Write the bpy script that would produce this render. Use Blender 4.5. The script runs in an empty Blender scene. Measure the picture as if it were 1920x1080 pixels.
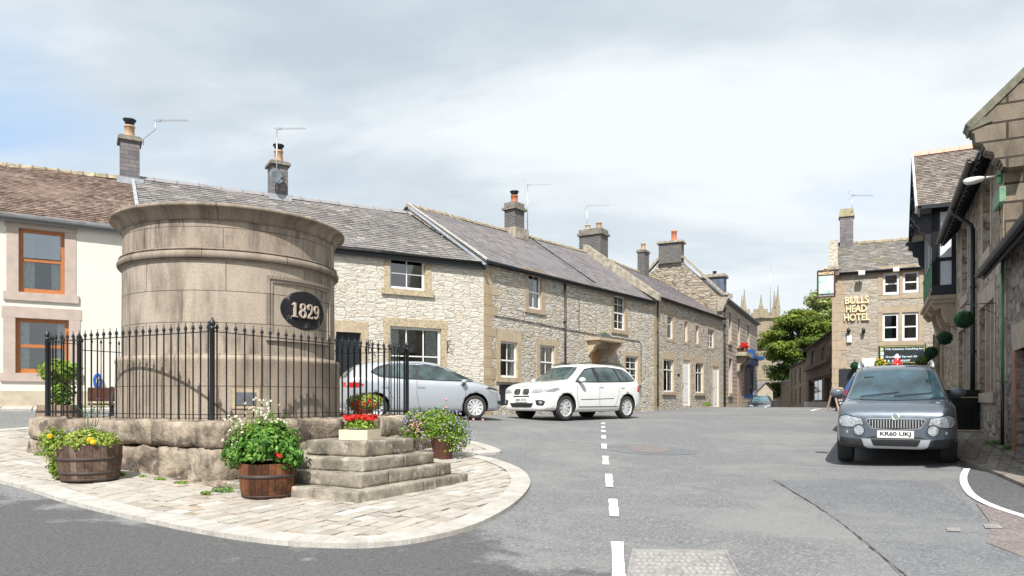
import bpy, bmesh, math, random
import numpy as np
from mathutils import Vector, Matrix
from mathutils.bvhtree import BVHTree
from mathutils import noise as mnoise
R = math.radians
SC = bpy.context.scene
COL = SC.collection
rng = random.Random(7)
EYE = 1.45; F = 1330.0; HX = 960.0; HY = 752.0

# ---------------------------------------------------------------- camera, sky, sun
cam = bpy.data.cameras.new('camera'); camo = bpy.data.objects.new('camera', cam); COL.objects.link(camo)
camo.location = (0, 0, EYE); camo.rotation_euler = (R(90), 0, 0)
cam.sensor_width = 36; cam.lens = F / 1920 * 36; cam.shift_y = (HY - 540) / 1920; cam.clip_end = 5000; cam.clip_start = .05
SC.camera = camo
SUN_EL, SUN_AZ = 50.0, -8.0      # azimuth measured to the right of straight behind the camera
sl = bpy.data.lights.new('sun', 'SUN'); slo = bpy.data.objects.new('sun', sl); COL.objects.link(slo)
sl.energy = 3.0; sl.angle = R(.7); sl.color = (1, .965, .91)
sdir = Vector((math.sin(R(SUN_AZ)) * math.cos(R(SUN_EL)), -math.cos(R(SUN_AZ)) * math.cos(R(SUN_EL)), math.sin(R(SUN_EL))))
slo.rotation_euler = sdir.to_track_quat('Z', 'Y').to_euler(); slo.location = (0, -5, 30)
SC.view_settings.view_transform = 'Standard'; SC.view_settings.look = 'None'; SC.view_settings.gamma = 1
SC.view_settings.exposure = 1.12

def N(nt, typ, loc=(0, 0), **kw):
    n = nt.nodes.new(typ)
    for k, v in kw.items():
        if hasattr(n, k) and not k[0].isupper(): setattr(n, k, v)
        else: n.inputs[k.replace('_', ' ')].default_value = v
    return n
def L(nt, a, b): nt.links.new(a, b)
def ramp(nt, fac, stops, interp='LINEAR'):
    r = nt.nodes.new('ShaderNodeValToRGB'); r.color_ramp.interpolation = interp
    e = r.color_ramp.elements
    while len(e) < len(stops): e.new(.5)
    for i, (p, c) in enumerate(stops):
        e[i].position = p; e[i].color = (*c, 1) if len(c) == 3 else c
    if fac is not None: L(nt, fac, r.inputs[0])
    return r
def mixc(nt, fac, a, b, bt='MIX'):
    m = nt.nodes.new('ShaderNodeMix'); m.data_type = 'RGBA'; m.blend_type = bt
    for k, v in ((0, fac), (6, a), (7, b)):
        if isinstance(v, (int, float)): m.inputs[k].default_value = v
        elif isinstance(v, tuple): m.inputs[k].default_value = (*v, 1) if len(v) == 3 else v
        elif v is not None: L(nt, v, m.inputs[k])
    return m.outputs[2]
def mth(nt, op, a, b=None, c=None):
    m = nt.nodes.new('ShaderNodeMath'); m.operation = op
    for i, v in enumerate((a, b, c)):
        if v is None: continue
        if isinstance(v, (int, float)): m.inputs[i].default_value = v
        else: L(nt, v, m.inputs[i])
    return m.outputs[0]

W = bpy.data.worlds.new('World'); SC.world = W; W.use_nodes = True
nt = W.node_tree; nt.nodes.clear()
out = N(nt, 'ShaderNodeOutputWorld'); bg = N(nt, 'ShaderNodeBackground'); L(nt, bg.outputs[0], out.inputs[0])
sky = N(nt, 'ShaderNodeTexSky'); sky.sky_type = 'NISHITA'; sky.sun_disc = False
sky.sun_elevation = R(SUN_EL); sky.sun_rotation = R(180 - SUN_AZ); sky.air_density = 1.2; sky.dust_density = 1.5
bg.inputs[1].default_value = .1
tc = N(nt, 'ShaderNodeTexCoord')
sep = N(nt, 'ShaderNodeSeparateXYZ'); L(nt, tc.outputs['Generated'], sep.inputs[0])
# cloud layer: direction projected on a high plane so clouds stretch near the horizon
zz = mth(nt, 'ADD', mth(nt, 'MAXIMUM', sep.outputs[2], 0.0), .22)
comb = N(nt, 'ShaderNodeCombineXYZ')
L(nt, mth(nt, 'DIVIDE', sep.outputs[0], zz), comb.inputs[0]); L(nt, mth(nt, 'DIVIDE', sep.outputs[1], zz), comb.inputs[1])
mp = N(nt, 'ShaderNodeMapping'); L(nt, comb.outputs[0], mp.inputs[0]); mp.inputs['Location'].default_value = (3.35, 1.9, 0); mp.inputs['Scale'].default_value = (.75, 1.25, 1); mp.inputs['Rotation'].default_value = (0, 0, R(-12))
n1 = N(nt, 'ShaderNodeTexNoise', Scale=.9, Detail=7, Roughness=.52, Distortion=.35); L(nt, mp.outputs[0], n1.inputs[0])
mp2 = N(nt, 'ShaderNodeMapping'); L(nt, comb.outputs[0], mp2.inputs[0]); mp2.inputs['Location'].default_value = (7.1, 4.4, 0); mp2.inputs['Scale'].default_value = (.8, 1.5, 1)
n2 = N(nt, 'ShaderNodeTexNoise', Scale=.95, Detail=9, Roughness=.55, Distortion=.25); L(nt, mp2.outputs[0], n2.inputs[0])
# more open blue low on the left of the view
lft = mth(nt, 'MULTIPLY', mth(nt, 'SUBTRACT', mth(nt, 'MULTIPLY', sep.outputs[0], -1.0), .45), .75)
lft = mth(nt, 'MAXIMUM', lft, 0.0)
cov = ramp(nt, mth(nt, 'SUBTRACT', n1.outputs[0], lft), [(.22, (0, 0, 0)), (.42, (1, 1, 1))])
ccol = ramp(nt, n2.outputs[0], [(.36, (2.7, 3.08, 3.35)), (.45, (3.2, 3.55, 3.8)), (.51, (3.85, 4.12, 4.28)), (.59, (4.45, 4.62, 4.7))])
hz = ramp(nt, sep.outputs[2], [(0, (1, 1, 1)), (.42, (0, 0, 0))])
ccol2 = mixc(nt, mth(nt, 'MULTIPLY', hz.outputs[0], .55), ccol.outputs[0], (4.15, 4.42, 4.6))
skyb = mixc(nt, .85, sky.outputs[0], (2.5, 3.3, 4.35))
L(nt, mixc(nt, mth(nt, 'MULTIPLY', cov.outputs[0], .95), skyb, ccol2), bg.inputs[0])

# ---------------------------------------------------------------- ground height and pixel helpers
GP = [(0, 0, -1.42), (0, 5.2, -1.29), (-1.7, 7.8, -1.154), (-3, 8.4, -1.155), (-.5, 9.5, -1.16), (6.6, 12.9, -1.12), (5, 9.5, -1.13), (1.55, 21.2, -.60),
      (3.7, 23.2, -.576), (-1, 19, -.51), (-12.07, 16.7, -.17), (-20, 12, -.15), (-.94, 23.5, -.47), (6.63, 33.3, -.46), (12.65, 42.6, -.36), (20, 57.7, -1.25),
      (19, 52, -1.05), (9.08, 12.9, -.9), (7.2, 10.3, -1.06), (10.6, 16.1, -.78), (15.3, 34, -.33), (-7.6, 11.1, -.84), (-5.2, 9, -1.03), (-8.6, 9.8, -.95), (24, 58, -1.25),
      (0, -20, -2.0), (-20, 0, -1.0), (20, 5, -1.0), (9, 30, -.46), (12, 37, -.35), (30, 30, -.4), (-30, 30, 0), (-5, 18, -.40), (-9.3, 13.9, -.52)]
_c = np.array([(p[0], p[1]) for p in GP], float); _z = np.array([p[2] for p in GP], float)
def _phi(r): return np.where(r > 0, r * r * np.log(np.maximum(r, 1e-9)), 0)
_n = len(GP); _K = _phi(np.linalg.norm(_c[:, None] - _c[None], axis=2)) + np.eye(_n) * 1.0
_Pm = np.hstack([np.ones((_n, 1)), _c]); _A = np.block([[_K, _Pm], [_Pm.T, np.zeros((3, 3))]])
_w = np.linalg.solve(_A, np.concatenate([_z, np.zeros(3)]))
def gze(x, y):
    x = min(max(x, -28), 34); y = min(max(y, -18), 62)
    r = np.hypot(_c[:, 0] - x, _c[:, 1] - y)
    return float(_phi(r) @ _w[:_n] + _w[_n] + _w[_n + 1] * x + _w[_n + 2] * y)
def gz(x, y): return gze(x, y) + EYE
def at(px, py, dz=0.0):
    rx = (px - HX) / F; rz = (HY - py) / F
    y = 1.0; prev = 1.0
    while y < 90:
        if rz * y <= gze(rx * y, y): break
        prev = y; y += .25
    a, b = prev, y
    for _ in range(24):
        m = (a + b) / 2
        if rz * m <= gze(rx * m, m): b = m
        else: a = m
    return Vector((rx * b, b, gz(rx * b, b) + dz))
def P(px, py, Y): return Vector(((px - HX) / F * Y, Y, (HY - py) / F * Y + EYE))

# ---------------------------------------------------------------- mesh builder
class MB:
    def __init__(s): s.v = []; s.f = []; s.uv = []; s.r = []; s.sm = []; s.M = None
    def quad(s, *pts, uv=None, r=0.5, sm=False):
        b = len(s.v)
        for p in pts:
            p = Vector(p)
            if s.M is not None: p = s.M @ p
            s.v.append(p)
        s.f.append(tuple(range(b, b + len(pts)))); s.uv.append(uv); s.r.append(r); s.sm.append(sm)
    def idx(s, verts, faces, uvs=None, r=0.5, sm=True):
        b = len(s.v)
        for p in verts:
            p = Vector(p)
            if s.M is not None: p = s.M @ p
            s.v.append(p)
        for i, f in enumerate(faces):
            s.f.append(tuple(b + k for k in f)); s.uv.append(uvs[i] if uvs else None); s.r.append(r[i] if isinstance(r, list) else r); s.sm.append(sm)
    def box(s, x0, x1, y0, y1, z0, z1, r=.5, skip=''):
        c = [Vector((x, y, z)) for z in (z0, z1) for y in (y0, y1) for x in (x0, x1)]
        F6 = {'b': (0, 2, 3, 1), 't': (4, 5, 7, 6), 'f': (0, 1, 5, 4), 'k': (2, 6, 7, 3), 'l': (0, 4, 6, 2), 'r': (1, 3, 7, 5)}
        for k, f in F6.items():
            if k not in skip: s.quad(*[c[i] for i in f], r=r)
    def obox(s, c, ax, ay, az, r=.5):
        c = Vector(c); ax = Vector(ax); ay = Vector(ay); az = Vector(az)
        p = [c + i * ax + j * ay + k * az for k in (-1, 1) for j in (-1, 1) for i in (-1, 1)]
        for f in ((0, 2, 3, 1), (4, 5, 7, 6), (0, 1, 5, 4), (2, 6, 7, 3), (0, 4, 6, 2), (1, 3, 7, 5)): s.quad(*[p[i] for i in f], r=r)
    def bar(s, a, b, w, h=None, r=.5, up=(0, 0, 1)):
        a = Vector(a); b = Vector(b); h = h or w; d = (b - a)
        if d.length < 1e-6: return
        dn = d.normalized(); up = Vector(up)
        if abs(dn.dot(up)) > .98: up = Vector((1, 0, 0))
        x = dn.cross(up).normalized(); z = x.cross(dn)
        s.obox((a + b) / 2, d / 2, x * w / 2, z * h / 2, r)
    def tube(s, pts, rad, n=8, r=.5, cap=True):
        pts = [Vector(p) for p in pts]; rs = rad if isinstance(rad, (list, tuple)) else [rad] * len(pts)
        V = []; Fc = []; pu = None
        for i, p in enumerate(pts):
            d = (pts[min(i + 1, len(pts) - 1)] - pts[max(i - 1, 0)]).normalized()
            u = pu - d * pu.dot(d) if pu is not None else (Vector((0, 0, 1)).cross(d) if abs(d.z) < .95 else Vector((1, 0, 0)).cross(d))
            if u.length < 1e-5: u = Vector((0, 1, 0)).cross(d)
            u.normalize(); pu = u; w = d.cross(u)
            for k in range(n): t = 2 * math.pi * k / n; V.append(p + (u * math.cos(t) + w * math.sin(t)) * rs[i])
        for i in range(len(pts) - 1):
            for k in range(n): a = i * n + k; b = i * n + (k + 1) % n; Fc.append((a, b, b + n, a + n))
        if cap: Fc.append(tuple(range(n - 1, -1, -1))); Fc.append(tuple(range((len(pts) - 1) * n, len(pts) * n)))
        s.idx(V, Fc, r=r)
    def lathe(s, prof, c=(0, 0, 0), n=32, a0=0, a1=2 * math.pi, r=.5, uo=0, sm=True, ur=None):
        c = Vector(c); closed = abs(a1 - a0 - 2 * math.pi) < 1e-6
        ur = ur or max(p[0] for p in prof)
        V = []; Fc = []; U = []
        m = n + 1
        for (rr, z) in prof:
            for k in range(m):
                t = a0 + (a1 - a0) * k / n; V.append(c + Vector((rr * math.cos(t), rr * math.sin(t), z)))
        for i in range(len(prof) - 1):
            for k in range(n):
                a = i * m + k; Fc.append((a, a + 1, a + 1 + m, a + m))
                ua = (a0 + (a1 - a0) * k / n) * ur + uo; ub = (a0 + (a1 - a0) * (k + 1) / n) * ur + uo
                z0 = prof[i][1]; z1 = prof[i + 1][1]; U.append([(ua, z0), (ub, z0), (ub, z1), (ua, z1)])
        s.idx(V, Fc, U, r=r, sm=sm)
    def ball(s, c, rx, ry=None, rz=None, n=12, r=.5):
        ry = ry or rx; rz = rz or rx; c = Vector(c); V = []; Fc = []
        for i in range(n + 1):
            t = math.pi * i / n
            for k in range(2 * n):
                p = math.pi * k / n; V.append(c + Vector((rx * math.sin(t) * math.cos(p), ry * math.sin(t) * math.sin(p), -rz * math.cos(t))))
        for i in range(n):
            for k in range(2 * n): a = i * 2 * n + k; b = i * 2 * n + (k + 1) % (2 * n); Fc.append((a, b, b + 2 * n, a + 2 * n))
        s.idx(V, Fc, r=r)
    def prism(s, poly, o, ax, az, ay, r=.5):
        """poly 2d in (ax,az) plane from o, thickness vector ay"""
        o = Vector(o); ax = Vector(ax); az = Vector(az); ay = Vector(ay)
        a = [o + ax * p[0] + az * p[1] for p in poly]; b = [p + ay for p in a]
        s.quad(*a, r=r); s.quad(*b[::-1], r=r)
        for i in range(len(a)): j = (i + 1) % len(a); s.quad(a[j], a[i], b[i], b[j], r=r)
    def build(s, name, mat, parent=None, weld=False, bevel=0, fixn=False):
        me = bpy.data.meshes.new(name); me.from_pydata([tuple(p) for p in s.v], [], s.f); me.update()
        at_ = me.attributes.new('rnd', 'FLOAT', 'FACE'); at_.data.foreach_set('value', s.r)
        uvl = me.uv_layers.new(name='UVMap'); buf = []
        for i, f in enumerate(s.f):
            if s.uv[i] is not None: buf += [c for q in s.uv[i] for c in q]; continue
            n = me.polygons[i].normal
            if abs(n.z) < .93:
                t = Vector((-n.y, n.x, 0)).normalized(); b = n.cross(t)
                if n.y > 0: pass
                if t.x < 0 or (abs(t.x) < 1e-4 and t.y < 0): t = -t
                if b.z < 0: b = -b
            else: t = Vector((1, 0, 0)); b = Vector((0, 1, 0))
            for k in f: p = s.v[k]; buf += [p.dot(t), p.dot(b)]
        uvl.data.foreach_set('uv', buf)
        me.polygons.foreach_set('use_smooth', s.sm)
        if weld or fixn:
            bm = bmesh.new(); bm.from_mesh(me)
            if weld: bmesh.ops.remove_doubles(bm, verts=bm.verts, dist=1e-4)
            if fixn: bmesh.ops.recalc_face_normals(bm, faces=bm.faces)
            bm.to_mesh(me); bm.free()
        me.materials.append(mat); ob = bpy.data.objects.new(name, me); COL.objects.link(ob)
        if parent is not None: ob.parent = parent
        if bevel:
            m = ob.modifiers.new('b', 'BEVEL'); m.width = bevel; m.segments = 2; m.limit_method = 'ANGLE'; m.angle_limit = R(50)
        return ob

def tag(o, label, cat, group=None):
    o['label'] = label; o['category'] = cat
    if group: o['group'] = group
    return o
def thing(name, label, cat, loc=(0, 0, 0), rotz=0, group=None):
    o = bpy.data.objects.new(name, None); COL.objects.link(o); o.location = loc; o.rotation_euler = (0, 0, rotz); o.empty_display_size = .2
    return tag(o, label, cat, group)
def kids(o): return [c for c in COL.objects if c.parent == o]
def dup(o, parent=None, loc=None, rotz=None, label=None):
    c = o.copy(); COL.objects.link(c)
    if parent is not None: c.parent = parent
    if loc is not None: c.location = loc
    if rotz is not None: c.rotation_euler[2] = rotz
    if label: c['label'] = label
    for k in kids(o): dup(k, c)
    return c
def structure(o): o['kind'] = 'structure'; return o

# ---------------------------------------------------------------- materials
def newmat(name):
    m = bpy.data.materials.new(name); m.use_nodes = True; nt = m.node_tree
    return m, nt, nt.nodes['Principled BSDF']
def plain(name, c, rough=.6, metal=0, var=.12, scale=6, bump=0, bscale=40, spec=.5, coat=0):
    m, nt, b = newmat(name)
    tc = N(nt, 'ShaderNodeTexCoord'); n = N(nt, 'ShaderNodeTexNoise', Scale=scale, Detail=5, Roughness=.6); L(nt, tc.outputs['Object'], n.inputs[0])
    r = ramp(nt, n.outputs[0], [(.3, tuple(x * (1 - var) for x in c)), (.7, tuple(min(1, x * (1 + var)) for x in c))]); L(nt, r.outputs[0], b.inputs['Base Color'])
    b.inputs['Roughness'].default_value = rough; b.inputs['Metallic'].default_value = metal
    b.inputs['Specular IOR Level'].default_value = spec; b.inputs['Coat Weight'].default_value = coat; b.inputs['Coat Roughness'].default_value = .04
    if bump:
        n2 = N(nt, 'ShaderNodeTexNoise', Scale=bscale, Detail=4); L(nt, tc.outputs['Object'], n2.inputs[0])
        bp = N(nt, 'ShaderNodeBump', Strength=bump, Distance=.02); L(nt, n2.outputs[0], bp.inputs['Height']); L(nt, bp.outputs[0], b.inputs['Normal'])
    return m
def uvmap(nt, sx=1, sy=1, dist=0, dscale=2):
    uv = N(nt, 'ShaderNodeUVMap'); uv.uv_map = 'UVMap'; src = uv.outputs[0]
    if dist:
        n = N(nt, 'ShaderNodeTexNoise', Scale=dscale, Detail=3); L(nt, src, n.inputs[0])
        v = N(nt, 'ShaderNodeVectorMath'); v.operation = 'SUBTRACT'; L(nt, n.outputs['Color'], v.inputs[0]); v.inputs[1].default_value = (.5, .5, .5)
        v2 = N(nt, 'ShaderNodeVectorMath'); v2.operation = 'SCALE'; L(nt, v.outputs[0], v2.inputs[0]); v2.inputs['Scale'].default_value = dist
        v3 = N(nt, 'ShaderNodeVectorMath'); v3.operation = 'ADD'; L(nt, src, v3.inputs[0]); L(nt, v2.outputs[0], v3.inputs[1]); src = v3.outputs[0]
    mp = N(nt, 'ShaderNodeMapping'); L(nt, src, mp.inputs[0]); mp.inputs['Scale'].default_value = (sx, sy, 1)
    return uv.outputs[0], mp.outputs[0]
def rubble(name, cols, mortar, sx=3.0, sy=8.0, mw=.06, bump=.7, big=.25, jd=.38):
    m, nt, b = newmat(name)
    raw, co = uvmap(nt, sx, sy, .07, 2.4)
    v = N(nt, 'ShaderNodeTexVoronoi'); v.feature = 'F1'; v.inputs['Scale'].default_value = 1; v.inputs['Randomness'].default_value = .68; L(nt, co, v.inputs['Vector'])
    e = N(nt, 'ShaderNodeTexVoronoi'); e.feature = 'DISTANCE_TO_EDGE'; e.inputs['Scale'].default_value = 1; e.inputs['Randomness'].default_value = .68; L(nt, co, e.inputs['Vector'])
    sp = N(nt, 'ShaderNodeSeparateColor'); L(nt, v.outputs['Color'], sp.inputs[0])
    k = len(cols); r = ramp(nt, sp.outputs[0], [(i / (k - 1), c) for i, c in enumerate(cols)])
    n = N(nt, 'ShaderNodeTexNoise', Scale=.55, Detail=6, Roughness=.65); L(nt, raw, n.inputs[0])
    c1 = mixc(nt, big * 2, r.outputs[0], ramp(nt, n.outputs[0], [(.3, (.62, .60, .58)), (.7, (1.0, 1.0, 1.0))]).outputs[0], 'MULTIPLY')
    nf = N(nt, 'ShaderNodeTexNoise', Scale=16, Detail=6, Roughness=.7); L(nt, raw, nf.inputs[0])
    c2 = mixc(nt, .55, c1, ramp(nt, nf.outputs[0], [(.3, (.55, .53, .5)), (.6, (1.12, 1.1, 1.06))]).outputs[0], 'MULTIPLY')
    edge = mth(nt, 'ADD', e.outputs[0], mth(nt, 'MULTIPLY', mth(nt, 'SUBTRACT', nf.outputs[0], .5), .18))
    mf = ramp(nt, edge, [(mw * .3, (1, 1, 1)), (mw * 1.6, (0, 0, 0))])
    # dark open joints here and there
    jn = N(nt, 'ShaderNodeTexNoise', Scale=3.5, Detail=3); L(nt, raw, jn.inputs[0])
    mcol = mixc(nt, ramp(nt, jn.outputs[0], [(.47, (0, 0, 0)), (.58, (1, 1, 1))]).outputs[0], mortar, tuple(x * jd for x in mortar))
    c3 = mixc(nt, mf.outputs[0], c2, mcol); L(nt, c3, b.inputs['Base Color'])
    b.inputs['Roughness'].default_value = .92; b.inputs['Specular IOR Level'].default_value = .2
    h = mth(nt, 'ADD', ramp(nt, edge, [(0, (0, 0, 0)), (mw * 3.5, (1, 1, 1))]).outputs[0], mth(nt, 'MULTIPLY', nf.outputs[0], .7))
    h = mth(nt, 'ADD', h, mth(nt, 'MULTIPLY', sp.outputs[1], .5))
    bp = N(nt, 'ShaderNodeBump', Strength=bump, Distance=.045); L(nt, h, bp.inputs['Height']); L(nt, bp.outputs[0], b.inputs['Normal'])
    return m
def ashlar(name, c1, c2, mortar, bw=1.3, bh=.49, mort=.008, uo=0, vo=0, stain=.5, bump=.35, rough=.9, sc=1.0, lich=0, streak=0):
    m, nt, b = newmat(name)
    uv = N(nt, 'ShaderNodeUVMap'); uv.uv_map = 'UVMap'; raw = uv.outputs[0]
    mp = N(nt, 'ShaderNodeMapping'); L(nt, raw, mp.inputs[0]); mp.inputs['Location'].default_value = (uo, vo, 0)
    br = N(nt, 'ShaderNodeTexBrick', Scale=1.0, Mortar_Size=mort, Mortar_Smooth=.3, Brick_Width=bw, Row_Height=bh, Bias=0.0); L(nt, mp.outputs[0], br.inputs[0])
    br.inputs['Color1'].default_value = (*c1, 1); br.inputs['Color2'].default_value = (*c2, 1); br.inputs['Mortar'].default_value = (*mortar, 1)
    sm = N(nt, 'ShaderNodeMapping'); L(nt, raw, sm.inputs[0]); sm.inputs['Scale'].default_value = (1.6 * sc, .5 * sc, 1)
    n = N(nt, 'ShaderNodeTexNoise', Scale=1.5, Detail=8, Roughness=.66); L(nt, sm.outputs[0], n.inputs[0])
    c = mixc(nt, stain, br.outputs[0], ramp(nt, n.outputs[0], [(.32, (.38, .36, .33)), (.52, (.9, .88, .85)), (.75, (1.1, 1.08, 1.05))]).outputs[0], 'MULTIPLY')
    nf = N(nt, 'ShaderNodeTexNoise', Scale=28, Detail=6, Roughness=.7); L(nt, raw, nf.inputs[0])
    c = mixc(nt, .6, c, ramp(nt, nf.outputs[0], [(.3, (.68, .66, .63)), (.62, (1.1, 1.09, 1.07))]).outputs[0], 'MULTIPLY')
    if streak:
        s2 = N(nt, 'ShaderNodeMapping'); L(nt, raw, s2.inputs[0]); s2.inputs['Scale'].default_value = (5.5, .7, 1)
        n5 = N(nt, 'ShaderNodeTexNoise', Scale=1.0, Detail=7, Roughness=.7); L(nt, s2.outputs[0], n5.inputs[0])
        n6 = N(nt, 'ShaderNodeTexNoise', Scale=.7, Detail=4); L(nt, raw, n6.inputs[0])
        sf = mth(nt, 'MULTIPLY', ramp(nt, n5.outputs[0], [(.44, (0, 0, 0)), (.62, (1, 1, 1))]).outputs[0], ramp(nt, n6.outputs[0], [(.44, (0, 0, 0)), (.58, (1, 1, 1))]).outputs[0])
        c = mixc(nt, mth(nt, 'MULTIPLY', sf, streak), c, (.085, .07, .06))
    if lich:
        nl = N(nt, 'ShaderNodeTexNoise', Scale=2.3, Detail=7, Roughness=.75); L(nt, raw, nl.inputs[0])
        c = mixc(nt, mth(nt, 'MULTIPLY', ramp(nt, nl.outputs[0], [(.6, (0, 0, 0)), (.68, (1, 1, 1))]).outputs[0], lich), c, (.40, .33, .12))
    L(nt, c, b.inputs['Base Color']); b.inputs['Roughness'].default_value = rough; b.inputs['Specular IOR Level'].default_value = .2
    h = mth(nt, 'ADD', mth(nt, 'MULTIPLY', br.outputs[1], -1.2), mth(nt, 'MULTIPLY', nf.outputs[0], .5))
    bp = N(nt, 'ShaderNodeBump', Strength=bump, Distance=.03); L(nt, h, bp.inputs['Height']); L(nt, bp.outputs[0], b.inputs['Normal'])
    return m
def rndmat(name, stops, rough=.85, var=.3, scale=9, bump=.3, spec=.25, nscale=25, trans=0, patch=None):
    """colour from the per-face random value, dirtied by noise"""
    m, nt, b = newmat(name)
    a = N(nt, 'ShaderNodeAttribute'); a.attribute_name = 'rnd'
    r = ramp(nt, a.outputs['Fac'], stops); tc = N(nt, 'ShaderNodeTexCoord')
    n = N(nt, 'ShaderNodeTexNoise', Scale=scale, Detail=6, Roughness=.65); L(nt, tc.outputs['Object'], n.inputs[0])
    c = mixc(nt, 1.0, r.outputs[0], ramp(nt, n.outputs[0], [(.3, (1 - var,) * 3), (.7, (1 + var * .4,) * 3)]).outputs[0], 'MULTIPLY')
    if patch:
        n3 = N(nt, 'ShaderNodeTexNoise', Scale=patch[1], Detail=6, Roughness=.6); L(nt, tc.outputs['Object'], n3.inputs[0])
        c = mixc(nt, ramp(nt, n3.outputs[0], [(patch[2], (0, 0, 0)), (patch[2] + .07, (patch[3],) * 3)]).outputs[0], c, patch[0])
    L(nt, c, b.inputs['Base Color']); b.inputs['Roughness'].default_value = rough; b.inputs['Specular IOR Level'].default_value = spec
    if bump:
        n2 = N(nt, 'ShaderNodeTexNoise', Scale=nscale, Detail=4); L(nt, tc.outputs['Object'], n2.inputs[0])
        bp = N(nt, 'ShaderNodeBump', Strength=bump, Distance=.02); L(nt, n2.outputs[0], bp.inputs['Height']); L(nt, bp.outputs[0], b.inputs['Normal'])
    if trans:
        t = N(nt, 'ShaderNodeBsdfTranslucent'); L(nt, c, t.inputs[0]); ms = N(nt, 'ShaderNodeMixShader', Fac=trans)
        L(nt, b.outputs[0], ms.inputs[1]); L(nt, t.outputs[0], ms.inputs[2]); L(nt, ms.outputs[0], nt.nodes['Material Output'].inputs[0])
    return m
def glassmat(name, tint=(.82, .9, .9), refl=.19):
    m, nt, b = newmat(name); nt.nodes.remove(b)
    tr = N(nt, 'ShaderNodeBsdfTransparent'); tr.inputs[0].default_value = (*tint, 1)
    gl = N(nt, 'ShaderNodeBsdfGlossy'); gl.inputs['Roughness'].default_value = .03
    lw = N(nt, 'ShaderNodeFresnel', IOR=1.45); tc = N(nt, 'ShaderNodeTexCoord')
    n = N(nt, 'ShaderNodeTexNoise', Scale=2.5, Detail=1); L(nt, tc.outputs['Object'], n.inputs[0])
    bp = N(nt, 'ShaderNodeBump', Strength=.05, Distance=.02); L(nt, n.outputs[0], bp.inputs['Height']); L(nt, bp.outputs[0], gl.inputs['Normal'])
    ms = N(nt, 'ShaderNodeMixShader'); L(nt, mth(nt, 'ADD', lw.outputs[0], refl), ms.inputs[0]); L(nt, tr.outputs[0], ms.inputs[1]); L(nt, gl.outputs[0], ms.inputs[2])
    L(nt, ms.outputs[0], nt.nodes['Material Output'].inputs[0]); return m
def paint(name, c, metal=0, rough=.35):
    m, nt, b = newmat(name); b.inputs['Base Color'].default_value = (*c, 1); b.inputs['Metallic'].default_value = metal; b.inputs['Roughness'].default_value = rough
    b.inputs['Coat Weight'].default_value = 1; b.inputs['Coat Roughness'].default_value = .03
    tc = N(nt, 'ShaderNodeTexCoord'); n = N(nt, 'ShaderNodeTexNoise', Scale=3, Detail=6, Roughness=.7); L(nt, tc.outputs['Object'], n.inputs[0])
    L(nt, mixc(nt, ramp(nt, n.outputs[0], [(.45, (0, 0, 0)), (.75, (.35,) * 3)]).outputs[0], c, tuple(x * .75 + .03 for x in c)), b.inputs['Base Color'])
    L(nt, ramp(nt, n.outputs[0], [(.3, (rough,) * 3), (.8, (rough + .15,) * 3)]).outputs[0], b.inputs['Roughness'])
    return m

M = {}
M['limewash'] = rubble('limewashed rubble', [(.60, .565, .495), (.66, .63, .56), (.70, .675, .61), (.61, .545, .45), (.68, .655, .59)], (.62, .58, .50), 3.1, 12, .03, .6, .08, .7)
M['rubbleB'] = rubble('warm limestone rubble', [(.55, .485, .39), (.64, .605, .54), (.69, .67, .625), (.56, .475, .36), (.66, .635, .58)], (.59, .54, .46), 3.0, 10.5, .045, .8, .16, .5)
M['rubbleC'] = rubble('coursed limestone', [(.50, .44, .37), (.58, .55, .48), (.64, .61, .56), (.52, .45, .36), (.60, .57, .51)], (.48, .43, .35), 3.4, 11, .06, .8, .16, .45)
M['gableD'] = rubble('gable rubble', [(.36, .32, .26), (.46, .42, .35), (.50, .46, .40), (.36, .29, .20), (.46, .43, .37)], (.36, .30, .23), 2.6, 6, .08, .9, .3)
M['hotel'] = rubble('hotel rubble', [(.38, .33, .27), (.44, .40, .34), (.47, .44, .39), (.40, .34, .27), (.43, .40, .35)], (.38, .33, .27), 2.4, 6.5, .035, .4, .15, .6)
M['rubbleE'] = rubble('shaded squared rubble', [(.42, .35, .27), (.52, .45, .36), (.62, .57, .50), (.47, .37, .27), (.56, .49, .40)], (.45, .38, .30), 2.3, 4.6, .06, .9, .3)  # buff tones per stone, the wall's own colour
M['rockD'] = ashlar('pitched gritstone courses', (.48, .41, .34), (.56, .49, .42), (.28, .23, .18), .6, .28, .03, stain=.4, bump=1.0)
M['brownF'] = ashlar('dark brown gritstone courses', (.145, .105, .085), (.19, .14, .115), (.10, .075, .06), .6, .26, .02, stain=.4)
M['brownG'] = ashlar('brown gritstone courses', (.22, .16, .11), (.29, .22, .155), (.15, .11, .08), .5, .25, .02, stain=.5)
M['church'] = ashlar('church ashlar', (.31, .27, .195), (.36, .31, .23), (.18, .155, .11), 1.2, .5, .02, stain=.4)
M['monument'] = ashlar('weathered gritstone drum', (.40, .345, .29), (.435, .375, .315), (.15, .12, .10), 1.3, .49, .007, uo=0, vo=0, stain=.75, bump=.3, lich=.3, streak=.75)
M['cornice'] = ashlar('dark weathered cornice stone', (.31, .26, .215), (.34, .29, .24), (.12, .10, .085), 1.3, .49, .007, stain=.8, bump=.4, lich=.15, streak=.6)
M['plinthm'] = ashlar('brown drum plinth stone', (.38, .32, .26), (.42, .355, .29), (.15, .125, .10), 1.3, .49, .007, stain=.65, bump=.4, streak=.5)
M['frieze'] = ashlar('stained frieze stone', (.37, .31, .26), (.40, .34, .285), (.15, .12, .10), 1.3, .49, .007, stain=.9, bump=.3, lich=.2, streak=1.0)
M['quoin'] = ashlar('sandstone dressings', (.45, .35, .23), (.52, .43, .31), (.34, .27, .19), .8, .33, .006, stain=.35)
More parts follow.
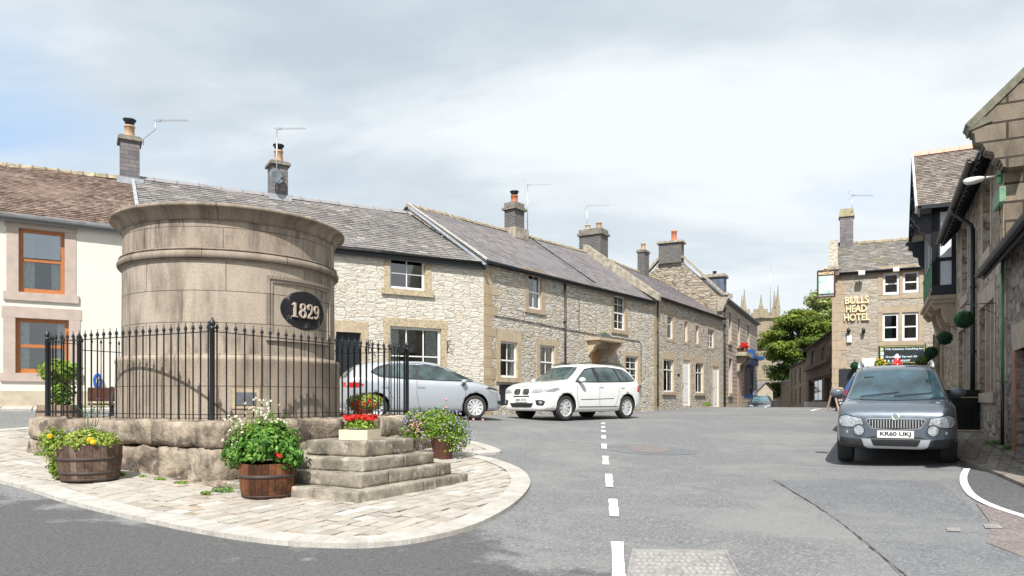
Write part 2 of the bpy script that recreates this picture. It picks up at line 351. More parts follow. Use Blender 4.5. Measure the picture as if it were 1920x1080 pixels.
M['dress'] = plain('sandstone surround', (.46, .37, .26), .9, var=.2, scale=5, bump=.3)
M['dresspink'] = plain('pinkish grey sandstone surround', (.45, .37, .32), .9, var=.12, scale=4, bump=.2)
M['dressbrown'] = plain('brown sandstone surround', (.40, .315, .225), .9, var=.15, scale=4, bump=.3)
M['dresspock'] = plain('pocked sandstone surround', (.45, .37, .25), .95, var=.35, scale=16, bump=1.0, bscale=22)
M['dressE'] = plain('shaded sandstone dressings', (.44, .355, .275), .9, var=.2, scale=3, bump=.3)  # one buff stone colour varied by noise
M['redstone'] = plain('red sandstone jamb', (.42, .20, .13), .9, var=.2, scale=4, bump=.3)
M['render'] = plain('cream render', (.68, .65, .575), .95, var=.06, scale=2.2, bump=.25, bscale=60)
M['plinth'] = plain('stone plinth', (.46, .40, .31), .95, var=.2, scale=3, bump=.3)
M['step'] = rndmat('weathered step stone', [(0, (.25, .22, .17)), (1, (.34, .305, .245))], var=.65, scale=4, bump=.5, nscale=60, patch=((.50, .47, .40), 9, .56, .6))
M['block'] = rndmat('eroded gritstone block', [(0, (.31, .245, .185)), (1, (.40, .335, .26))], var=.75, scale=3.6, bump=1.0, nscale=22, patch=((.075, .06, .05), 2.4, .53, .8))
M['plantr'] = plain('cream stone trough', (.66, .57, .42), .8, var=.08, scale=14, bump=.15)
M['slate'] = rndmat('blue grey stone slates', [(0, (.18, .165, .16)), (.5, (.235, .22, .212)), (.85, (.28, .262, .25)), (1, (.38, .35, .32))], var=.35, scale=3, patch=((.33, .28, .22), 1.6, .60, .5))
M['slateB'] = rndmat('smooth grey slates', [(0, (.19, .175, .18)), (.6, (.225, .205, .21)), (1, (.265, .245, .245))], var=.25, scale=2)
M['slateP'] = rndmat('purple grey slates', [(0, (.21, .185, .19)), (1, (.26, .23, .232))], var=.25, scale=2)
M['claytile'] = rndmat('mossy brown clay tiles', [(0, (.18, .125, .10)), (.5, (.31, .23, .19)), (1, (.42, .33, .28))], var=.55, scale=5, patch=((.12, .09, .055), 3.5, .58, .7))
M['slateH'] = rndmat('mottled roof slates', [(0, (.15, .138, .125)), (.5, (.215, .20, .182)), (1, (.30, .28, .255))], var=.4, scale=4, patch=((.20, .19, .09), 1.2, .58, .45))
M['tileE'] = rndmat('grey brown plain tiles', [(0, (.17, .14, .12)), (.5, (.26, .22, .19)), (1, (.36, .32, .28))], var=.45, scale=5)
M['terra'] = plain('terracotta', (.55, .18, .09), .8, var=.12)
M['buff'] = plain('buff clay pot', (.50, .32, .20), .85, var=.2, bump=.2)
M['cream'] = plain('cream clay pot', (.60, .50, .36), .85, var=.12)
M['ridge'] = plain('grey clay ridge tile', (.26, .245, .25), .8, var=.15)
M['ridgel'] = rndmat('lichened stone ridge', [(0, (.30, .25, .16)), (1, (.42, .35, .24))], var=.6, scale=5, bump=.6)
M['ridgep'] = plain('pink clay ridge tile', (.58, .33, .25), .8)
M['coping'] = plain('stone coping', (.33, .295, .235), .92, var=.45, scale=5, bump=.5)
M['mortarw'] = plain('pale mortar fillet', (.46, .44, .40), .9, var=.15)
M['bluebrick'] = ashlar('blue engineering brick', (.075, .08, .095), (.12, .115, .12), (.40, .36, .30), .225, .075, .008, stain=.3, bump=.4)
M['slatestack'] = ashlar('grey stone stack', (.17, .165, .18), (.26, .24, .25), (.13, .12, .12), .42, .12, .008, stain=.4, bump=.5)
M['stackcap'] = plain('sooty stack cap', (.20, .18, .15), .92, var=.5, bump=.5)
M['lead'] = plain('lead flashing', (.34, .36, .39), .5, var=.2)
M['black'] = plain('black iron paint', (.012, .014, .018), .42, var=.3)
M['dark'] = plain('dark void', (.008, .008, .009), .9)
M['gutter'] = plain('black gutter', (.02, .021, .023), .45)
M['greyg'] = plain('grey gutter', (.22, .23, .24), .5)
M['white'] = plain('white paint', (.80, .80, .78), .45, var=.04, scale=3)
M['whitep'] = plain('white infill panel', (.66, .67, .70), .8, var=.05)
M['orangew'] = plain('orange brown window frame', (.43, .155, .045), .4, var=.12, scale=10)
M['oak'] = plain('oak door', (.50, .25, .09), .55, var=.2, scale=8)
M['bluepaint'] = plain('blue shopfront paint', (.015, .09, .28), .4)
M['turq'] = plain('turquoise blind', (.15, .42, .45), .6)
M['greenpaint'] = plain('green paint', (.10, .28, .14), .6, var=.25)
M['gold'] = plain('gold lettering', (.78, .62, .38), .55, var=.1)
M['signblack'] = plain('blackboard', (.018, .022, .028), .5)
M['signwhite'] = plain('chalk white lettering', (.62, .72, .74), .7)
M['signteal'] = plain('teal lettering', (.30, .58, .52), .7)
M['yellowt'] = plain('yellow green border', (.50, .55, .12), .7)
M['maroon'] = plain('maroon sign', (.07, .02, .022), .5)
M['glass'] = glassmat('window glass')
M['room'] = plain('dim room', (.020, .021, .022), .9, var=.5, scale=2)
M['curtain'] = plain('net curtain', (.62, .62, .57), .9, var=.3, scale=14)
M['skin_metal'] = plain('galvanised steel', (.55, .56, .58), .35, metal=.8)
M['concrete'] = plain('lamp shell', (.66, .64, .58), .6)
M['wood'] = rndmat('grey brown oak staves', [(0, (.105, .065, .048)), (.5, (.15, .10, .075)), (1, (.20, .145, .115))], var=.5, scale=7, bump=.4, patch=((.30, .25, .21), 3.0, .60, .5))
M['wood2'] = rndmat('red brown oak staves', [(0, (.075, .03, .016)), (.5, (.14, .055, .026)), (1, (.22, .09, .038))], var=.6, scale=7, bump=.4, patch=((.03, .018, .012), 2.8, .55, .7))
M['hoop'] = plain('rusty iron hoop', (.055, .038, .034), .7, var=.3)
M['benchw'] = plain('dark bench wood', (.09, .035, .02), .6, var=.3)
M['soil'] = plain('soil', (.05, .035, .025), .95, var=.4)
M['leaf'] = rndmat('bright leaves', [(0, (.05, .12, .018)), (.4, (.14, .27, .03)), (.75, (.27, .41, .05)), (1, (.42, .50, .12))], rough=.6, var=.2, bump=0, trans=.3)
M['leafy'] = rndmat('lime leaves', [(0, (.10, .17, .02)), (.4, (.26, .36, .045)), (.8, (.42, .50, .09)), (1, (.58, .58, .24))], rough=.6, var=.2, bump=0, trans=.3)
M['leafg'] = rndmat('fresh green leaves', [(0, (.03, .10, .02)), (.5, (.09, .24, .03)), (1, (.25, .42, .08))], rough=.5, var=.2, bump=0, trans=.25)
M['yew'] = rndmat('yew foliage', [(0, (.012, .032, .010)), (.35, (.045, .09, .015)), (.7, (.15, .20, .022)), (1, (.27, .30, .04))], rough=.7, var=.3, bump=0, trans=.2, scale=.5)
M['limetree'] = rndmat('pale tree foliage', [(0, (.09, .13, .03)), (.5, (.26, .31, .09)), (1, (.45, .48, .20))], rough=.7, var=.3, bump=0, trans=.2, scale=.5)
M['topiary'] = rndmat('topiary ball', [(0, (.006, .028, .012)), (.6, (.018, .075, .025)), (1, (.04, .13, .045))], rough=.7, var=.2, bump=0)
M['flower'] = rndmat('flower petals', [(0, (.62, .02, .02)), (1, (.80, .06, .04))], rough=.6, var=.1, bump=0, trans=.2)
M['fpurple'] = rndmat('purple flower petals', [(0, (.25, .14, .45)), (.6, (.45, .38, .72)), (1, (.68, .62, .85))], rough=.6, var=.1, bump=0, trans=.2)
M['fpink'] = rndmat('pink flower petals', [(0, (.55, .20, .25)), (1, (.72, .38, .42))], rough=.6, var=.1, bump=0)
M['fyellow'] = rndmat('yellow flower petals', [(0, (.85, .45, .02)), (1, (.90, .68, .03))], rough=.6, var=.1, bump=0)
M['fwhite'] = rndmat('cream flower petals', [(0, (.55, .50, .36)), (1, (.78, .74, .62))], rough=.7, var=.1, bump=0)
M['bark'] = plain('bark', (.12, .09, .065), .95, var=.3, bump=.6)
# ---------------------------------------------------------------- ground, road, paving
def roadmat(name, c, dusty, sc=1.0, dustlo=.5, agg=.75, lane=None):
    m, nt, b = newmat(name); tc = N(nt, 'ShaderNodeTexCoord')
    a = N(nt, 'ShaderNodeTexNoise', Scale=38, Detail=5, Roughness=.75); L(nt, tc.outputs['Object'], a.inputs[0])
    v = N(nt, 'ShaderNodeTexVoronoi', Scale=55); L(nt, tc.outputs['Object'], v.inputs['Vector'])
    vs = N(nt, 'ShaderNodeSeparateColor'); L(nt, v.outputs['Color'], vs.inputs[0])
    p = N(nt, 'ShaderNodeTexNoise', Scale=.45 * sc, Detail=9, Roughness=.62, Distortion=.6); L(nt, tc.outputs['Object'], p.inputs[0])
    q = N(nt, 'ShaderNodeTexNoise', Scale=2.6 * sc, Detail=9, Roughness=.7); L(nt, tc.outputs['Object'], q.inputs[0])
    base = mixc(nt, agg, c, ramp(nt, a.outputs[0], [(.3, tuple(x * .45 for x in c)), (.7, tuple(x * 1.6 for x in c))]).outputs[0])
    base = mixc(nt, mth(nt, 'MULTIPLY', ramp(nt, vs.outputs[0], [(.86, (0, 0, 0)), (.95, (1, 1, 1))]).outputs[0], .5), base, tuple(min(.6, x * 2.3) for x in c))
    d = mth(nt, 'ADD', mth(nt, 'MULTIPLY', p.outputs[0], .65), mth(nt, 'MULTIPLY', q.outputs[0], .35))
    base = mixc(nt, mth(nt, 'MULTIPLY', ramp(nt, d, [(dustlo, (0, 0, 0)), (dustlo + .12, (1, 1, 1))]).outputs[0], .75), base, dusty)
    base = mixc(nt, .5, base, ramp(nt, a.outputs[0], [(.3, (.7,) * 3), (.7, (1.15,) * 3)]).outputs[0], 'MULTIPLY')
    if lane:   # newer, darker surfacing of the side lane, feathering into the old one
        mp = N(nt, 'ShaderNodeMapping'); L(nt, tc.outputs['Object'], mp.inputs[0]); mp.inputs['Location'].default_value = (4.6 / 5.2, -4.6 / 3.6, 0); mp.inputs['Scale'].default_value = (1 / 5.2, 1 / 3.6, 0)
        ln = N(nt, 'ShaderNodeVectorMath'); ln.operation = 'LENGTH'; L(nt, mp.outputs[0], ln.inputs[0])
        e = mth(nt, 'ADD', ln.outputs['Value'], mth(nt, 'MULTIPLY', mth(nt, 'SUBTRACT', d, .5), 3.2))
        base = mixc(nt, ramp(nt, e, [(.80, (.93,) * 3), (1.12, (0, 0, 0))]).outputs[0], base, mixc(nt, .45, lane, ramp(nt, a.outputs[0], [(.32, tuple(x * .3 for x in lane)), (.66, tuple(x * 2.1 for x in lane))]).outputs[0]))
    L(nt, base, b.inputs['Base Color']); b.inputs['Roughness'].default_value = .88; b.inputs['Specular IOR Level'].default_value = .25
    h = mth(nt, 'ADD', a.outputs[0], mth(nt, 'MULTIPLY', v.outputs['Distance'], -.6))
    bp = N(nt, 'ShaderNodeBump', Strength=.6, Distance=.01); L(nt, h, bp.inputs['Height']); L(nt, bp.outputs[0], b.inputs['Normal'])
    return m
M['road'] = roadmat('worn grey asphalt', (.170, .171, .173), (.245, .242, .235), 1, .47, lane=(.088, .087, .088))
M['roaddark'] = roadmat('darker asphalt', (.10, .10, .102), (.150, .145, .138), 1.6, .51)
M['roadblue'] = roadmat('bluish asphalt patch', (.150, .154, .162), (.22, .22, .218), 1, .49)
M['roadseam'] = plain('dark sealed joint', (.06, .055, .05), .9, var=.4)
M['roadpink'] = roadmat('pinkish patch', (.19, .165, .155), (.26, .24, .225), 2, .5)
M['paint'] = rndmat('worn road paint', [(0, (.70, .70, .68)), (1, (.80, .80, .78))], var=.15, scale=14, bump=.3, patch=((.25, .25, .25), 18, .60, .8))
M['sett'] = rndmat('pale stone setts', [(0, (.35, .315, .27)), (.3, (.40, .365, .315)), (.6, (.445, .415, .365)), (.85, (.44, .38, .32)), (1, (.50, .48, .445))], var=.2, scale=9, bump=.3, nscale=60, patch=((.36, .32, .26), 1.3, .58, .25))
M['joint'] = plain('sandy joints', (.30, .245, .17), .95, var=.35, scale=7)
M['kerb'] = rndmat('pale kerb stones', [(0, (.43, .40, .36)), (1, (.51, .485, .445))], var=.25, scale=6, bump=.3)
M['flag'] = rndmat('stone flags', [(0, (.245, .215, .18)), (.6, (.28, .25, .21)), (1, (.32, .29, .25))], var=.5, scale=5, bump=.4)
M['iron'] = plain('cast iron cover', (.26, .245, .235), .7, var=.3, scale=12)

mb = MB()
xs = sorted(set([x * .5 for x in range(-50, 61)] + [-1500, -700, -300, -150, -90, -60, -45, -35, -30, 35, 40, 50, 70, 110, 200, 400, 900, 1500]))
ys = sorted(set([y * .5 for y in range(-16, 100)] + list(range(50, 64)) + [-1500, -500, -200, -100, -60, -40, -25, -15, -11, 68, 75, 90, 120, 180, 300, 600, 1200, 2500]))
idx = {}; V = []
for j, y in enumerate(ys):
    for i, x in enumerate(xs): V.append((x, y, gz(x, y)))
nx = len(xs); Fc = [(j * nx + i, j * nx + i + 1, (j + 1) * nx + i + 1, (j + 1) * nx + i) for j in range(len(ys) - 1) for i in range(nx - 1)]
mb.idx(V, Fc); structure(mb.build('road', M['road']))

def inpoly(x, y, poly):
    c = False; n = len(poly)
    for i in range(n):
        x1, y1 = poly[i][0], poly[i][1]; x2, y2 = poly[i - 1][0], poly[i - 1][1]
        if (y1 > y) != (y2 > y) and x < (x2 - x1) * (y - y1) / (y2 - y1) + x1: c = not c
    return c
def smooth_closed(pts, n=6, closed=True):
    o = []; k = len(pts)
    for i in range(k if closed else k - 1):
        p0, p1, p2, p3 = [Vector(pts[j % k]) if closed else Vector(pts[min(max(j, 0), k - 1)]) for j in (i - 1, i, i + 1, i + 2)]
        for t in range(n):
            t /= n; o.append(.5 * ((2 * p1) + (p2 - p0) * t + (2 * p0 - 5 * p1 + 4 * p2 - p3) * t * t + (3 * p1 - p0 - 3 * p2 + p3) * t ** 3))
    if not closed: o.append(Vector(pts[-1]))
    return o
def drape(name, mat, poly, dz, step=.4):
    """ground-following sheet: clipped grid of a polygon (world xy)"""
    bm = bmesh.new(); vs = [bm.verts.new((p[0], p[1], 0)) for p in poly]; bm.faces.new(vs)
    x0 = min(p[0] for p in poly); x1 = max(p[0] for p in poly); y0 = min(p[1] for p in poly); y1 = max(p[1] for p in poly)
    for ax, a, b in ((0, x0, x1), (1, y0, y1)):
        k = math.ceil(a / .5) * .5
        while k < b:
            co = Vector((k, 0, 0)) if ax == 0 else Vector((0, k, 0)); no = Vector((1, 0, 0)) if ax == 0 else Vector((0, 1, 0))
            bmesh.ops.bisect_plane(bm, geom=bm.verts[:] + bm.edges[:] + bm.faces[:], plane_co=co, plane_no=no); k += .5
    m = MB()
    for f in bm.faces:
        pts = [Vector((v.co.x, v.co.y, gz(v.co.x, v.co.y) + dz)) for v in f.verts]
        if f.normal.z < 0: pts = pts[::-1]
        c = f.calc_center_median(); r = gz(c.x, c.y)
        # triangulate as the ground quad bends
        for i in range(1, len(pts) - 1): m.quad(pts[0], pts[i], pts[i + 1])
    bm.free(); return m.build(name, mat)
def gpoly(px): return [at(*p) for p in px]
structure(drape('tarmac_patch', M['roadblue'], gpoly([(1450, 902), (1600, 897), (1760, 905), (1800, 935), (1860, 985), (1960, 1060), (2200, 1230), (1900, 1240), (1700, 1092), (1640, 1030), (1560, 968), (1500, 930)]), .005))
structure(drape('tarmac_patch', M['roaddark'], gpoly([(1800, 868), (1868, 892), (2000, 950), (2050, 1000), (1900, 962), (1850, 945), (1826, 925), (1808, 900)]), .0052))  # darker sheet between the kerb and the white edge line
structure(drape('tarmac_patch', M['roadpink'], gpoly([(1830, 945), (1925, 968), (2100, 1040), (2100, 1120), (1905, 1040), (1850, 1020), (1860, 985)]), .0095))
structure(drape('tarmac_patch', M['roadpink'], smooth_closed([tuple(at(*p)) for p in [(1180, 838), (1215, 835), (1255, 842), (1235, 849), (1190, 847)]], 3), .009))
structure(drape('tarmac_patch', M['roadblue'], smooth_closed([tuple(at(*p)) for p in [(1130, 840), (1200, 832), (1290, 843), (1300, 852), (1200, 852)]], 3), .0048))
# cracked seam between the two surfacings
seam = smooth_closed([tuple(at(*p)) for p in [(1250, 888), (1380, 893), (1445, 900), (1490, 925), (1560, 970), (1640, 1033), (1720, 1100)]], 10, False)
mb = MB()
for i in range(len(seam) - 1):
    a, b = seam[i], seam[i + 1]; d = (b - a).normalized(); n = Vector((-d.y, d.x, 0)) * (.002 + .008 * rng.random() ** 2); k = Vector((0, 0, .0125))
    a = Vector((a.x + rng.uniform(-.01, .01), a.y, a.z)); mb.quad(a + n + k, a - n + k, b - n + k, b + n + k)
structure(mb.build('road_seam', M['roadseam']))

# road paint
def strip(name, mat, pts, w, dz=.012, jag=.0):
    m = MB(); prev = None
    for i, p in enumerate(pts):
        a = pts[max(0, i - 1)]; b = pts[min(len(pts) - 1, i + 1)]; d = (b - a); d.z = 0; d.normalize(); n = Vector((-d.y, d.x, 0)) * w / 2 * (1 + rng.uniform(-jag, jag))
        l = p + n; r_ = p - n; l.z = gz(l.x, l.y) + dz; r_.z = gz(r_.x, r_.y) + dz
        if prev: m.quad(prev[1], prev[0], l, r_, r=rng.random())
        prev = (l, r_)
    return m.build(name, mat)
def line_px(a, b, n=5): A = at(*a); B = at(*b); return [A.lerp(B, i / n) for i in range(n + 1)]
dash = [((1162, 1120), (1157.5, 1018)), ((1152, 970), (1149, 937)), ((1143, 914), (1141, 890)), ((1136, 872), (1135, 856)), ((1133, 842), (1132.5, 833)), ((1132, 823), (1132, 817)), ((1131.5, 811), (1131, 807)), ((1131, 803), (1131, 800)), ((1131, 796), (1131, 793.5))]
for a, b in dash: structure(strip('centre_line_dash', M['paint'], line_px(a, b, 8), .105, jag=.12))
kl = smooth_closed([tuple(at(*p)) for p in [(1813, 880), (1807, 893), (1808, 908), (1820, 927), (1845, 943), (1880, 957), (1930, 973), (1990, 993)]], 6, False)
structure(strip('white_edge_line', M['paint'], kl, .09, .0135))
structure(strip('white_edge_line', M['paint'], [at(*p) for p in [(1521, 771), (1530, 768), (1560, 764)]], .12))
# pavement by the right-hand wall
wl = [(9.6 + .457 * t, 13.9 + .889 * t) for t in (20, 10, 0)] + [(9.08 - .457 * 2, 12.9 - .889 * 2), (5.5, 6)]
kb = [at(*p) for p in [(2030, 960), (1920, 915), (1859, 888), (1791, 861)]] + [Vector((9.1, 15.1, 0)), Vector((10.9, 18.7, 0)), Vector((14.6, 25.8, 0)), Vector((16.2, 29.4, 0))]
kbs = smooth_closed([(p.x, p.y, 0) for p in kb], 5, False)
def sheet_between(name, mat, A, B, dz, cols, rows, jx=.0):
    """flags between two polylines"""
    def pt(Pl, t):
        k = t * (len(Pl) - 1); i = min(int(k), len(Pl) - 2); return Vector(Pl[i]).lerp(Vector(Pl[i + 1]), k - i)
    m = MB(); g = .006
    for r_ in range(rows):
        off = rng.random() / cols
        for c in range(cols):
            t0 = max(0, (c + off) / cols + g / 8); t1 = min(1, (c + 1 + off) / cols)
            if t1 <= t0: continue
            t1 -= .0006; s0 = r_ / rows + .012; s1 = (r_ + 1) / rows
            q = [pt(A, t0).lerp(pt(B, t0), s0), pt(A, t1).lerp(pt(B, t1), s0), pt(A, t1).lerp(pt(B, t1), s1), pt(A, t0).lerp(pt(B, t0), s1)]
            h = rng.uniform(0, .006); q = [Vector((p.x, p.y, gz(p.x, p.y) + dz + h)) for p in q]
            m.quad(*q, r=rng.random())
    return m.build(name, mat)
wall_line = [Vector((9.08 + .457 * t, 12.9 + .889 * t, 0)) for t in (-9, -4, 0, 4, 8, 12, 16, 20)]
ka = [Vector((k.x, k.y, 0)) for k in kbs]
mbk = MB()
for i in range(len(ka) - 1):
    a, b = ka[i], ka[i + 1]; d = (b - a).normalized(); n = Vector((d.y, -d.x, 0)) * .14
    def g3(p, dz): return Vector((p.x, p.y, gz(p.x, p.y) + dz))
    mbk.quad(g3(a, .05), g3(b, .05), g3(b + n, .055), g3(a + n, .055), r=rng.random()); mbk.quad(g3(a, -.05), g3(b, -.05), g3(b, .05), g3(a, .05), r=.3)
structure(mbk.build('pavement_kerb', M['flag']))
structure(sheet_between('pavement', M['flag'], [k + Vector((.12, -.06, 0)) for k in ka], wall_line, .048, 26, 3))

# ---- paved apron round the monument
U = Vector((.48, .877, 0)); VV = Vector((-.877, .48, 0))
PC = Vector((-3.64, 8.88, 0)); WL = Vector((-7.62, 11.15, 0)); WR = Vector((-1.34, 13.57, 0)); WB = WL + WR - PC
edge_px = [(-330, 905), (-150, 888), (0, 907), (120, 943), (250, 975), (380, 1002), (500, 1020), (620, 1028), (720, 1026), (820, 1011), (900, 987), (960, 953), (990, 922), (993, 903), (975, 883), (930, 865), (890, 856)]
ap = [at(*p) for p in edge_px] + [Vector((-.2, 13.2, 0)), Vector((-1.0, 14.6, 0)), Vector((-3, 16.4, 0)), Vector((-6, 17.0, 0)), Vector((-8.6, 14.6, 0)), Vector((-10.0, 12.6, 0)), at(-150, 818)]
aps = smooth_closed([(p.x, p.y, 0) for p in ap], 6)
def off_in(pl, d):
    o = []; n = len(pl)
    for i in range(n):
        t = (pl[(i + 1) % n] - pl[i - 1]).normalized(); o.append(pl[i] + Vector((-t.y, t.x, 0)) * d)
    return o
area = sum(aps[i - 1].x * aps[i].y - aps[i].x * aps[i - 1].y for i in range(len(aps)))
sg = 1 if area > 0 else -1
inn = off_in(aps, .27 * sg)
structure(drape('paving_bed', M['joint'], [tuple(p) for p in aps], .025))
mb = MB()
seg = 0; acc = 0
for i in range(len(aps)):
    j = (i + 1) % len(aps); a, b, c, d = aps[i], aps[j], inn[j], inn[i]
    k = max(1, round((b - a).length / .75))
    for t in range(k):
        f0 = t / k + .012; f1 = (t + 1) / k - .004; r_ = rng.random()
        q = [a.lerp(b, f0), a.lerp(b, f1), d.lerp(c, f1), d.lerp(c, f0)]
        top = [Vector((p.x, p.y, gz(p.x, p.y) + .045)) for p in q]
        if sg < 0: top = top[::-1]
        mb.quad(*top, r=r_)
        bt = [Vector((p.x, p.y, gz(p.x, p.y) - .02)) for p in q[:2]]; tt = [Vector((p.x, p.y, gz(p.x, p.y) + .045)) for p in q[:2]]
        mb.quad(bt[0], bt[1], tt[1], tt[0], r=r_)
structure(mb.build('apron_kerb', M['kerb']))
mb = MB(); innt = [(p.x, p.y) for p in off_in(aps, .24 * sg)]
foot = [(PC.x, PC.y), (WL.x, WL.y), (WB.x, WB.y), (WR.x, WR.y)]
cent = Vector((-4.82, 12.6, 0))
def sett_zone(ax, ay, test):
    bw, bh = .245, .165
    for r_ in range(-60, 61):
        o = rng.random() * bw; x = -9.0 + o
        while x < 10:
            w = bw * rng.uniform(.75, 1.25); c = cent + ax * (x + w / 2) + ay * (r_ * bh)
            if inpoly(c.x, c.y, innt) and not inpoly(c.x, c.y, foot) and test(c):
                g = .008; h = .036 + rng.uniform(-.004, .005); rr = min(1, max(0, rng.gauss(.5, .28)))
                q = [c + ax * sx * (w / 2 - g) + ay * sy * (bh / 2 - g) + Vector((rng.uniform(-.006, .006), rng.uniform(-.006, .006), 0)) for sx, sy in ((-1, -1), (1, -1), (1, 1), (-1, 1))]
                tilt = Vector((rng.uniform(-.02, .02), rng.uniform(-.02, .02)))
                tp = [Vector((p.x, p.y, gz(p.x, p.y) + h + (p - c).x * tilt.x + (p - c).y * tilt.y)) for p in q]
                bt = [p + (p - c).normalized() * .007 - Vector((0, 0, .014)) + Vector((0, 0, 0)) for p in tp]
                if (ax.cross(ay)).z < 0: tp = tp[::-1]; bt = bt[::-1]
                mb.quad(*tp, r=rr)
                for k in range(4): mb.quad(bt[k], bt[(k + 1) % 4], tp[(k + 1) % 4], tp[k], r=rr)
            x += w
def tleft(c): d = c - cent; return d.dot(-U) > d.dot(-VV)
sett_zone(VV, U, tleft); sett_zone(U, VV, lambda c: not tleft(c))
structure(mb.build('paving_setts', M['sett']))
# strip of pavement along the left houses is added with them

# ---------------------------------------------------------------- foliage helper
def leaves(mb, c, rx, ry, rz, n, size, shell=.55, lo=0, hi=1, droop=0, up=.3, lump=0, bottom=-1):
    c = Vector(c); sd = rng.random() * 100
    for _ in range(n):
        while True:
            d = Vector((rng.gauss(0, 1), rng.gauss(0, 1), rng.gauss(0, 1))).normalized()
            if d.z >= bottom: break
        rad = (shell + (1 - shell) * rng.random() ** .6)
        if lump: rad *= 1 + lump * (mnoise.noise(d * 2.2 + Vector((sd, 0, 0))) * 1.2)
        p = c + Vector((d.x * rx, d.y * ry, d.z * rz)) * rad
        nrm = (d + Vector((rng.gauss(0, .5), rng.gauss(0, .5), rng.gauss(up, .5)))).normalized()
        a = nrm.orthogonal().normalized(); a = Matrix.Rotation(rng.random() * 6.28, 3, nrm) @ a; b = nrm.cross(a)
        s_ = size * rng.uniform(.6, 1.4); q = s_ * .55
        mb.quad(p - a * s_, p - b * q, p + a * s_ + nrm * s_ * .2, p + b * q, r=min(1, max(0, lo + (hi - lo) * rng.random())))
def petals(mb, p, s_, n=6, r=None):
    p = Vector(p)
    for k in range(n):
        d = Vector((rng.gauss(0, 1), rng.gauss(0, 1), rng.gauss(.2, .7))).normalized(); a = d.orthogonal().normalized(); b = d.cross(a)
        c = p + d * s_ * .5; mb.quad(c - a * s_ * .5, c - b * s_ * .5, c + a * s_ * .5, c + b * s_ * .5, r=rng.random() if r is None else r)

# ---------------------------------------------------------------- stone platform
PT = EYE - .262
def eroded(mb, o, ax, ay, az, lx, ly, lz, amp=.035, r=.5, seg=.07, seed=0, rr=.028):
    """rounded, pitted block: o corner, unit axes"""
    nx_, ny_, nz_ = [max(3, int(l / seg)) for l in (lx, ly, lz)]
    vid = {}; V = []; Fc = []
    def vtx(i, j, k):
        key = (i, j, k)
        if key in vid: return vid[key]
        p = Vector((i / nx_ * lx, j / ny_ * ly, k / nz_ * lz)); c = Vector((lx, ly, lz)) / 2
        q = Vector([min(max(p[m], rr), (lx, ly, lz)[m] - rr) for m in range(3)]); dv = p - q
        if dv.length > 1e-6: p = q + dv.normalized() * rr; nn = dv.normalized()
        else: nn = (p - c).normalized()
        w = o + ax * p.x + ay * p.y + az * p.z; nw = ax * nn.x + ay * nn.y + az * nn.z
        d = mnoise.fractal(w * 2.6 + Vector((seed, 0, 0)), 1.0, 2.1, 5) * amp - max(0, mnoise.noise(w * 11 + Vector((seed, 3, 0))) - .18) * amp * 1.6
        w = w + nw * d; vid[key] = len(V); V.append(w); return vid[key]
    for i in range(nx_):
        for j in range(ny_):
            Fc.append([vtx(i, j, 0), vtx(i, j + 1, 0), vtx(i + 1, j + 1, 0), vtx(i + 1, j, 0)]); Fc.append([vtx(i, j, nz_), vtx(i + 1, j, nz_), vtx(i + 1, j + 1, nz_), vtx(i, j + 1, nz_)])
    for i in range(nx_):
        for k in range(nz_):
            Fc.append([vtx(i, 0, k), vtx(i + 1, 0, k), vtx(i + 1, 0, k + 1), vtx(i, 0, k + 1)]); Fc.append([vtx(i, ny_, k), vtx(i, ny_, k + 1), vtx(i + 1, ny_, k + 1), vtx(i + 1, ny_, k)])
    for j in range(ny_):
        for k in range(nz_):
            Fc.append([vtx(0, j, k), vtx(0, j, k + 1), vtx(0, j + 1, k + 1), vtx(0, j + 1, k)]); Fc.append([vtx(nx_, j, k), vtx(nx_, j + 1, k), vtx(nx_, j + 1, k + 1), vtx(nx_, j, k + 1)])
    if (ax.cross(ay)).dot(az) < 0: Fc = [f[::-1] for f in Fc]
    mb.idx(V, Fc, r=r)
plat = thing('stone_platform', 'square platform of eroded gritstone blocks under the round monument', 'stone platform', (PC.x, PC.y, gz(PC.x, PC.y)))
def pbuild(mb, name, mat, par, **k):
    """world-space mesh put under a thing standing at its own location"""
    Mi = Matrix.Rotation(-par.rotation_euler[2], 4, 'Z') @ Matrix.Translation(-Vector(par.location))
    mb.v = [Mi @ Vector(p) for p in mb.v]; return mb.build(name, mat, par, **k)
Z1 = Vector((0, 0, 1))
def wallrun(A, B, cols_top, cols_low, thick=.5):
    d = (B - A); Lh = d.length; d.normalize(); n = Vector((d.y, -d.x, 0))
    if n.dot(cent - A) > 0: n = -n
    zt = PT; zm = PT - .34
    for cols, z1, zlow, od in ((cols_top, zt, None, .0), (cols_low, zm, 1, .015)):
        x = 0; tot = sum(cols)
        for k, w in enumerate(cols):
            l = w / tot * Lh; c = A + d * (x + l / 2)
            z0 = z1 - .34 if zlow is None else min(gz(c.x, c.y) - .08, z1 - .2)
            m = MB(); eroded(m, A + d * (x + .006) - n * thick + n * od + Z1 * z0, d, n, Z1, l - .012, thick, z1 - z0 - .008, .045 if zlow is None else .06, rng.random(), seed=rng.random() * 50)
            pbuild(m, 'stone_block', M['block'], plat); x += l
wallrun(PC, WL, [1.5, .9, .8, 1.1, .5], [1.25, .95, 1.2, .7, .5]); wallrun(PC, WR, [1.1, 1.2, .9, 1.3, .6], [1.2, 1.0, 1.3, 1.2])
wallrun(WR, WB, [1, 1.2, 1, 1.1], [1.3, 1, 1.2]); wallrun(WL, WB, [1, 1.2, 1, 1.1], [1.3, 1, 1.2])
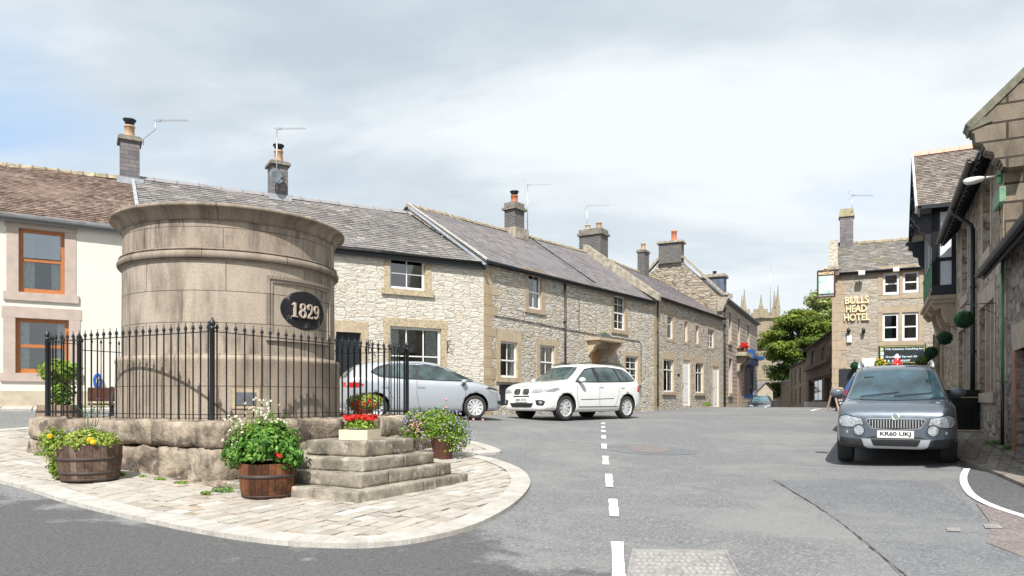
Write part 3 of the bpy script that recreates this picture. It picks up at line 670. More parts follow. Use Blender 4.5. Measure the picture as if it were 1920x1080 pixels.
# low footing course at the front corner
m = MB(); fo = PC + VV * -.08 - U * .10; eroded(m, Vector((fo.x, fo.y, gz(fo.x, fo.y) - .1)), VV, U, Z1, 1.5, .3, .20, .03, .4, seed=9); pbuild(m, 'footing_stone', M['block'], plat)
m = MB(); q = [PC, WR, WB, WL]; ii = [cent + (p - cent) * .93 for p in q]
for i in range(12):
    for j in range(12):
        def bl(s_, t): return ii[0].lerp(ii[1], s_).lerp(ii[3].lerp(ii[2], s_), t) + Z1 * (PT - .03)
        m.quad(bl(i / 12 + .002, j / 12 + .002), bl((i + 1) / 12, j / 12 + .002), bl((i + 1) / 12, (j + 1) / 12), bl(i / 12 + .002, (j + 1) / 12), r=rng.random())
pbuild(m, 'platform_paving', M['flag'], plat)

# ---------------------------------------------------------------- monument drum
C0 = Vector((-4.95, 12.6, PT))
mon = thing('round_monument', 'round gritstone drum with moulded cornice and black oval date plaque inside the railings', 'monument', C0)
ze = lambda z: z + EYE - PT    # eye height -> height over the platform
CA = math.atan2(-C0.y, -C0.x)  # direction to the camera
m = MB(); m.lathe([(1.84, -.1), (1.84, .35), (1.835, ze(.60)), (1.85, ze(.64)), (1.84, ze(.68)), (1.80, ze(.715)), (1.745, ze(.735))], n=128, uo=.55); pbp = m.build('plinth', M['plinthm'], mon)
m = MB(); m.lathe([(1.745, ze(.72)), (1.745, ze(1.31)), (1.74, ze(1.8)), (1.74, ze(2.17))], n=128, uo=.98); m.build('shaft', M['monument'], mon)
def arc(cx, cz, rr, a, b, n=8): return [(cx + rr * math.cos(R(a + (b - a) * i / n)), cz + rr * math.sin(R(a + (b - a) * i / n))) for i in range(n + 1)]
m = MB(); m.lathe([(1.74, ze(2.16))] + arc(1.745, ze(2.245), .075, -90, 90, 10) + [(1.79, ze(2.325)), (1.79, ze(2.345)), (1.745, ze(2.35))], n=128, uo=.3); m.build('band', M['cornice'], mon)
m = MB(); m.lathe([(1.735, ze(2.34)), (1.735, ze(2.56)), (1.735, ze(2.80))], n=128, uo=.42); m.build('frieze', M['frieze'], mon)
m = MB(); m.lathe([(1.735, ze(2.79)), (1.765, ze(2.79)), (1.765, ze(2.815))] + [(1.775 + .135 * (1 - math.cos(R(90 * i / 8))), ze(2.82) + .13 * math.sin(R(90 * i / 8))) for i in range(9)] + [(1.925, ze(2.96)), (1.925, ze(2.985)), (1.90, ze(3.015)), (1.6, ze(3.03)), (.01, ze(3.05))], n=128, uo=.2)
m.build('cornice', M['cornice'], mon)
# small metal hatch with a rough stone frame low on the plinth
HA = CA + R(5.7)
for nm, w_, z0_, z1_, rr_, mt in (('hatch_frame', .20, -.115, .19, 1.856, 'dress'), ('hatch', .145, -.065, .135, 1.866, 'greyhatch')):
    m = MB()
    for i in range(6):
        a0 = HA + (-w_ + 2 * w_ * i / 6) / 1.85; a1 = HA + (-w_ + 2 * w_ * (i + 1) / 6) / 1.85
        q = [Vector((rr_ * math.cos(a), rr_ * math.sin(a), ze(z))) for a, z in ((a0, z0_), (a1, z0_), (a1, z1_), (a0, z1_))]; k = [Vector((p.x * 1.80 / rr_, p.y * 1.80 / rr_, p.z)) for p in q]
        m.quad(*q); m.quad(k[0], k[1], q[1], q[0]); m.quad(q[3], q[2], k[2], k[3])
    m.build(nm, M.get(mt) or plain('grey metal hatch', (.12, .125, .135), .6, var=.3), mon)
# plaque panel: raised moulding, black oval, raised numerals, all bent round the drum
PA = CA + R(39.8)
def cyl(a, z, rr): return Vector((rr * math.cos(PA + a), rr * math.sin(PA + a), ze(z)))
m = MB()
def frame_strip(a0, a1, z0, z1, r0, r1):
    n = max(2, int(abs(a1 - a0) / R(2)))
    for i in range(n):
        s0 = a0 + (a1 - a0) * i / n; s1 = a0 + (a1 - a0) * (i + 1) / n
        A = [cyl(s0, z0, r1), cyl(s1, z0, r1), cyl(s1, z1, r1), cyl(s0, z1, r1)]; B = [cyl(s0, z0, r0), cyl(s1, z0, r0), cyl(s1, z1, r0), cyl(s0, z1, r0)]
        m.quad(*A); m.quad(B[0], B[1], A[1], A[0]); m.quad(A[3], A[2], B[2], B[3])
        if i == 0: m.quad(B[0], A[0], A[3], B[3])
        if i == n - 1: m.quad(A[1], B[1], B[2], A[2])
h_ = R(24); t_ = R(1.8)
for k, rr in ((0, 1.785), (1, 1.765)):
    e = k * t_; ez = k * .05
    frame_strip(-h_ + e, h_ - e, 1.99 - ez - .05, 1.99 - ez, 1.70, rr); frame_strip(-h_ + e, h_ - e, .96 + ez, 1.01 + ez, 1.70, rr)
    frame_strip(-h_ + e, -h_ + e + t_, 1.01 + ez, 1.94 - ez, 1.70, rr); frame_strip(h_ - e - t_, h_ - e, 1.01 + ez, 1.94 - ez, 1.70, rr)
m.build('panel_moulding', M['monument'], mon)
m = MB(); no = 48; rings = [0, .25, .5, .75, .96, 1.0]
for i in range(len(rings) - 1):
    for k in range(no):
        def op(rg, kk): t = 2 * math.pi * kk / no; return cyl(R(16.5) * rg * math.cos(t), 1.49 + .325 * rg * math.sin(t), 1.752 if rg < 1 else 1.735)
        a, b, c, d = op(rings[i], k), op(rings[i + 1], k), op(rings[i + 1], k + 1), op(rings[i], k + 1)
        if i == 0: m.quad(a, b, c)
        else: m.quad(a, b, c, d)
M['plaque'] = rndmat('worn black plaque', [(0, (.018, .019, .022)), (1, (.022, .022, .025))], var=.4, scale=5, bump=.3, patch=((.20, .165, .14), 6.5, .585, .7))
pl = m.build('plaque', M['plaque'], mon)
def stroke(pts):   # (x, y, width) -> quads outline in glyph units
    o = []; L_ = []
    for i, (x, y, w) in enumerate(pts):
        a = pts[max(0, i - 1)]; b = pts[min(len(pts) - 1, i + 1)]; dx, dy = b[0] - a[0], b[1] - a[1]; l = math.hypot(dx, dy) or 1; L_.append(((x - dy / l * w / 2, y + dx / l * w / 2), (x + dy / l * w / 2, y - dx / l * w / 2)))
    return [(L_[i][0], L_[i][1], L_[i + 1][1], L_[i + 1][0]) for i in range(len(L_) - 1)]
def ell(cx, cy, rx, ry, a, b, w0, w1, n=16):   # thick at the sides, thin top and bottom
    return [(cx + rx * math.cos(R(a + (b - a) * i / n)), cy + ry * math.sin(R(a + (b - a) * i / n)), w0 + (w1 - w0) * abs(math.cos(R(a + (b - a) * i / n)))) for i in range(n + 1)]
G = {'1': [stroke([(.3, .04, .16), (.3, .96, .16)]), stroke([(.08, .03, .06), (.52, .03, .06)]), stroke([(.1, .80, .05), (.3, .97, .09)])],
     '8': [stroke(ell(.3, .74, .17, .22, 0, 360, .06, .11)), stroke(ell(.3, .27, .22, .25, 0, 360, .07, .15))],
     '2': [stroke(ell(.28, .72, .19, .24, 175, -20, .09, .14)), stroke([(.46, .64, .13), (.38, .42, .12), (.2, .2, .08), (.08, .06, .07)]), stroke([(.06, .07, .13), (.3, .08, .14), (.46, .03, .10), (.53, .16, .04)]), stroke(ell(.14, .68, .045, .045, 0, 360, .08, .08, 8))],
     '9': [stroke(ell(.28, .68, .19, .26, 0, 360, .07, .12)), stroke([(.47, .70, .13), (.46, .45, .13), (.38, .18, .10), (.2, .04, .07), (.1, .08, .05)]), stroke(ell(.14, .12, .045, .045, 0, 360, .08, .08, 8))]}
m = MB(); gh = .238; x = -.32
for ch in '1829':
    for st in G[ch]:
        for q in st:
            pr = [(x + gx * gh * 1.08, 1.37 + gy * gh) for gx, gy in q]
            A = [cyl(a / 1.77, b, 1.775) for a, b in pr]; B = [cyl(a / 1.75, b, 1.745) for a, b in pr]
            m.quad(*A)
            for k in range(4): m.quad(B[k], B[(k + 1) % 4], A[(k + 1) % 4], A[k])
    x += gh * .69
M['numeral'] = plain('bare stone numerals', (.52, .42, .35), .9, var=.15, bump=.2)
m.build('numeral_relief', M['numeral'], pl, fixn=True)

# ---------------------------------------------------------------- iron railing
PF = Vector((-4.10, 9.70, PT)); PL = Vector((-7.50, 11.45, PT)); PR = Vector((-2.01, 13.60, PT)); PB = PL + PR - PF; PB.z = PT
rail = thing('iron_railing', 'black spear-topped iron railing square round the stone drum', 'railing', PF)
m = MB(); m.lathe([(.0105, 0), (.0105, 1.225), (.017, 1.228), (.017, 1.24), (.011, 1.25), (.026, 1.268), (.027, 1.277), (.006, 1.325), (.004, 1.335), (.008, 1.345), (.007, 1.355), (.0, 1.362)], n=8)
pk = m.build('picket', M['black'], rail)
m = MB(); m.lathe([(.034, 0), (.034, 1.25), (.041, 1.255), (.041, 1.27), (.03, 1.28), (.03, 1.29), (.042, 1.31), (.045, 1.33), (.037, 1.355), (.018, 1.38), (.014, 1.40), (.0, 1.41)], n=14)
po = m.build('post', M['black'], rail)
first = True; lastp = None; npk = 0
def putp(src, w, used=[set()]):
    v = w - PF
    if src.name not in used[0]: used[0].add(src.name); src.location = v; return src
    c = src.copy(); COL.objects.link(c); c.location = v; return c
for p in (PF, PL, PR, PB): putp(po, p)
GA = PL.lerp(PB, .115); GB = PL.lerp(PB, .32)
putp(po, GA); putp(po, GB)
def panel(A, B, n, par=rail, name='rail'):
    for z, w, h in ((1.215, .036, .010), (.075, .036, .010)):
        m = MB(); m.bar(A - PF + Z1 * z, B - PF + Z1 * z, w, h); m.build(name, M['black'], par)
    d = (B - A)
    for i in range(n):
        putp(pk, A + d * ((i + .5) / n))
panel(PF, PL, 25); panel(PF, PR, 28); panel(PR, PB, 25); panel(GB, PB, 17); panel(PL, GA, 3)
m = MB()
g = thing('gate', '', ''); del g['label']; del g['category']; COL.objects.unlink(g); bpy.data.objects.remove(g)
m = MB(); A = GA - PF + (GB - GA).normalized() * .05; B = GB - PF - (GB - GA).normalized() * .05
for z in (1.12, .16): m.bar(A + Z1 * z, B + Z1 * z, .03, .012)
for i in range(6): q = A.lerp(B, i / 5); m.tube([q + Z1 * .1, q + Z1 * (1.25)], .008, 6); m.lathe([(.009, 1.25), (.021, 1.268), (.006, 1.32), (0, 1.34)], q, n=8)
m.build('gate', M['black'], rail)

# ---------------------------------------------------------------- steps
c0 = Vector((-1.695, 7.8, 0)); stp = thing('stone_steps', 'four tier worn stone mounting steps against the platform beside the barrel', 'steps', (c0.x, c0.y, gz(c0.x, c0.y)))
tiers = [(Vector((-1.695, 7.8, 0)), -.997, 2.27, None, -1.25), (Vector((-1.722, 8.07, 0)), -.84, 1.86, None, -1.0), (Vector((-1.751, 8.34, 0)), -.685, 1.45, None, -.845), (Vector((-1.79, 8.62, 0)), -.492, 1.0, .97, -.685)]
for k, (c, zt, lu, lv, zb) in enumerate(tiers):
    t = (c - PC).dot(-VV); lv = lv or t - .02
    cuts = {0: [.0, .55, 1.0], 1: [0, .28, .82, 1.0], 2: [0, .55, 1.0], 3: [0, 1]}[k]
    m = MB()
    for i in range(len(cuts) - 1):
        eroded(m, c + U * (lu * cuts[i] + (.003 if i else 0)) + Z1 * (zb + EYE), U, VV, Z1, lu * (cuts[i + 1] - cuts[i]) - .003, lv, zt - zb, .007, rng.random(), .03, seed=k * 3 + i, rr=.012)
    o = pbuild(m, 'step', M['step'], stp)

def trough(c, label):
    t = thing('flower_trough', label, 'planter', c); t.rotation_euler[2] = math.atan2(U.y, U.x)
    m = MB(); m.box(-.18, .18, -.20, .20, 0, .125); m.build('trough', M['plantr'], t, bevel=.012)
    return t
tc_ = Vector((-1.79, 8.62, 0)) + U * .30 + VV * .33; tc_.z = -.492 + EYE + .005
trg = trough(tc_, 'cream square stone trough of red geraniums on the top step')
trg.rotation_euler[2] = math.atan2(U.y, U.x) + .2
m = MB(); leaves(m, (0, 0, .16), .20, .20, .12, 900, .022, .3, .2, 1, bottom=-.1); m.build('foliage', M['leaf'], trg)
m = MB()
for _ in range(150):
    a = rng.random() * 6.28; q = rng.random() ** .5 * .21; petals(m, (q * math.cos(a), q * math.sin(a), .27 + rng.uniform(-.02, .03)), .035, 5)
m.build('flowers', M['flower'], trg)

# ---------------------------------------------------------------- barrels
def barrel(name, label, c, rt, rb, h, wood, hoops, cat='barrel planter', flare=.0, r_mid=0, group='half barrel planters'):
    t = thing(name, label, cat, c, group=group); n = 26; m = MB()
    for k in range(n):
        a0 = 2 * math.pi * k / n + .006; a1 = 2 * math.pi * (k + 1) / n - .006; rr = rng.random(); L_ = 9
        for i in range(L_):
            z0 = h * i / L_; z1 = h * (i + 1) / L_
            def rad(z): s_ = z / h; return rb + (rt - rb) * s_ + math.sin(math.pi * s_) * r_mid
            q = [(rad(z0), a0, z0), (rad(z0), a1, z0), (rad(z1), a1, z1), (rad(z1), a0, z1)]
            m.quad(*[(r_ * math.cos(a), r_ * math.sin(a), z) for r_, a, z in q], r=rr)
            if i == L_ - 1:
                m.quad((rt * math.cos(a0), rt * math.sin(a0), h), (rt * math.cos(a1), rt * math.sin(a1), h), ((rt - .03) * math.cos(a1), (rt - .03) * math.sin(a1), h), ((rt - .03) * math.cos(a0), (rt - .03) * math.sin(a0), h), r=rr)
    m.lathe([(rb - .008, 0), (rb + (rt - rb) * .5 + r_mid - .008, h / 2), (rt - .008, h - .005), (rt - .03, h), (rt - .035, h - .08)], n=n, r=0)
    m.build('staves', wood, t)
    for z, hh in hoops:
        rr = rb + (rt - rb) * z / h + math.sin(math.pi * z / h) * r_mid + .004; r2 = rb + (rt - rb) * (z + hh) / h + math.sin(math.pi * (z + hh) / h) * r_mid + .004
        m = MB(); m.lathe([(rr - .004, z), (rr, z), (r2, z + hh), (r2 - .004, z + hh)], n=40); m.build('hoop', M['hoop'], t)
    m = MB(); m.lathe([(rt - .03, h - .05), (.01, h - .03)], n=20); m.build('soil', M['soil'], t)
    return t
# barrel left of the platform corner
g1 = at(169, 912); b1c = g1 * (1 + .31 / g1.xy.length); b1c.z = gz(b1c.x, b1c.y) + .035
b1 = barrel('barrel_planter', 'wide grey brown half barrel overflowing with lime foliage and yellow flowers', b1c, .365, .32, .45, M['wood'], [(.255, .045), (.085, .035), (.005, .03)], r_mid=.012)
m = MB(); leaves(m, (0, 0, .42), .36, .36, .23, 2600, .022, .55, 0, 1, bottom=-.05, lump=.3); leaves(m, (-.36, -.05, .36), .17, .2, .30, 1100, .02, .4, 0, .8, lump=.3); leaves(m, (-.47, .02, .5), .16, .2, .16, 700, .022, .4, 0, .8, lump=.3)
leaves(m, (-.34, -.1, .14), .11, .12, .14, 400, .02, .3, 0, .5); m.build('foliage', M['leafy'], b1)
for (x, y, z) in ((-.38, -.2, .56), (.17, -.3, .52), (.22, -.31, .49)): m = MB(); petals(m, (x, y, z), .05, 22); m.build('yellow_flower', M['fyellow'], b1)
m = MB()
for _ in range(45): a = rng.random() * 6.28; q = rng.uniform(.1, .42); petals(m, (-.12 + q * math.cos(a), q * math.sin(a) * .8, .60 + rng.uniform(-.1, .08)), .018, 5)
for _ in range(10): petals(m, (rng.uniform(-.05, .15), rng.uniform(-.1, .1), rng.uniform(.7, 1.05)), .014, 5)
m.build('small_flowers', M['fpurple'], b1)
m = MB()
for k in range(7): a = rng.uniform(-.12, .06); m.tube([(a, 0, .5), (a + rng.uniform(-.08, .12), 0, .8), (a + rng.uniform(-.2, .2), 0, 1.0)], .004, 4, cap=False, r=.4)
m.build('stems', M['leafg'], b1)
# barrel in front of the steps
g2 = at(502, 943); b2c = g2 * (1 + .285 / g2.xy.length); b2c.z = gz(b2c.x, b2c.y) + .03
b2 = barrel('barrel_planter', 'smaller red brown half barrel with one black hoop standing between wall corner and steps', b2c, .325, .285, .40, M['wood2'], [(.235, .04), (.02, .02)], r_mid=.01)
m = MB(); leaves(m, (-.03, 0, .58), .39, .36, .30, 2700, .033, .5, 0, 1, lump=.35, bottom=-.5); leaves(m, (.26, -.08, .48), .19, .2, .17, 450, .036, .4, 0, .9); leaves(m, (-.32, -.05, .52), .2, .2, .2, 500, .032, .4, .1, 1)
m.build('foliage', M['leafg'], b2)
m = MB()
for k in range(34):
    a = rng.uniform(-.42, .20); h = rng.uniform(.75, 1.0) + (.14 if -.2 < a < .1 else 0); y = rng.uniform(-.2, .2)
    m.tube([(a * .3, y * .5, .45), (a * .7, y, h * .8), (a, y, h)], .003, 4, cap=False, r=.6); leaves(m, (a * .8, y, h * .82), .05, .05, .1, 14, .02, .2, .3, 1)
m.build('flower_stems', M['leaf'], b2)
m = MB()
for k in range(120):
    a = rng.uniform(-.50, .20); h = rng.uniform(.72, 1.0) + (.15 if -.2 < a < .1 else -.05); y = rng.uniform(-.25, .2); petals(m, (a, y, h), .026, 6)
for k in range(14): petals(m, (rng.uniform(-.42, -.3), -.1, rng.uniform(.5, .7)), .024, 6)
m.build('cream_flowers', M['fwhite'], b2)
m = MB()
for (x, z) in ((.19, .53), (.25, .50), (.23, .49), (.21, .51)): petals(m, (x, -.27, z), .034, 9)
m.build('red_flower', M['flower'], b2)
# pot with purple flowers at the right end of the steps
g3_ = at(828, 866); p3 = thing('flower_pot', 'brown pot buried under purple and pink cranesbill behind the steps', 'planter', Vector((g3_.x, g3_.y + .2, gz(g3_.x, g3_.y + .2) + .03)))
m = MB(); m.lathe([(.15, 0), (.21, .32), (.225, .34), (.20, .34), (.19, .30), (.01, .30)], n=24); m.build('pot', M['benchw'], p3)
m = MB(); leaves(m, (-.16, .1, .52), .55, .42, .34, 4300, .023, .55, 0, 1, lump=.28, bottom=-.6); leaves(m, (.22, 0, .33), .26, .25, .26, 900, .022, .5, 0, 1, lump=.3); m.build('foliage', M['leaf'], p3)
m = MB()
for k in range(150):
    d = Vector((rng.gauss(0, 1), rng.gauss(-.5, .8), rng.gauss(.3, .8))).normalized(); c = Vector((-.14, .08, .50)); petals(m, c + Vector((d.x * .62, d.y * .46, d.z * .38)), .022, 5)
for k in range(25): petals(m, (rng.uniform(.25, .55), rng.uniform(-.2, .1), rng.uniform(.15, .5)), .022, 5)
m.build('purple_flowers', M['fpurple'], p3)
m = MB()
for k in range(26): petals(m, (-.42 + rng.gauss(0, .08), -.30, .55 + rng.gauss(0, .09)), .026, 6)
m.build('pink_flowers', M['fpink'], p3)
for (x, z) in ((.52, .66), (.06, 1.0), (.06, .86), (.68, .65)): m = MB(); m.ball((x, 0, z), .022, n=6); m.build('seed_head', M['fpink'], p3)
m = MB()
for a, b in (((.06, .7), (.06, 1.0)), ((.4, .5), (.52, .66)), ((.45, .45), (.68, .65)), ((.35, .5), (.48, .8))): m.tube([(a[0], 0, a[1]), (b[0], 0, b[1])], .003, 4, r=.6)
m.build('flower_stalks', M['leaf'], p3)
# geranium pot behind the railings, on the platform
p4 = thing('geranium_pot', 'bright green pot plant with red geraniums behind the railing in front of the silver car', 'planter', (-2.95, 14.15, PT))
m = MB(); m.lathe([(.13, 0), (.18, .16), (.19, .17), (.16, .17), (.01, .15)], n=20); m.build('pot', M['terra'], p4)
m = MB(); leaves(m, (.02, 0, .24), .38, .3, .19, 1500, .03, .5, .3, 1, bottom=-.9); m.build('foliage', M['leafy'], p4)
m = MB()
for (x, z) in ((-.16, .20), (-.08, .12), (-.02, .24), (.05, .2), (.18, .25), (.24, .18), (-.1, .22), (-.05, .05)):
    m = MB()
    for _ in range(6): petals(m, (x + rng.gauss(0, .02), -.3, z + rng.gauss(0, .02)), .03, 6)
    m.build('flower_head', M['flower'], p4)
# barrel with a shrub behind the left railing post
b5c = P(112, 800, 12.7); b5c.z = gz(b5c.x, b5c.y) + .03
b5 = barrel('barrel_planter', 'pale wooden barrel with a leafy shrub behind the left railing post', b5c, .34, .42, .58, rndmat('pale oak staves', [(0, (.20, .14, .10)), (1, (.30, .22, .16))], var=.3), [(.45, .04), (.12, .04)], r_mid=.0)
m = MB()
for k in range(9): a = k / 9 * 6.28; m.tube([(0, 0, .5), (.1 * math.cos(a), .1 * math.sin(a), .9), (.22 * math.cos(a), .22 * math.sin(a), 1.3)], .01, 5, cap=False)
m.build('branches', M['bark'], b5)
m = MB(); leaves(m, (.0, 0, 1.18), .36, .33, .22, 800, .045, .3, .1, 1, lump=.3); leaves(m, (.02, 0, .82), .24, .24, .3, 550, .04, .3, 0, .8); m.build('foliage', M['leaf'], b5)

# weeds at the feet of walls
def weed(px, py, w, h, label, mat='leaf', n=160, s=.022):
    s *= .62; n = int(n * 1.9)
    c = at(px, py); t = MB(); leaves(t, (0, 0, h * .4), w, w * .6, h, n, s, .2, .2, 1, bottom=-.2); o = t.build('weed', M[mat]); o.location = (c.x, c.y, c.z + .03)
    tag(o, label, 'weed', 'weeds at the foot of the stonework'); return o
weed(418, 928, .16, .05, 'leafy weed between barrel and wall footing', 'leafg'); weed(385, 932, .06, .03, 'tiny weed left of the leafy one by the wall footing', n=60); weed(300, 905, .08, .03, 'low weed under the eroded wall block', n=70)
weed(792, 922, .05, .06, 'grass tuft at the foot of the bottom step', n=90); weed(648, 942, .05, .05, 'small weed near the front corner of the bottom step', n=50); weed(228, 897, .06, .05, 'weed between grey barrel and wall', n=60)
weed(340, 912, .10, .03, 'low weeds along the wall footing under the eroded blocks', n=90); weed(268, 900, .05, .03, 'tiny weed close to the grey brown barrel', n=40); weed(75, 858, .10, .04, 'pale weeds at the left end of the platform wall', n=90)
weed(940, 777, .28, .12, 'weeds between the silver car and the white car', n=300, s=.035); weed(1325, 764, .3, .2, 'weed under the far terrace window', n=200, s=.05)
# ---------------------------------------------------------------- building kit
class Fr:
    """a facade line on the ground: local x runs left to right seen from the street, y runs into the building"""
    def __init__(s, A, B):
        s.A = Vector((A[0], A[1], 0)); B = Vector((B[0], B[1], 0)); s.d = (B - s.A).normalized(); s.n = Vector((-s.d.y, s.d.x, 0)); s.L = (B - s.A).length
        s.z0 = min(gz(*(s.A + s.d * s.L * t).xy) for t in (0, .25, .5, .75, 1)) - .0
        s.rot = math.atan2(s.d.y, s.d.x)
    def pix(s, px, py, y=0):
        rx = (px - HX) / F; rz = (HY - py) / F; a = s.A + s.n * y
        # a + d*t = Y*(rx,1)
        t = (rx * a.y - a.x) / (s.d.x - rx * s.d.y); Y = a.y + s.d.y * t
        return t, rz * Y + EYE - s.z0
    def rect(s, x0, x1, yt, yb, y=0):
        m = (x0 + x1) / 2; return (s.pix(x0, yt, y)[0], s.pix(x1, yt, y)[0], s.pix(m, yb, y)[1], s.pix(m, yt, y)[1])
    def thing(s, name, label, cat, group=None): return thing(name, label, cat, (s.A.x, s.A.y, s.z0), s.rot, group)
    def w(s, x, y, z): return s.A + s.d * x + s.n * y + Vector((0, 0, s.z0 + z))
def wall(mb, x0, x1, zb, zt, holes=(), y=0, rev=.16):
    zt0, zt1 = zt if isinstance(zt, tuple) else (zt, zt); T = lambda x: zt0 + (zt1 - zt0) * (x - x0) / (x1 - x0)
    X = sorted(set([x0, x1] + [h[0] for h in holes] + [h[1] for h in holes])); Zs = sorted(set([zb] + [h[2] for h in holes] + [h[3] for h in holes]))
    X = [x for x in X if x0 - 1e-6 <= x <= x1 + 1e-6]
    for i in range(len(X) - 1):
        a, b = X[i], X[i + 1]; cx = (a + b) / 2
        for j in range(len(Zs)):
            lo = Zs[j]; top = j == len(Zs) - 1; hi = None if top else Zs[j + 1]; cz = lo + .01 if top else (lo + hi) / 2
            if any(h[0] < cx < h[1] and h[2] < cz < h[3] for h in holes): continue
            mb.quad((a, y, lo), (b, y, lo), (b, y, T(b) if top else hi), (a, y, T(a) if top else hi))
    for h in holes:
        a, b, c, d = h[:4]; r = h[4] if len(h) > 4 else rev
        mb.quad((a, y, c), (a, y, d), (a, y + r, d), (a, y + r, c)); mb.quad((b, y, d), (b, y, c), (b, y + r, c), (b, y + r, d))
        mb.quad((a, y, d), (b, y, d), (b, y + r, d), (a, y + r, d)); mb.quad((a, y, c), (a, y + r, c), (b, y + r, c), (b, y, c))
def slopes(mb, a0, a1, b0, b1, course=.22, tw=.3, th=.02, clip=None, jit=.006, rj=.25, wav=0):
    a0, a1, b0, b1 = map(Vector, (a0, a1, b0, b1)); n = (a1 - a0).cross(b0 - a0).normalized()
    if n.z < 0: n = -n
    H = ((b0 + b1) / 2 - (a0 + a1) / 2).length; rows = max(2, round(H / course)); 
    def pt(u, v): return a0.lerp(a1, u).lerp(b0.lerp(b1, u), v)
    Lr = (a1 - a0).length
    for r_ in range(rows):
        v0 = r_ / rows; v1 = (r_ + 1) / rows; cw = tw * rng.uniform(.85, 1.15); k = max(1, round(Lr / cw)); off = rng.random()
        for c in range(-1, k + 1):
            u0 = (c + off) / k; u1 = (c + 1 + off) / k - .004 / Lr * 1.5
            u0 = min(1, max(0, u0)); u1 = min(1, max(0, u1))
            if u1 - u0 < 1e-4: continue
            if clip and not clip(pt((u0 + u1) / 2, v0)): continue
            j = rng.uniform(0, jit) + (wav * mnoise.noise(pt(u0, v0) * .6) if wav else 0); dv = rng.uniform(-.04, .0) / rows
            p = [pt(u0, v0 + dv) + n * (th + j), pt(u1, v0 + dv) + n * (th + j + rng.uniform(-.003, .003)), pt(u1, min(1, v1 + .02 / rows)) + n * (.004 + j), pt(u0, min(1, v1 + .02 / rows)) + n * (.004 + j)]
            rr = min(1, max(0, rng.gauss(.5, rj))); mb.quad(*p, r=rr)
            q = [pt(u0, v0 + dv) - n * .01, pt(u1, v0 + dv) - n * .01]; mb.quad(q[0], q[1], p[1], p[0], r=rr * .5)
def pane_mb(mb, x0, x1, z0, z1, y): mb.quad((x0, y, z0), (x1, y, z0), (x1, y, z1), (x0, y, z1))
def window(par, rc, y=.12, frame=None, fw=.05, vb=1, hb=(.5,), bw=.022, curt=1, sill=None, surround=None, casing=None, name='window', dep=.5, midrail=None):
    """window part with pane, curtain and dark interior behind real glass"""
    frame = frame or M['white']; x0, x1, z0, z1 = rc[:4]; m = MB(); t = .05
    m.box(x0, x1, y, y + t, z0, z0 + fw * 1.3); m.box(x0, x1, y, y + t, z1 - fw, z1)
    m.box(x0, x0 + fw, y, y + t, z0 + fw * 1.3, z1 - fw); m.box(x1 - fw, x1, y, y + t, z0 + fw * 1.3, z1 - fw)
    for i in range(1, vb + 1):
        xx = x0 + (x1 - x0) * i / (vb + 1); m.box(xx - bw / 2, xx + bw / 2, y + .012, y + t - .008, z0 + fw, z1 - fw)
    for k, h in enumerate(hb):
        b_ = bw; yy = y + .010
        if midrail is not None and k == midrail: b_ = fw * .9; yy = y - .004
        zz = z0 + (z1 - z0) * h; m.box(x0 + fw * .9, x1 - fw * .9, yy, y + t - .01, zz - b_ / 2, zz + b_ / 2)
    w = m.build(name, frame, par)
    g = MB(); pane_mb(g, x0 + fw * .5, x1 - fw * .5, z0 + fw * .5, z1 - fw * .5, y + .03); g.build('pane', M['glass'], w)
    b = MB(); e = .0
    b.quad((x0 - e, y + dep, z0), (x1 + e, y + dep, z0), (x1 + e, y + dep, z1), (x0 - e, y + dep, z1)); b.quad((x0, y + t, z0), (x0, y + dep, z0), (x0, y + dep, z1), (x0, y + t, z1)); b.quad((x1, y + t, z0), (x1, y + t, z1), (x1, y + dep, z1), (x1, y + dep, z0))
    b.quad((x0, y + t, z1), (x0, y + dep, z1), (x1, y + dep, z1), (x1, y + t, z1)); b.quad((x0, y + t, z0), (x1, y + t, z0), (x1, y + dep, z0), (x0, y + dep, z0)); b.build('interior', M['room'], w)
    if curt:
        c = MB(); W_ = (x1 - x0)
        for sgn in (-1, 1):
            wd = W_ * rng.uniform(.14, .24) if curt == 1 else W_ * .5; n = 8
            xa = x0 + fw if sgn < 0 else x1 - fw
            for i in range(n):
                p = xa - sgn * wd * i / n; q = xa - sgn * wd * (i + 1) / n; dy = .015 * (i % 2); dy2 = .015 * ((i + 1) % 2)
                c.quad((p, y + .10 + dy, z0 + fw), (q, y + .10 + dy2, z0 + fw), (q, y + .10 + dy2, z1 - fw), (p, y + .10 + dy, z1 - fw), sm=True)
        c.build('curtain', M['curtain'], w)
    if surround:
        mat_, jw, lh, pr = surround; m = MB()
        if lh: m.box(x0 - jw - (.03 if lh > .15 else 0), x1 + jw + (.03 if lh > .15 else 0), -pr, .05, z1 + .003, z1 + lh)
        if jw: m.box(x0 - jw, x0 - .002, -pr - .002, .04, z0, z1); m.box(x1 + .002, x1 + jw, -pr - .002, .04, z0, z1)
        m.build('surround', mat_, w, bevel=.008)
        # stone reveals inside the opening
        m = MB(); m.quad((x0 + .001, -pr, z0), (x0 + .001, -pr, z1), (x0 + .001, y, z1), (x0 + .001, y, z0)); m.quad((x1 - .001, -pr, z1), (x1 - .001, -pr, z0), (x1 - .001, y, z0), (x1 - .001, y, z1)); m.quad((x0, -pr, z1 - .001), (x1, -pr, z1 - .001), (x1, y, z1 - .001), (x0, y, z1 - .001)); m.build('reveal', mat_, w)
    if sill:
        mat_, sh, ov, pr = sill; m = MB(); m.box(x0 - ov, x1 + ov, -pr, y + .02, z0 - sh, z0 - .002); m.build('sill', mat_, w, bevel=.008)
    return w
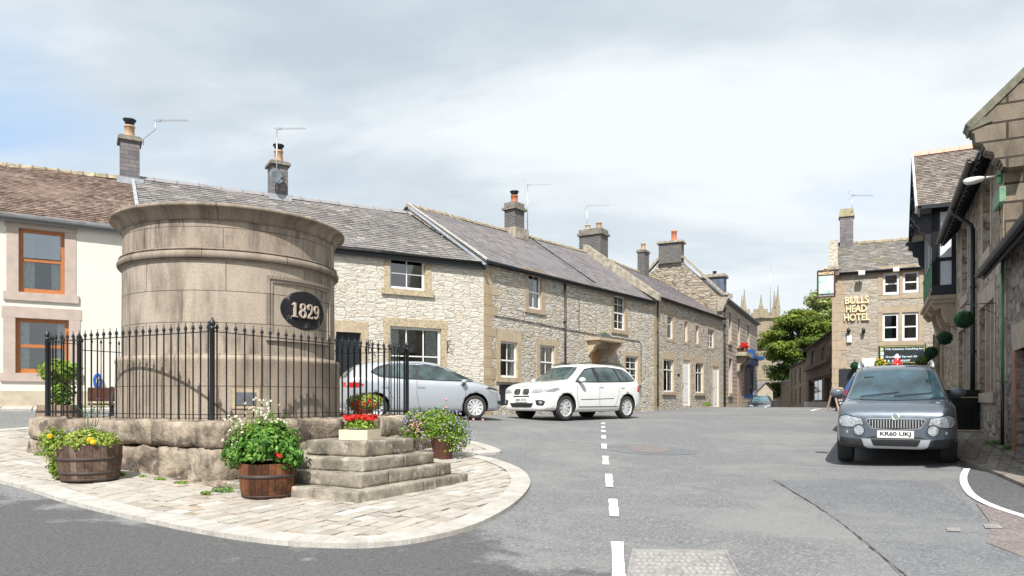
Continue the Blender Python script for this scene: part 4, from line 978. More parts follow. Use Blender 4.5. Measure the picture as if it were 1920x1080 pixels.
def door(par, rc, mat, y=.14, panels=True, surround=None, handle=True):
    x0, x1, z0, z1 = rc[:4]; m = MB(); f = .06
    m.box(x0, x0 + f, y - .02, y + .05, z0, z1); m.box(x1 - f, x1, y - .02, y + .05, z0, z1); m.box(x0 + f, x1 - f, y - .02, y + .05, z1 - f, z1)
    m.box(x0 + f, x1 - f, y, y + .045, z0, z1 - f)
    if panels:
        W_ = x1 - x0 - 2 * f; H_ = z1 - z0 - f
        for (a, b, c, d) in ((.12, .88, .08, .42), (.12, .88, .50, .90)):
            m.box(x0 + f + W_ * a, x0 + f + W_ * b, y - .012, y + .001, z0 + H_ * c, z0 + H_ * d)
    else:
        for i in range(6): xx = x0 + f + (x1 - x0 - 2 * f) * i / 6; m.box(xx + .006, xx + (x1 - x0 - 2 * f) / 6 - .006, y - .01, y + .001, z0, z1 - f)
    o = m.build('door', mat, par, bevel=.004)
    if handle: h = MB(); h.box(x0 + f + .06, x0 + f + .09, y - .05, y - .01, z0 + .95, z0 + 1.08); h.build('handle', M['black'], o)
    if surround:
        mat_, jw, lh, pr = surround; m = MB(); m.box(x0 - jw, x1 + jw, -pr, .05, z1 + .003, z1 + lh); m.box(x0 - jw, x0 - .002, -pr - .002, .04, z0, z1); m.box(x1 + .002, x1 + jw, -pr - .002, .04, z0, z1); m.build('surround', mat_, o, bevel=.008)
        m = MB(); m.quad((x0 + .001, -pr, z0), (x0 + .001, -pr, z1), (x0 + .001, y, z1), (x0 + .001, y, z0)); m.quad((x1 - .001, -pr, z1), (x1 - .001, -pr, z0), (x1 - .001, y, z0), (x1 - .001, y, z1)); m.quad((x0, -pr, z1 - .001), (x1, -pr, z1 - .001), (x1, y, z1 - .001), (x0, y, z1 - .001)); m.build('reveal', mat_, o)
    return o
def shell(par, x0, x1, zb, zt, dep, rdg, wmat, holes, front=True):
    """front wall with holes, back wall, gable ends"""
    zt0, zt1 = zt; ry, rz0, rz1 = rdg; m = MB(); wall(m, x0, x1, zb, zt, holes)
    m.quad((x1, dep, zb), (x0, dep, zb), (x0, dep, zt0), (x1, dep, zt1))
    m.quad((x0, dep, zb), (x0, 0, zb), (x0, 0, zt0), (x0, ry, rz0 - .06), (x0, dep, zt0)); m.quad((x1, 0, zb), (x1, dep, zb), (x1, dep, zt1), (x1, ry, rz1 - .06), (x1, 0, zt1))
    return m.build('wall', wmat, par)
def roof(par, x0, x1, zt, dep, rdg, rmat, ov=.14, e0=0, e1=0, ridge=None, clip=None, course=.22, tw=.3, th=.02, wav=0, rtile=.45):
    zt0, zt1 = zt; ry, rz0, rz1 = rdg; X0 = x0 - e0; X1 = x1 + e1; dz = (rz0 - zt0) / ry * ov
    m = MB(); slopes(m, (X0, -ov, zt0 - dz), (X1, -ov, zt1 - dz), (X0, ry, rz0), (X1, ry, rz1), course, tw, th, clip, wav=wav)
    m.quad((X0, -ov, zt0 - dz - .03), (X1, -ov, zt1 - dz - .03), (X1, ry, rz1 - .03), (X0, ry, rz0 - .03), r=.1) if not clip else None
    b0 = zt0 - dz; m.quad((X1, dep + ov, zt1 - dz), (X0, dep + ov, b0), (X0, ry, rz0), (X1, ry, rz1), r=.5)
    o = m.build('roof', rmat, par)
    if ridge:
        m = MB(); n = max(1, round((X1 - X0) / rtile))
        for i in range(n):
            a = X0 + (X1 - X0) * i / n; b = X0 + (X1 - X0) * (i + 1) / n - .01; za = rz0 + (rz1 - rz0) * i / n; zb_ = rz0 + (rz1 - rz0) * (i + 1) / n
            if clip and not clip(Vector(((a + b) / 2, ry, za))): continue
            j = rng.uniform(-.008, .008)
            for s_ in (-1, 1): m.quad((a, ry, za + .07 + j), (b, ry, zb_ + .07 + j), (b, ry + s_ * .16, zb_ - .07 + j), (a, ry + s_ * .16, za - .07 + j), r=rng.random())
            m.quad((a, ry - .16, za - .07 + j), (a, ry, za + .07 + j), (a, ry + .16, za - .07 + j)); m.tube([(b - .05, ry - .16, zb_ - .06 + j), (b - .05, ry, zb_ + .085 + j), (b - .05, ry + .16, zb_ - .06 + j)], .018, 4)
        m.build('ridge', ridge, o)
    return o
def gutter(par, a, b, mat, rr=.055, brk=1.0, drop=0):
    a = Vector(a); b = Vector(b); m = MB(); d = (b - a); n = 6; ang = [math.pi + math.pi * k / n for k in range(n + 1)]
    for k in range(n):
        p = Vector((0, math.cos(ang[k]) * rr, math.sin(ang[k]) * rr)); q = Vector((0, math.cos(ang[k + 1]) * rr, math.sin(ang[k + 1]) * rr)); m.quad(a + p, b + p, b + q, a + q, sm=True)
    m.quad(a + Vector((0, -rr, 0)), b + Vector((0, -rr, 0)), b + Vector((0, -rr + .012, 0)), a + Vector((0, -rr + .012, 0)))
    m.box(a.x, b.x, a.y + rr, a.y + rr + .02, min(a.z, b.z) - rr - .04, max(a.z, b.z) + .0)
    k = max(2, int(d.length / brk))
    for i in range(k + 1): p = a.lerp(b, i / k); m.bar(p + Vector((0, -rr - .004, 0)), p + Vector((0, rr, -rr)), .02, .02)
    return m.build('gutter', mat, par)
def pot(par, c, r0, h, mat, cowl=False, name='chimney_pot', n=16):
    m = MB(); m.lathe([(r0 * 1.12, 0), (r0 * 1.05, h * .1), (r0, h * .15), (r0 * .93, h * .85), (r0 * 1.08, h * .88), (r0 * 1.08, h), (r0 * .8, h), (r0 * .78, h * .6)], c, n=n); o = m.build(name, mat, par)
    if cowl:
        c = Vector(c); m = MB(); m.lathe([(r0 * .5, h + .02), (r0 * 1.3, h + .16), (r0 * 1.3, h + .19), (0, h + .24)], c, n=n)
        for k in range(4): a = k * math.pi / 2 + .4; m.tube([c + Vector((r0 * .8 * math.cos(a), r0 * .8 * math.sin(a), h - .05)), c + Vector((r0 * 1.0 * math.cos(a), r0 * 1.0 * math.sin(a), h + .16))], .012, 5)
        m.build('cowl', M['black'], o)
    return o
def chimney(par, x0, x1, y0, y1, zb, zt, mat, cap=M['stackcap'], pots=(), cz=.12, co=.06, extra=None, label=None):
    m = MB(); m.box(x0, x1, y0, y1, zb, zt); o = m.build('chimney', mat, par)
    m = MB(); m.box(x0 - co, x1 + co, y0 - co, y1 + co, zt, zt + cz); m.box(x0 - co * .3, x1 + co * .3, y0 - co * .3, y1 + co * .3, zt + cz, zt + cz + .05) 
    if extra: m.box(x0 - .01, x1 + .01, y0 - .01, y1 + .01, zt + cz + .05, zt + cz + extra)
    m.build('cap', cap, o, bevel=.02)
    zz = zt + cz + (extra or .05)
    for (fx, fy, r0, h, pm, cw) in pots: pot(o, (x0 + (x1 - x0) * fx, y0 + (y1 - y0) * fy, zz), r0, h, pm, cw)
    if label: o['label'] = label
    return o
def aerial(label, base, h, ln, ang, el=12, mast=.018, grid=False, tilt=-.05, arm=0):
    """TV aerial: mast, boom with many short elements"""
    t = thing('tv_aerial', label, 'aerial', base, group='television aerials on the roofs'); m = MB(); top = Vector((arm, 0, h))
    if arm: m.tube([(0, 0, 0), (0, 0, h * .25), (arm * .9, 0, h * .62), top], mast * .8, 6)
    else: m.tube([(0, 0, 0), top], mast, 6)
    m.build('mast', M['skin_metal'], t)
    m = MB(); d = Vector((math.cos(ang), math.sin(ang), tilt)); s_ = Vector((-math.sin(ang), math.cos(ang), 0)); a = top - d * .12; b = top + d * ln; m.bar(a, b, .016, .016)
    for i in range(el):
        p = a.lerp(b, .12 + .88 * i / (el - 1)); m.bar(p - s_ * .11 + Z1 * .0, p + s_ * .11, .007, .007); m.bar(p - Z1 * .045, p + Z1 * .045, .006, .006)
    if grid:
        for k in (-1, 1): m.bar(a + Z1 * .05 * k - s_ * .15, a + Z1 * .22 * k - s_ * .15, .008); m.bar(a + Z1 * .05 * k + s_ * .15, a + Z1 * .22 * k + s_ * .15, .008); m.bar(a + Z1 * .2 * k - s_ * .15, a + Z1 * .2 * k + s_ * .15, .008)
    m.obox(top + d * .1, d * .05, s_ * .03, Z1 * .03); m.build('boom', M['skin_metal'], t); return t
def pipe(par, x, y, z0, z1, mat=None, r=.04, name='downpipe', pts=None):
    m = MB(); m.tube(pts or [(x, y, z0), (x, y, z1)], r, 8)
    z = z0 + .3
    while z < z1 and not pts: m.lathe([(r + .012, z), (r + .012, z + .06)], (x, y, 0), n=8); m.box(x - .06, x + .06, y, y + r + .03, z + .02, z + .045); z += 1.6
    return m.build(name, mat or M['gutter'], par)
def quoins(par, x0, x1, zb, zt, mat, pr=.012, h=.32, side=1, y=0):
    m = MB(); z = zb; k = 0
    while z < zt:
        hh = min(h * rng.uniform(.8, 1.25), zt - z); w = (x1 - x0) * (1 if k % 2 else .62)
        a, b = (x0, x0 + w) if side > 0 else (x1 - w, x1); m.box(a, b, y - pr, y + .05, z + .005, z + hh - .005, r=rng.random()); z += hh; k += 1
    return m.build('quoins', mat, par, bevel=.008)

DA = Vector((.854, .519)).normalized(); K = Vector((-.94, 23.5))
# ================= left row, facade A: cream rendered cottage and limewashed cottage
LA0 = K - DA * 20.0
def spx(px, A0=K - DA * 20.0, d=DA):   # distance along facade A for a pixel column
    rx = (px - HX) / F; return (rx * A0.y - A0.x) / (d.x - rx * d.y)
sj = spx(263)
f1 = Fr(LA0 + DA * (-3), LA0 + DA * sj); h1 = f1.thing('cream_cottage', 'cream rendered cottage with orange brown windows and mossy clay tile roof behind the round monument', 'cottage')
ez = lambda fr, px, py, y=0: fr.pix(px, py, y)[1]
za, zb_ = ez(f1, 0, 396, -.1), ez(f1, 210, 421, -.1); s0_, s1_ = f1.pix(0, 396)[0], f1.pix(210, 421)[0]
sl = (zb_ - za) / (s1_ - s0_); zt = (za - sl * s0_, za + sl * (f1.L - s0_))
rz_a = ez(f1, 5, 309, 3.4); rz_b = ez(f1, 222, 334, 3.4); ra, rb = f1.pix(5, 309, 3.4)[0], f1.pix(222, 334, 3.4)[0]; sl2 = (rz_b - rz_a) / (rb - ra); rd1 = (3.4, rz_a - sl2 * ra, rz_a + sl2 * (f1.L - ra))
wu = f1.rect(35, 121, 431, 550); wlo = f1.rect(29, 129, 598, 700)
shell(h1, 0, f1.L, -.6, zt, 6.8, rd1, M['render'], [wu, wlo])
roof(h1, 0, f1.L, zt, 6.8, rd1, M['claytile'], course=.115, tw=.17, th=.028, ridge=M['ridgel'], wav=.05, rtile=.3)
for rc, h in ((wu, .52), (wlo, .50)):
    window(h1, rc, y=.11, frame=M['orangew'], fw=.085, vb=0, hb=(h,), curt=1, midrail=0, surround=(M['dresspink'], .24, .27, .015), sill=(M['dresspink'], .20, .30, .05))  # curtains added in these two windows, standing in for pane reflections
gl2 = glassmat('sky reflecting glass', (.45, .62, .8), .42); lw_ = [o for o in COL.objects if o.parent == h1 and o.name.startswith('window')][0]; zmid = wu[2] + (wu[3] - wu[2]) * .52  # blue tint put into the glass to suggest reflected sky
m = MB(); m.quad((wu[0] + .09, .085, zmid + .05), (wu[1] - .09, .085, zmid + .05), (wu[1] - .09, .125, wu[3] - .09), (wu[0] + .09, .125, wu[3] - .09)); m.build('opening_light', gl2, lw_)  # extra pane, added and tilted for the sky reflection
m = MB(); m.box(-.0, f1.L, -.03, .02, -.4, ez(f1, 60, 733)); m.build('plinth', M['plinth'], h1)
gutter(h1, (0, -.20, zt[0] - .09), (f1.L + .05, -.20, zt[1] - .09), M['greyg'], .055)
f2 = Fr(LA0 + DA * sj, K); h2 = f2.thing('limewashed_cottage', 'limewashed rubble stone cottage with slate roof and white windows behind the silver car', 'cottage')
za = ez(f2, 660, 463, -.1); zb_ = ez(f2, 900, 487, -.1); sa, sb = f2.pix(660, 463)[0], f2.pix(900, 487)[0]; sl = (zb_ - za) / (sb - sa); zt2 = (za - sl * sa, za + sl * (f2.L - sa))
ra, rza = f2.pix(280, 337, 3.4); rb, rzb = f2.pix(770, 400, 3.4); sl2 = (rzb - rza) / (rb - ra); rd2 = (3.4, rza - sl2 * ra, rza + sl2 * (f2.L - ra))
DB = Vector((.61, .792)).normalized(); f3 = Fr(K, K + DB * 12.45)
def clip2(p):   # keep only what is outside the next house
    w = f2.w(p.x, p.y, p.z); v = Vector((w.x, w.y, 0)) - f3.A; return v.dot(f3.d) < .0 or v.dot(f3.n) < -.05
w2u = f2.rect(731, 797, 483, 543); w2l = f2.rect(731, 827, 614, 722); d2 = f2.rect(630, 677, 623, 762); 
shell(h2, 0, f2.L, -.6, zt2, 6.8, rd2, M['limewash'], [w2u, w2l, (d2[0], d2[1], d2[2], d2[3], .18)])
roof(h2, 0, f2.L, zt2, 6.8, rd2, M['slate'], course=.16, tw=.30, th=.022, ridge=M['ridge'], rtile=.62, wav=.04, clip=clip2)
window(h2, w2u, y=.08, fw=.065, vb=1, hb=(.5,), bw=.03, curt=0, surround=(M['dresspock'], .20, .12, .02), sill=(M['dresspock'], .19, .28, .08))
window(h2, w2l, y=.08, fw=.07, vb=2, hb=(.5,), bw=.035, curt=1, surround=(M['dresspock'], .20, .26, .02), sill=(M['dresspock'], .15, .2, .06))
door(h2, d2, M['signblack'], y=.14, panels=False, surround=(M['dress'], .22, .34, .015))
gutter(h2, (0, -.19, zt2[0] - .08), (f2.L, -.19, zt2[1] - .08), M['gutter'], .05)
for px, py in ((690, 648), (838, 648)):
    s_, z_ = f2.pix(px, py); t = thing('wall_bracket', 'black iron bracket ' + ('between the dark door and the big white window' if px < 700 else 'right of the big white window'), 'bracket', f2.w(s_, -.02, z_), f2.rot, 'hanging basket brackets on the limewashed wall')
    m = MB(); m.bar((0, 0, -.22), (0, 0, .16), .03, .015); m.bar((0, 0, .12), (0, -.28, .14), .02); m.tube([(0, -.02, -.18), (0, -.1, -.02), (0, -.22, .10)], .009, 5); m.build('bracket', M['black'], t)
# chimneys on the left row
def chim_px(par, fr, xl, xr, yt, yb, y, dep, mat, **k):
    a = fr.pix(xl, yt, y)[0]; b, z = fr.pix(xr, yt, y); z = (fr.pix((xl + xr) / 2, yt, y)[1]); zb = fr.pix((xl + xr) / 2, yb, y)[1]
    return chimney(par, a, b, y, y + dep, zb - 1.0, z, mat, **k), (a, b, z)
c1, (a, b, z) = chim_px(h1, f1, 226, 262, 263, 335, 3.1, .62, M['slatestack'], pots=((.5, .5, .14, .38, M['buff'], True),), cz=.09, co=.07)
m = MB(); m.box(a - .1, b + .1, 3.02, 3.1, ez(f1, 245, 346, 3.1), ez(f1, 245, 334, 3.1)); m.build('flashing', M['lead'], c1)
m = MB(); x_ = f1.L; m.bar((x_, -.15, zt[1] - .02), (x_, 3.3, rd1[2] + .08), .09, .05); m.build('verge_flashing', M['lead'], h1)
c2, (a2, b2_, z2) = chim_px(h2, f2, 510, 540, 309, 366, 3.1, .62, M['slatestack'], pots=((.55, .5, .14, .42, M['buff'], True),), cz=.08, co=.08)
m = MB(); m.box(a2 - .1, b2_ + .1, 3.0, 3.1, ez(f2, 525, 377, 3.1), ez(f2, 525, 366, 3.1)); m.build('flashing', M['lead'], c2)
b = f1.w(*(lambda q: (q[0], 3.05, q[1]))(f1.pix(269, 272, 3.05))); aerial('television aerial on a cranked arm beside the leftmost chimney', b, P(293, 226, b.y).z - b.z, 1.0, R(-8), 12, arm=P(293, 226, b.y).x - b.x)
b = f2.w(*(lambda q: (q[0], 3.0, q[1]))(f2.pix(519, 355, 3.0))); aerial('television aerial on a tall white mast above the satellite dish', b, P(518, 241, b.y).z - b.z, .95, R(-8), 12)
d_ = thing('satellite_dish', 'dark grey satellite dish on the chimney mast', 'satellite dish', b + Vector((0.02, -.1, P(521, 335, b.y).z - b.z))); m = MB()
m.lathe([(0, .0), (.1, .01), (.2, .035), (.28, .07), (.285, .075), (.2, .05), (.1, .025), (0, .015)], n=28); o = m.build('dish', plain('dish grey', (.11, .13, .15), .5), d_); o.rotation_euler = (R(72), 0, R(38)); o.scale = (.85, 1.0, 1)
m = MB(); m.tube([(0, 0, -.26), (.17, -.30, -.22), (.30, -.36, -.14)], .012, 5); m.obox((.30, -.36, -.13), (.03, 0, 0), (0, .05, 0), (0, 0, .03)); m.build('feed_arm', M['black'], d_)
# pavement strip before the cream cottage
m = MB()
for i in range(30):
    x = -3 + i * .62; q = [f1.w(x, -.02, 0), f1.w(x + .60, -.02, 0), f1.w(x + .60, -.75, 0), f1.w(x, -.75, 0)]; m.quad(*[Vector((p.x, p.y, gz(p.x, p.y) + .05)) for p in q][::-1], r=.6 + .4 * rng.random())
    q = [f1.w(x, -.75, 0), f1.w(x + .60, -.75, 0)]; m.quad(Vector((q[0].x, q[0].y, gz(q[0].x, q[0].y))), Vector((q[1].x, q[1].y, gz(q[1].x, q[1].y))), Vector((q[1].x, q[1].y, gz(q[1].x, q[1].y) + .05)), Vector((q[0].x, q[0].y, gz(q[0].x, q[0].y) + .05)), r=.5)
structure(m.build('pavement_left', M['kerb']))
# bench and blue hose by the cream wall
bc = P(212, 775, 14.6); bc.z = gz(bc.x, bc.y); bn = thing('street_bench', 'dark brown plank bench on black legs behind the left railings', 'bench', bc, f1.rot)
m = MB(); m.box(-.45, .9, -.02, .03, .50, .78, r=.3); m.build('backrest', M['benchw'], bn, bevel=.01); m = MB(); m.box(-.45, .9, -.45, -.05, .42, .46); m.build('seat', M['benchw'], bn, bevel=.01)
for x in (-.02, .65): m = MB(); m.bar((x, .04, .80), (x - .02, -.04, .4), .07, .06); m.bar((x, -.04, .42), (x - .06, -.02, -.02), .08, .06); m.bar((x, -.1, .40), (x, -.42, .40), .05, .04); m.bar((x, -.40, .40), (x, -.42, 0), .05, .05); m.build('leg', M['black'], bn)
hp = P(183, 715, 16.2); ho = thing('hose_reel', 'coiled blue hose hanging against the cream wall behind the railings', 'hose', f1.w(f1.pix(183, 715, -.09)[0], -.09, f1.pix(183, 715, -.09)[1]), f1.rot)
m = MB()
for k in range(5): pts = [((.13 - .012 * k) * math.cos(t * .35) * .62 + rng.uniform(-.008, .008), -.02 * k, .19 * math.sin(t * .35) * (1 - .05 * k)) for t in range(19)]; m.tube(pts, .017, 5)
m.build('coil', plain('blue hose', (.02, .09, .36), .4), ho); m = MB(); m.lathe([(.0, 0), (.025, 0), (.025, .03), (0, .03)], (0, -.05, .12), n=8); m.build('tap', M['white'], ho)

# ================= facade B: warm limestone cottage with stone hood
h3 = f3.thing('limestone_cottage', 'rubble limestone cottage with a stone door hood and black downpipe behind the white car', 'cottage')
za = ez(f3, 915, 487, -.1); zb_ = ez(f3, 1220, 560, -.1); sa, sb = f3.pix(915, 487)[0], f3.pix(1220, 560)[0]; sl = (zb_ - za) / (sb - sa); zt3 = (za - sl * sa, za + sl * (f3.L - sa))
ra, rza = f3.pix(786, 390, 3.5); rb, rzb = f3.pix(1095, 472, 3.5); sl2 = (rzb - rza) / (rb - ra); rd3 = (3.5, rza - sl2 * ra, rza + sl2 * (f3.L - ra))
Wn = [f3.rect(991, 1015, 514, 580), f3.rect(938, 970, 641, 708), f3.rect(1012, 1040, 648, 708), f3.rect(1151, 1172, 555, 619), f3.rect(1173, 1196, 668, 715)]
dr = f3.rect(1110, 1139, 652, 766); cel = f3.rect(936, 968, 721, 760)
shell(h3, 0, f3.L, -.6, zt3, 7.0, rd3, M['rubbleB'], Wn + [(dr[0], dr[1], dr[2], dr[3], .45), (cel[0], cel[1], cel[2], cel[3], .1)])
roof(h3, 0, f3.L, zt3, 7.0, rd3, M['slateB'], course=.20, tw=.28, th=.014, ridge=M['ridgel'], rtile=.35, e0=.1, wav=.02)
for i, rc in enumerate(Wn):
    window(h3, rc, y=.07, fw=.06, vb=1, hb=(.48,) if i < 3 else (.25, .5, .75), midrail=0 if i < 3 else 1, bw=.025, curt=1, surround=(M['dressbrown'] if i in (0, 3) else M['dress'], .22, (.16, .42, .22, .13, .20)[i], .012), sill=(M['dressbrown'] if i in (0, 3) else M['dress'], .16, .25, .05))
door(h3, dr, M['oak'], y=.40, panels=False)
m = MB(); x0, x1 = dr[0] - .15, dr[1] + .15; zh = f3.pix(1130, 640, -.3)[1]; z1 = dr[3]
m.box(x0 + .16, x0 + .30 - .15, .0, .01, z1, z1 + .02)
sur = MB(); sur.box(dr[0] - .22, dr[0] - .002, -.014, .05, dr[2], dr[3]); sur.box(dr[1] + .002, dr[1] + .22, -.014, .05, dr[2], dr[3]); sur.box(dr[0] - .22, dr[1] + .22, -.014, .05, dr[3] + .003, zh - .02); sur.build('door_surround', M['dressbrown'], h3)
hd = MB(); hd.box(dr[0] - .45, dr[1] + .45, -.62, .0, zh, zh + .11); hood = hd.build('door_hood', M['dress'], h3, bevel=.015)
for xx in (dr[0] - .32, dr[1] + .12):
    m = MB(); prof = [(0, 0), (-.5, 0), (-.5, -.14), (-.40, -.18), (-.30, -.24), (-.24, -.36), (-.20, -.42), (-.12, -.46), (0, -.62)]; m.prism(prof, (xx, 0, zh), (0, 1, 0), (0, 0, 1), (.2, 0, 0)); m.build('corbel', M['dress'], hood, fixn=True)
m = MB(); m.box(dr[0] - .1, dr[0] + .55, -.5, -.3, zh + .112, zh + .26)
tg = thing('window_box', 'grey plant trough on the stone door hood', 'planter', f3.w(dr[0] + .25, -.4, zh + .115), f3.rot); m = MB(); m.box(-.38, .38, -.1, .1, 0, .17); m.build('box', plain('grey trough', (.13, .13, .14), .7), tg, bevel=.01); m = MB(); leaves(m, (0, 0, .2), .3, .08, .07, 60, .03, .3); m.build('plants', M['leaf'], tg)
m = MB(); m.box(cel[0], cel[1], .05, .09, cel[2], cel[3]); m.build('cellar_hatch', M['signblack'], h3)
pipe(h3, f3.pix(1060, 600, -.07)[0], -.07, 0, zt3[0] - .12)
gutter(h3, (0, -.20, zt3[0] - .09), (f3.L - .05, -.20, zt3[1] - .09), M['gutter'], .055)
quoins(h3, 0, f3.pix(932, 600)[0], 0, zt3[0] - .2, M['quoin'], h=.36)
m = MB(); cp = [f3.pix(x, y, -.02) for x, y in ((928, 592), (975, 600), (1060, 617), (1120, 628), (1160, 634), (1185, 638), (1200, 640), (1202, 648), (1202, 745))]
m.tube([(a, -.02, b) for a, b in cp], .013, 5); m.tube([(f3.pix(1085, 560)[0], -.02, f3.pix(1085, 560)[1]), (f3.pix(1085, 560)[0], -.02, f3.pix(1085, 618)[1])], .011, 5)
m.build('cable', M['black'], h3)
m = MB(); q = f3.pix(1097, 540); m.lathe([(.05, 0), (.05, .08), (0, .1)], (q[0], -.06, q[1]), n=8); m.box(q[0] - .02, q[0] + .02, -.08, 0, q[1] - .02, q[1] + .02); m.build('wall_lamp', M['black'], h3)
# left verge: pale mortar fillet climbing to the ridge
m = MB(); m.bar((-.03, -.2, zt3[0] - .02), (-.03, 3.5, rd3[1] + .05), .09, .05); m.build('verge_fillet', M['mortarw'], h3); m = MB(); m.bar((-.2, -.25, zt3[0] - .22), (-.2, 3.3, rd3[1] - .15), .10, .06); m.build('lead_flashing', M['lead'], h3)
c3, (a, b, z) = chim_px(h3, f3, 965, 983, 394, 440, 3.1, .55, M['bluebrick'], pots=((.5, .5, .15, .34, M['terra'], True),), cz=.10, co=.09, extra=.22)
m = MB(); m.box(a - .12, b + .12, 2.95, 3.8, rd3[1] - .35 + (rd3[2] - rd3[1]) * a / f3.L, rd3[1] + .12 + (rd3[2] - rd3[1]) * a / f3.L); m.build('flaunching', M['coping'], c3, bevel=.04)
pw = f3.w(b + .1, 3.0, f3.pix(990, 440, 3.0)[1]); aerial('tall lattice television aerial right of the cowled brick chimney', pw, P(987, 346, pw.y).z - pw.z, 1.0, R(-12), 9, grid=True, mast=.022)
m = MB(); fl = [(f3.pix(983, 445, 3.4)), (f3.pix(1100, 540, .3))]; A_ = Vector((fl[0][0], 3.35, fl[0][1] + .03)); xx = fl[1][0]; B_ = Vector((xx, -.1, zt3[0] + (zt3[1] - zt3[0]) * xx / f3.L + .10)); A_.z = rd3[1] + (rd3[2] - rd3[1]) * A_.x / f3.L + .03; m.tube([A_, B_], .025, 5); m.build('roof_cable', M['black'], h3)

# ================= facade C: coursed limestone terrace with two white doors
DC = Vector((.542, .84)).normalized(); J = K + DB * 12.45; f4 = Fr(J, J + DC * 11.15); h4 = f4.thing('terrace_cottage', 'coursed limestone terrace with two white doors and narrow upper windows', 'cottage')
za = ez(f4, 1235, 553, -.1); zb_ = ez(f4, 1350, 592, -.1); sa, sb = f4.pix(1235, 553)[0], f4.pix(1350, 592)[0]; sl = (zb_ - za) / (sb - sa); zt4 = (za - sl * sa, za + sl * (f4.L - sa))
ra, rza = f4.pix(1148, 490, 3.5); rd4 = (3.5, rza, rza - .05)
Wn = [f4.rect(1251, 1262, 591, 636), f4.rect(1283, 1289.5, 603, 641), f4.rect(1304, 1310.5, 611, 645), f4.rect(1327, 1339, 618, 652), f4.rect(1244, 1263, 674, 735), f4.rect(1304, 1319, 681, 737)]
D4 = [f4.rect(1280, 1294, 675, 761), f4.rect(1336, 1348, 687, 763)]
shell(h4, 0, f4.L, -.9, zt4, 7.0, rd4, M['rubbleC'], Wn + [(*d[:4], .18) for d in D4])
roof(h4, 0, f4.L, zt4, 7.0, rd4, M['slateP'], course=.20, tw=.28, th=.016, ridge=M['ridgel'], rtile=.35, wav=.02)
for i, rc in enumerate(Wn): window(h4, rc, y=.07, fw=.06, vb=(0, 0, 0, 1, 1, 1)[i], hb=((.62,), (), (), (.33, .66), (.68,), (.68,))[i], midrail=0 if i > 3 else None, bw=.03, curt=1, surround=(M['dressbrown'] if i < 4 else M['dress'], .15 if i < 4 else .12, .16 if i < 4 else .36, .012), sill=(M['dressbrown'], .14, .22, .012 if i < 4 else .08))
for d in D4: door(h4, d, M['white'], y=.06, surround=(M['dress'], .12, .38, .012))
m = MB(); q = f4.pix(1272, 703); m.box(q[0] - .16, q[0] + .16, -.02, 0, q[1] - .05, q[1] + .05); m.build('name_plate', M['signblack'], h4)
gutter(h4, (.0, -.20, zt4[0] - .09), (f4.L, -.20, zt4[1] - .09), M['gutter'], .06)
quoins(h4, 0, f4.pix(1237, 600)[0], -.1, zt4[0] - .2, M['quoin'], h=.45); pipe(h4, .42, -.06, 0.2, zt4[0] - .15, r=.035)
# coping wall between the two cottages
m = MB(); dx = .34
m.prism([(-.32, zt4[0] - .35), (-.32, zt4[0] - .02), (3.45, rd4[1] + .32), (3.6, rd4[1] + .32), (3.6, rd4[1] - .3)], (-.22, 0, 0), (0, 1, 0), (0, 0, 1), (dx, 0, 0)); m.build('gable_coping', M['coping'], h4, fixn=True, bevel=.02)
c4, q4 = chim_px(h4, f4, 1126, 1140, 441, 487, 3.0, 1.2, M['bluebrick'], pots=((.5, .78, .14, .33, M['cream'], False), (.5, .25, .14, .36, M['buff'], False)), cz=.12, co=.08, extra=.2)
pw = f4.w(q4[0] + .3, 3.9, q4[2]); aerial('television aerial above the two pot brick chimney', pw + Vector((0, 0, 0)), P(1104, 385, pw.y).z - pw.z, 1.15, R(-12), 13, grid=True)
c5, q5 = chim_px(h4, f4, 1208, 1217, 474, 515, 3.2, .42, M['bluebrick'], pots=((.5, .5, .13, .42, M['buff'], False),), cz=.1, co=.06)

# ================= facade D: rock faced gritstone shop
DD = Vector((.435, .9)).normalized(); J2 = J + DC * 11.15; f5 = Fr(J2, J2 + DD * 16.8); h5 = f5.thing('gritstone_shop', 'taller pitched gritstone building with a blue shopfront at the far end of the left row', 'shop')
za = ez(f5, 1358, 555, -.1); zb_ = ez(f5, 1417, 602, -.1); sa, sb = f5.pix(1358, 555)[0], f5.pix(1417, 602)[0]; sl = (zb_ - za) / (sb - sa); zt5 = (za - sl * sa, za + sl * (f5.L - sa))
rzz = f5.pix(1262, 487, 3.1)[1]; rd5 = (3.1, rzz, rzz - .1)
Wn = [f5.rect(1366, 1371, 586, 641), f5.rect(1383, 1387.3, 597, 648), f5.rect(1401, 1405, 610, 655), f5.rect(1366, 1372.5, 672, 737)]
shop = f5.rect(1395, 1413, 684, 747)
shell(h5, 0, f5.L, -.6, zt5, 6.2, rd5, M['rockD'], Wn + [(*shop[:4], .25)])
roof(h5, 0, f5.L, zt5, 6.2, rd5, M['slateB'], ridge=M['ridge'], course=.25, tw=.4)
for i, rc in enumerate(Wn): window(h5, rc, y=.2, fw=.07, vb=0, hb=(.5,), curt=1, surround=(M['dresspink'], .16, .2, .012), sill=(M['dressbrown'], .22, .2, .1), frame=M['white'] if i == 3 else M['dresspink'])
sh = window(h5, shop, y=.02, fw=.22, vb=2, hb=(), bw=.14, curt=0, frame=M['bluepaint'], name='shopfront')
m = MB(); s0, s1, z0, z1 = shop[:4]; m.box(s0 + .3, s0 + (s1 - s0) * .42, .2, .22, z0 + .2, z1 - .1); m.build('blind', M['turq'], sh)
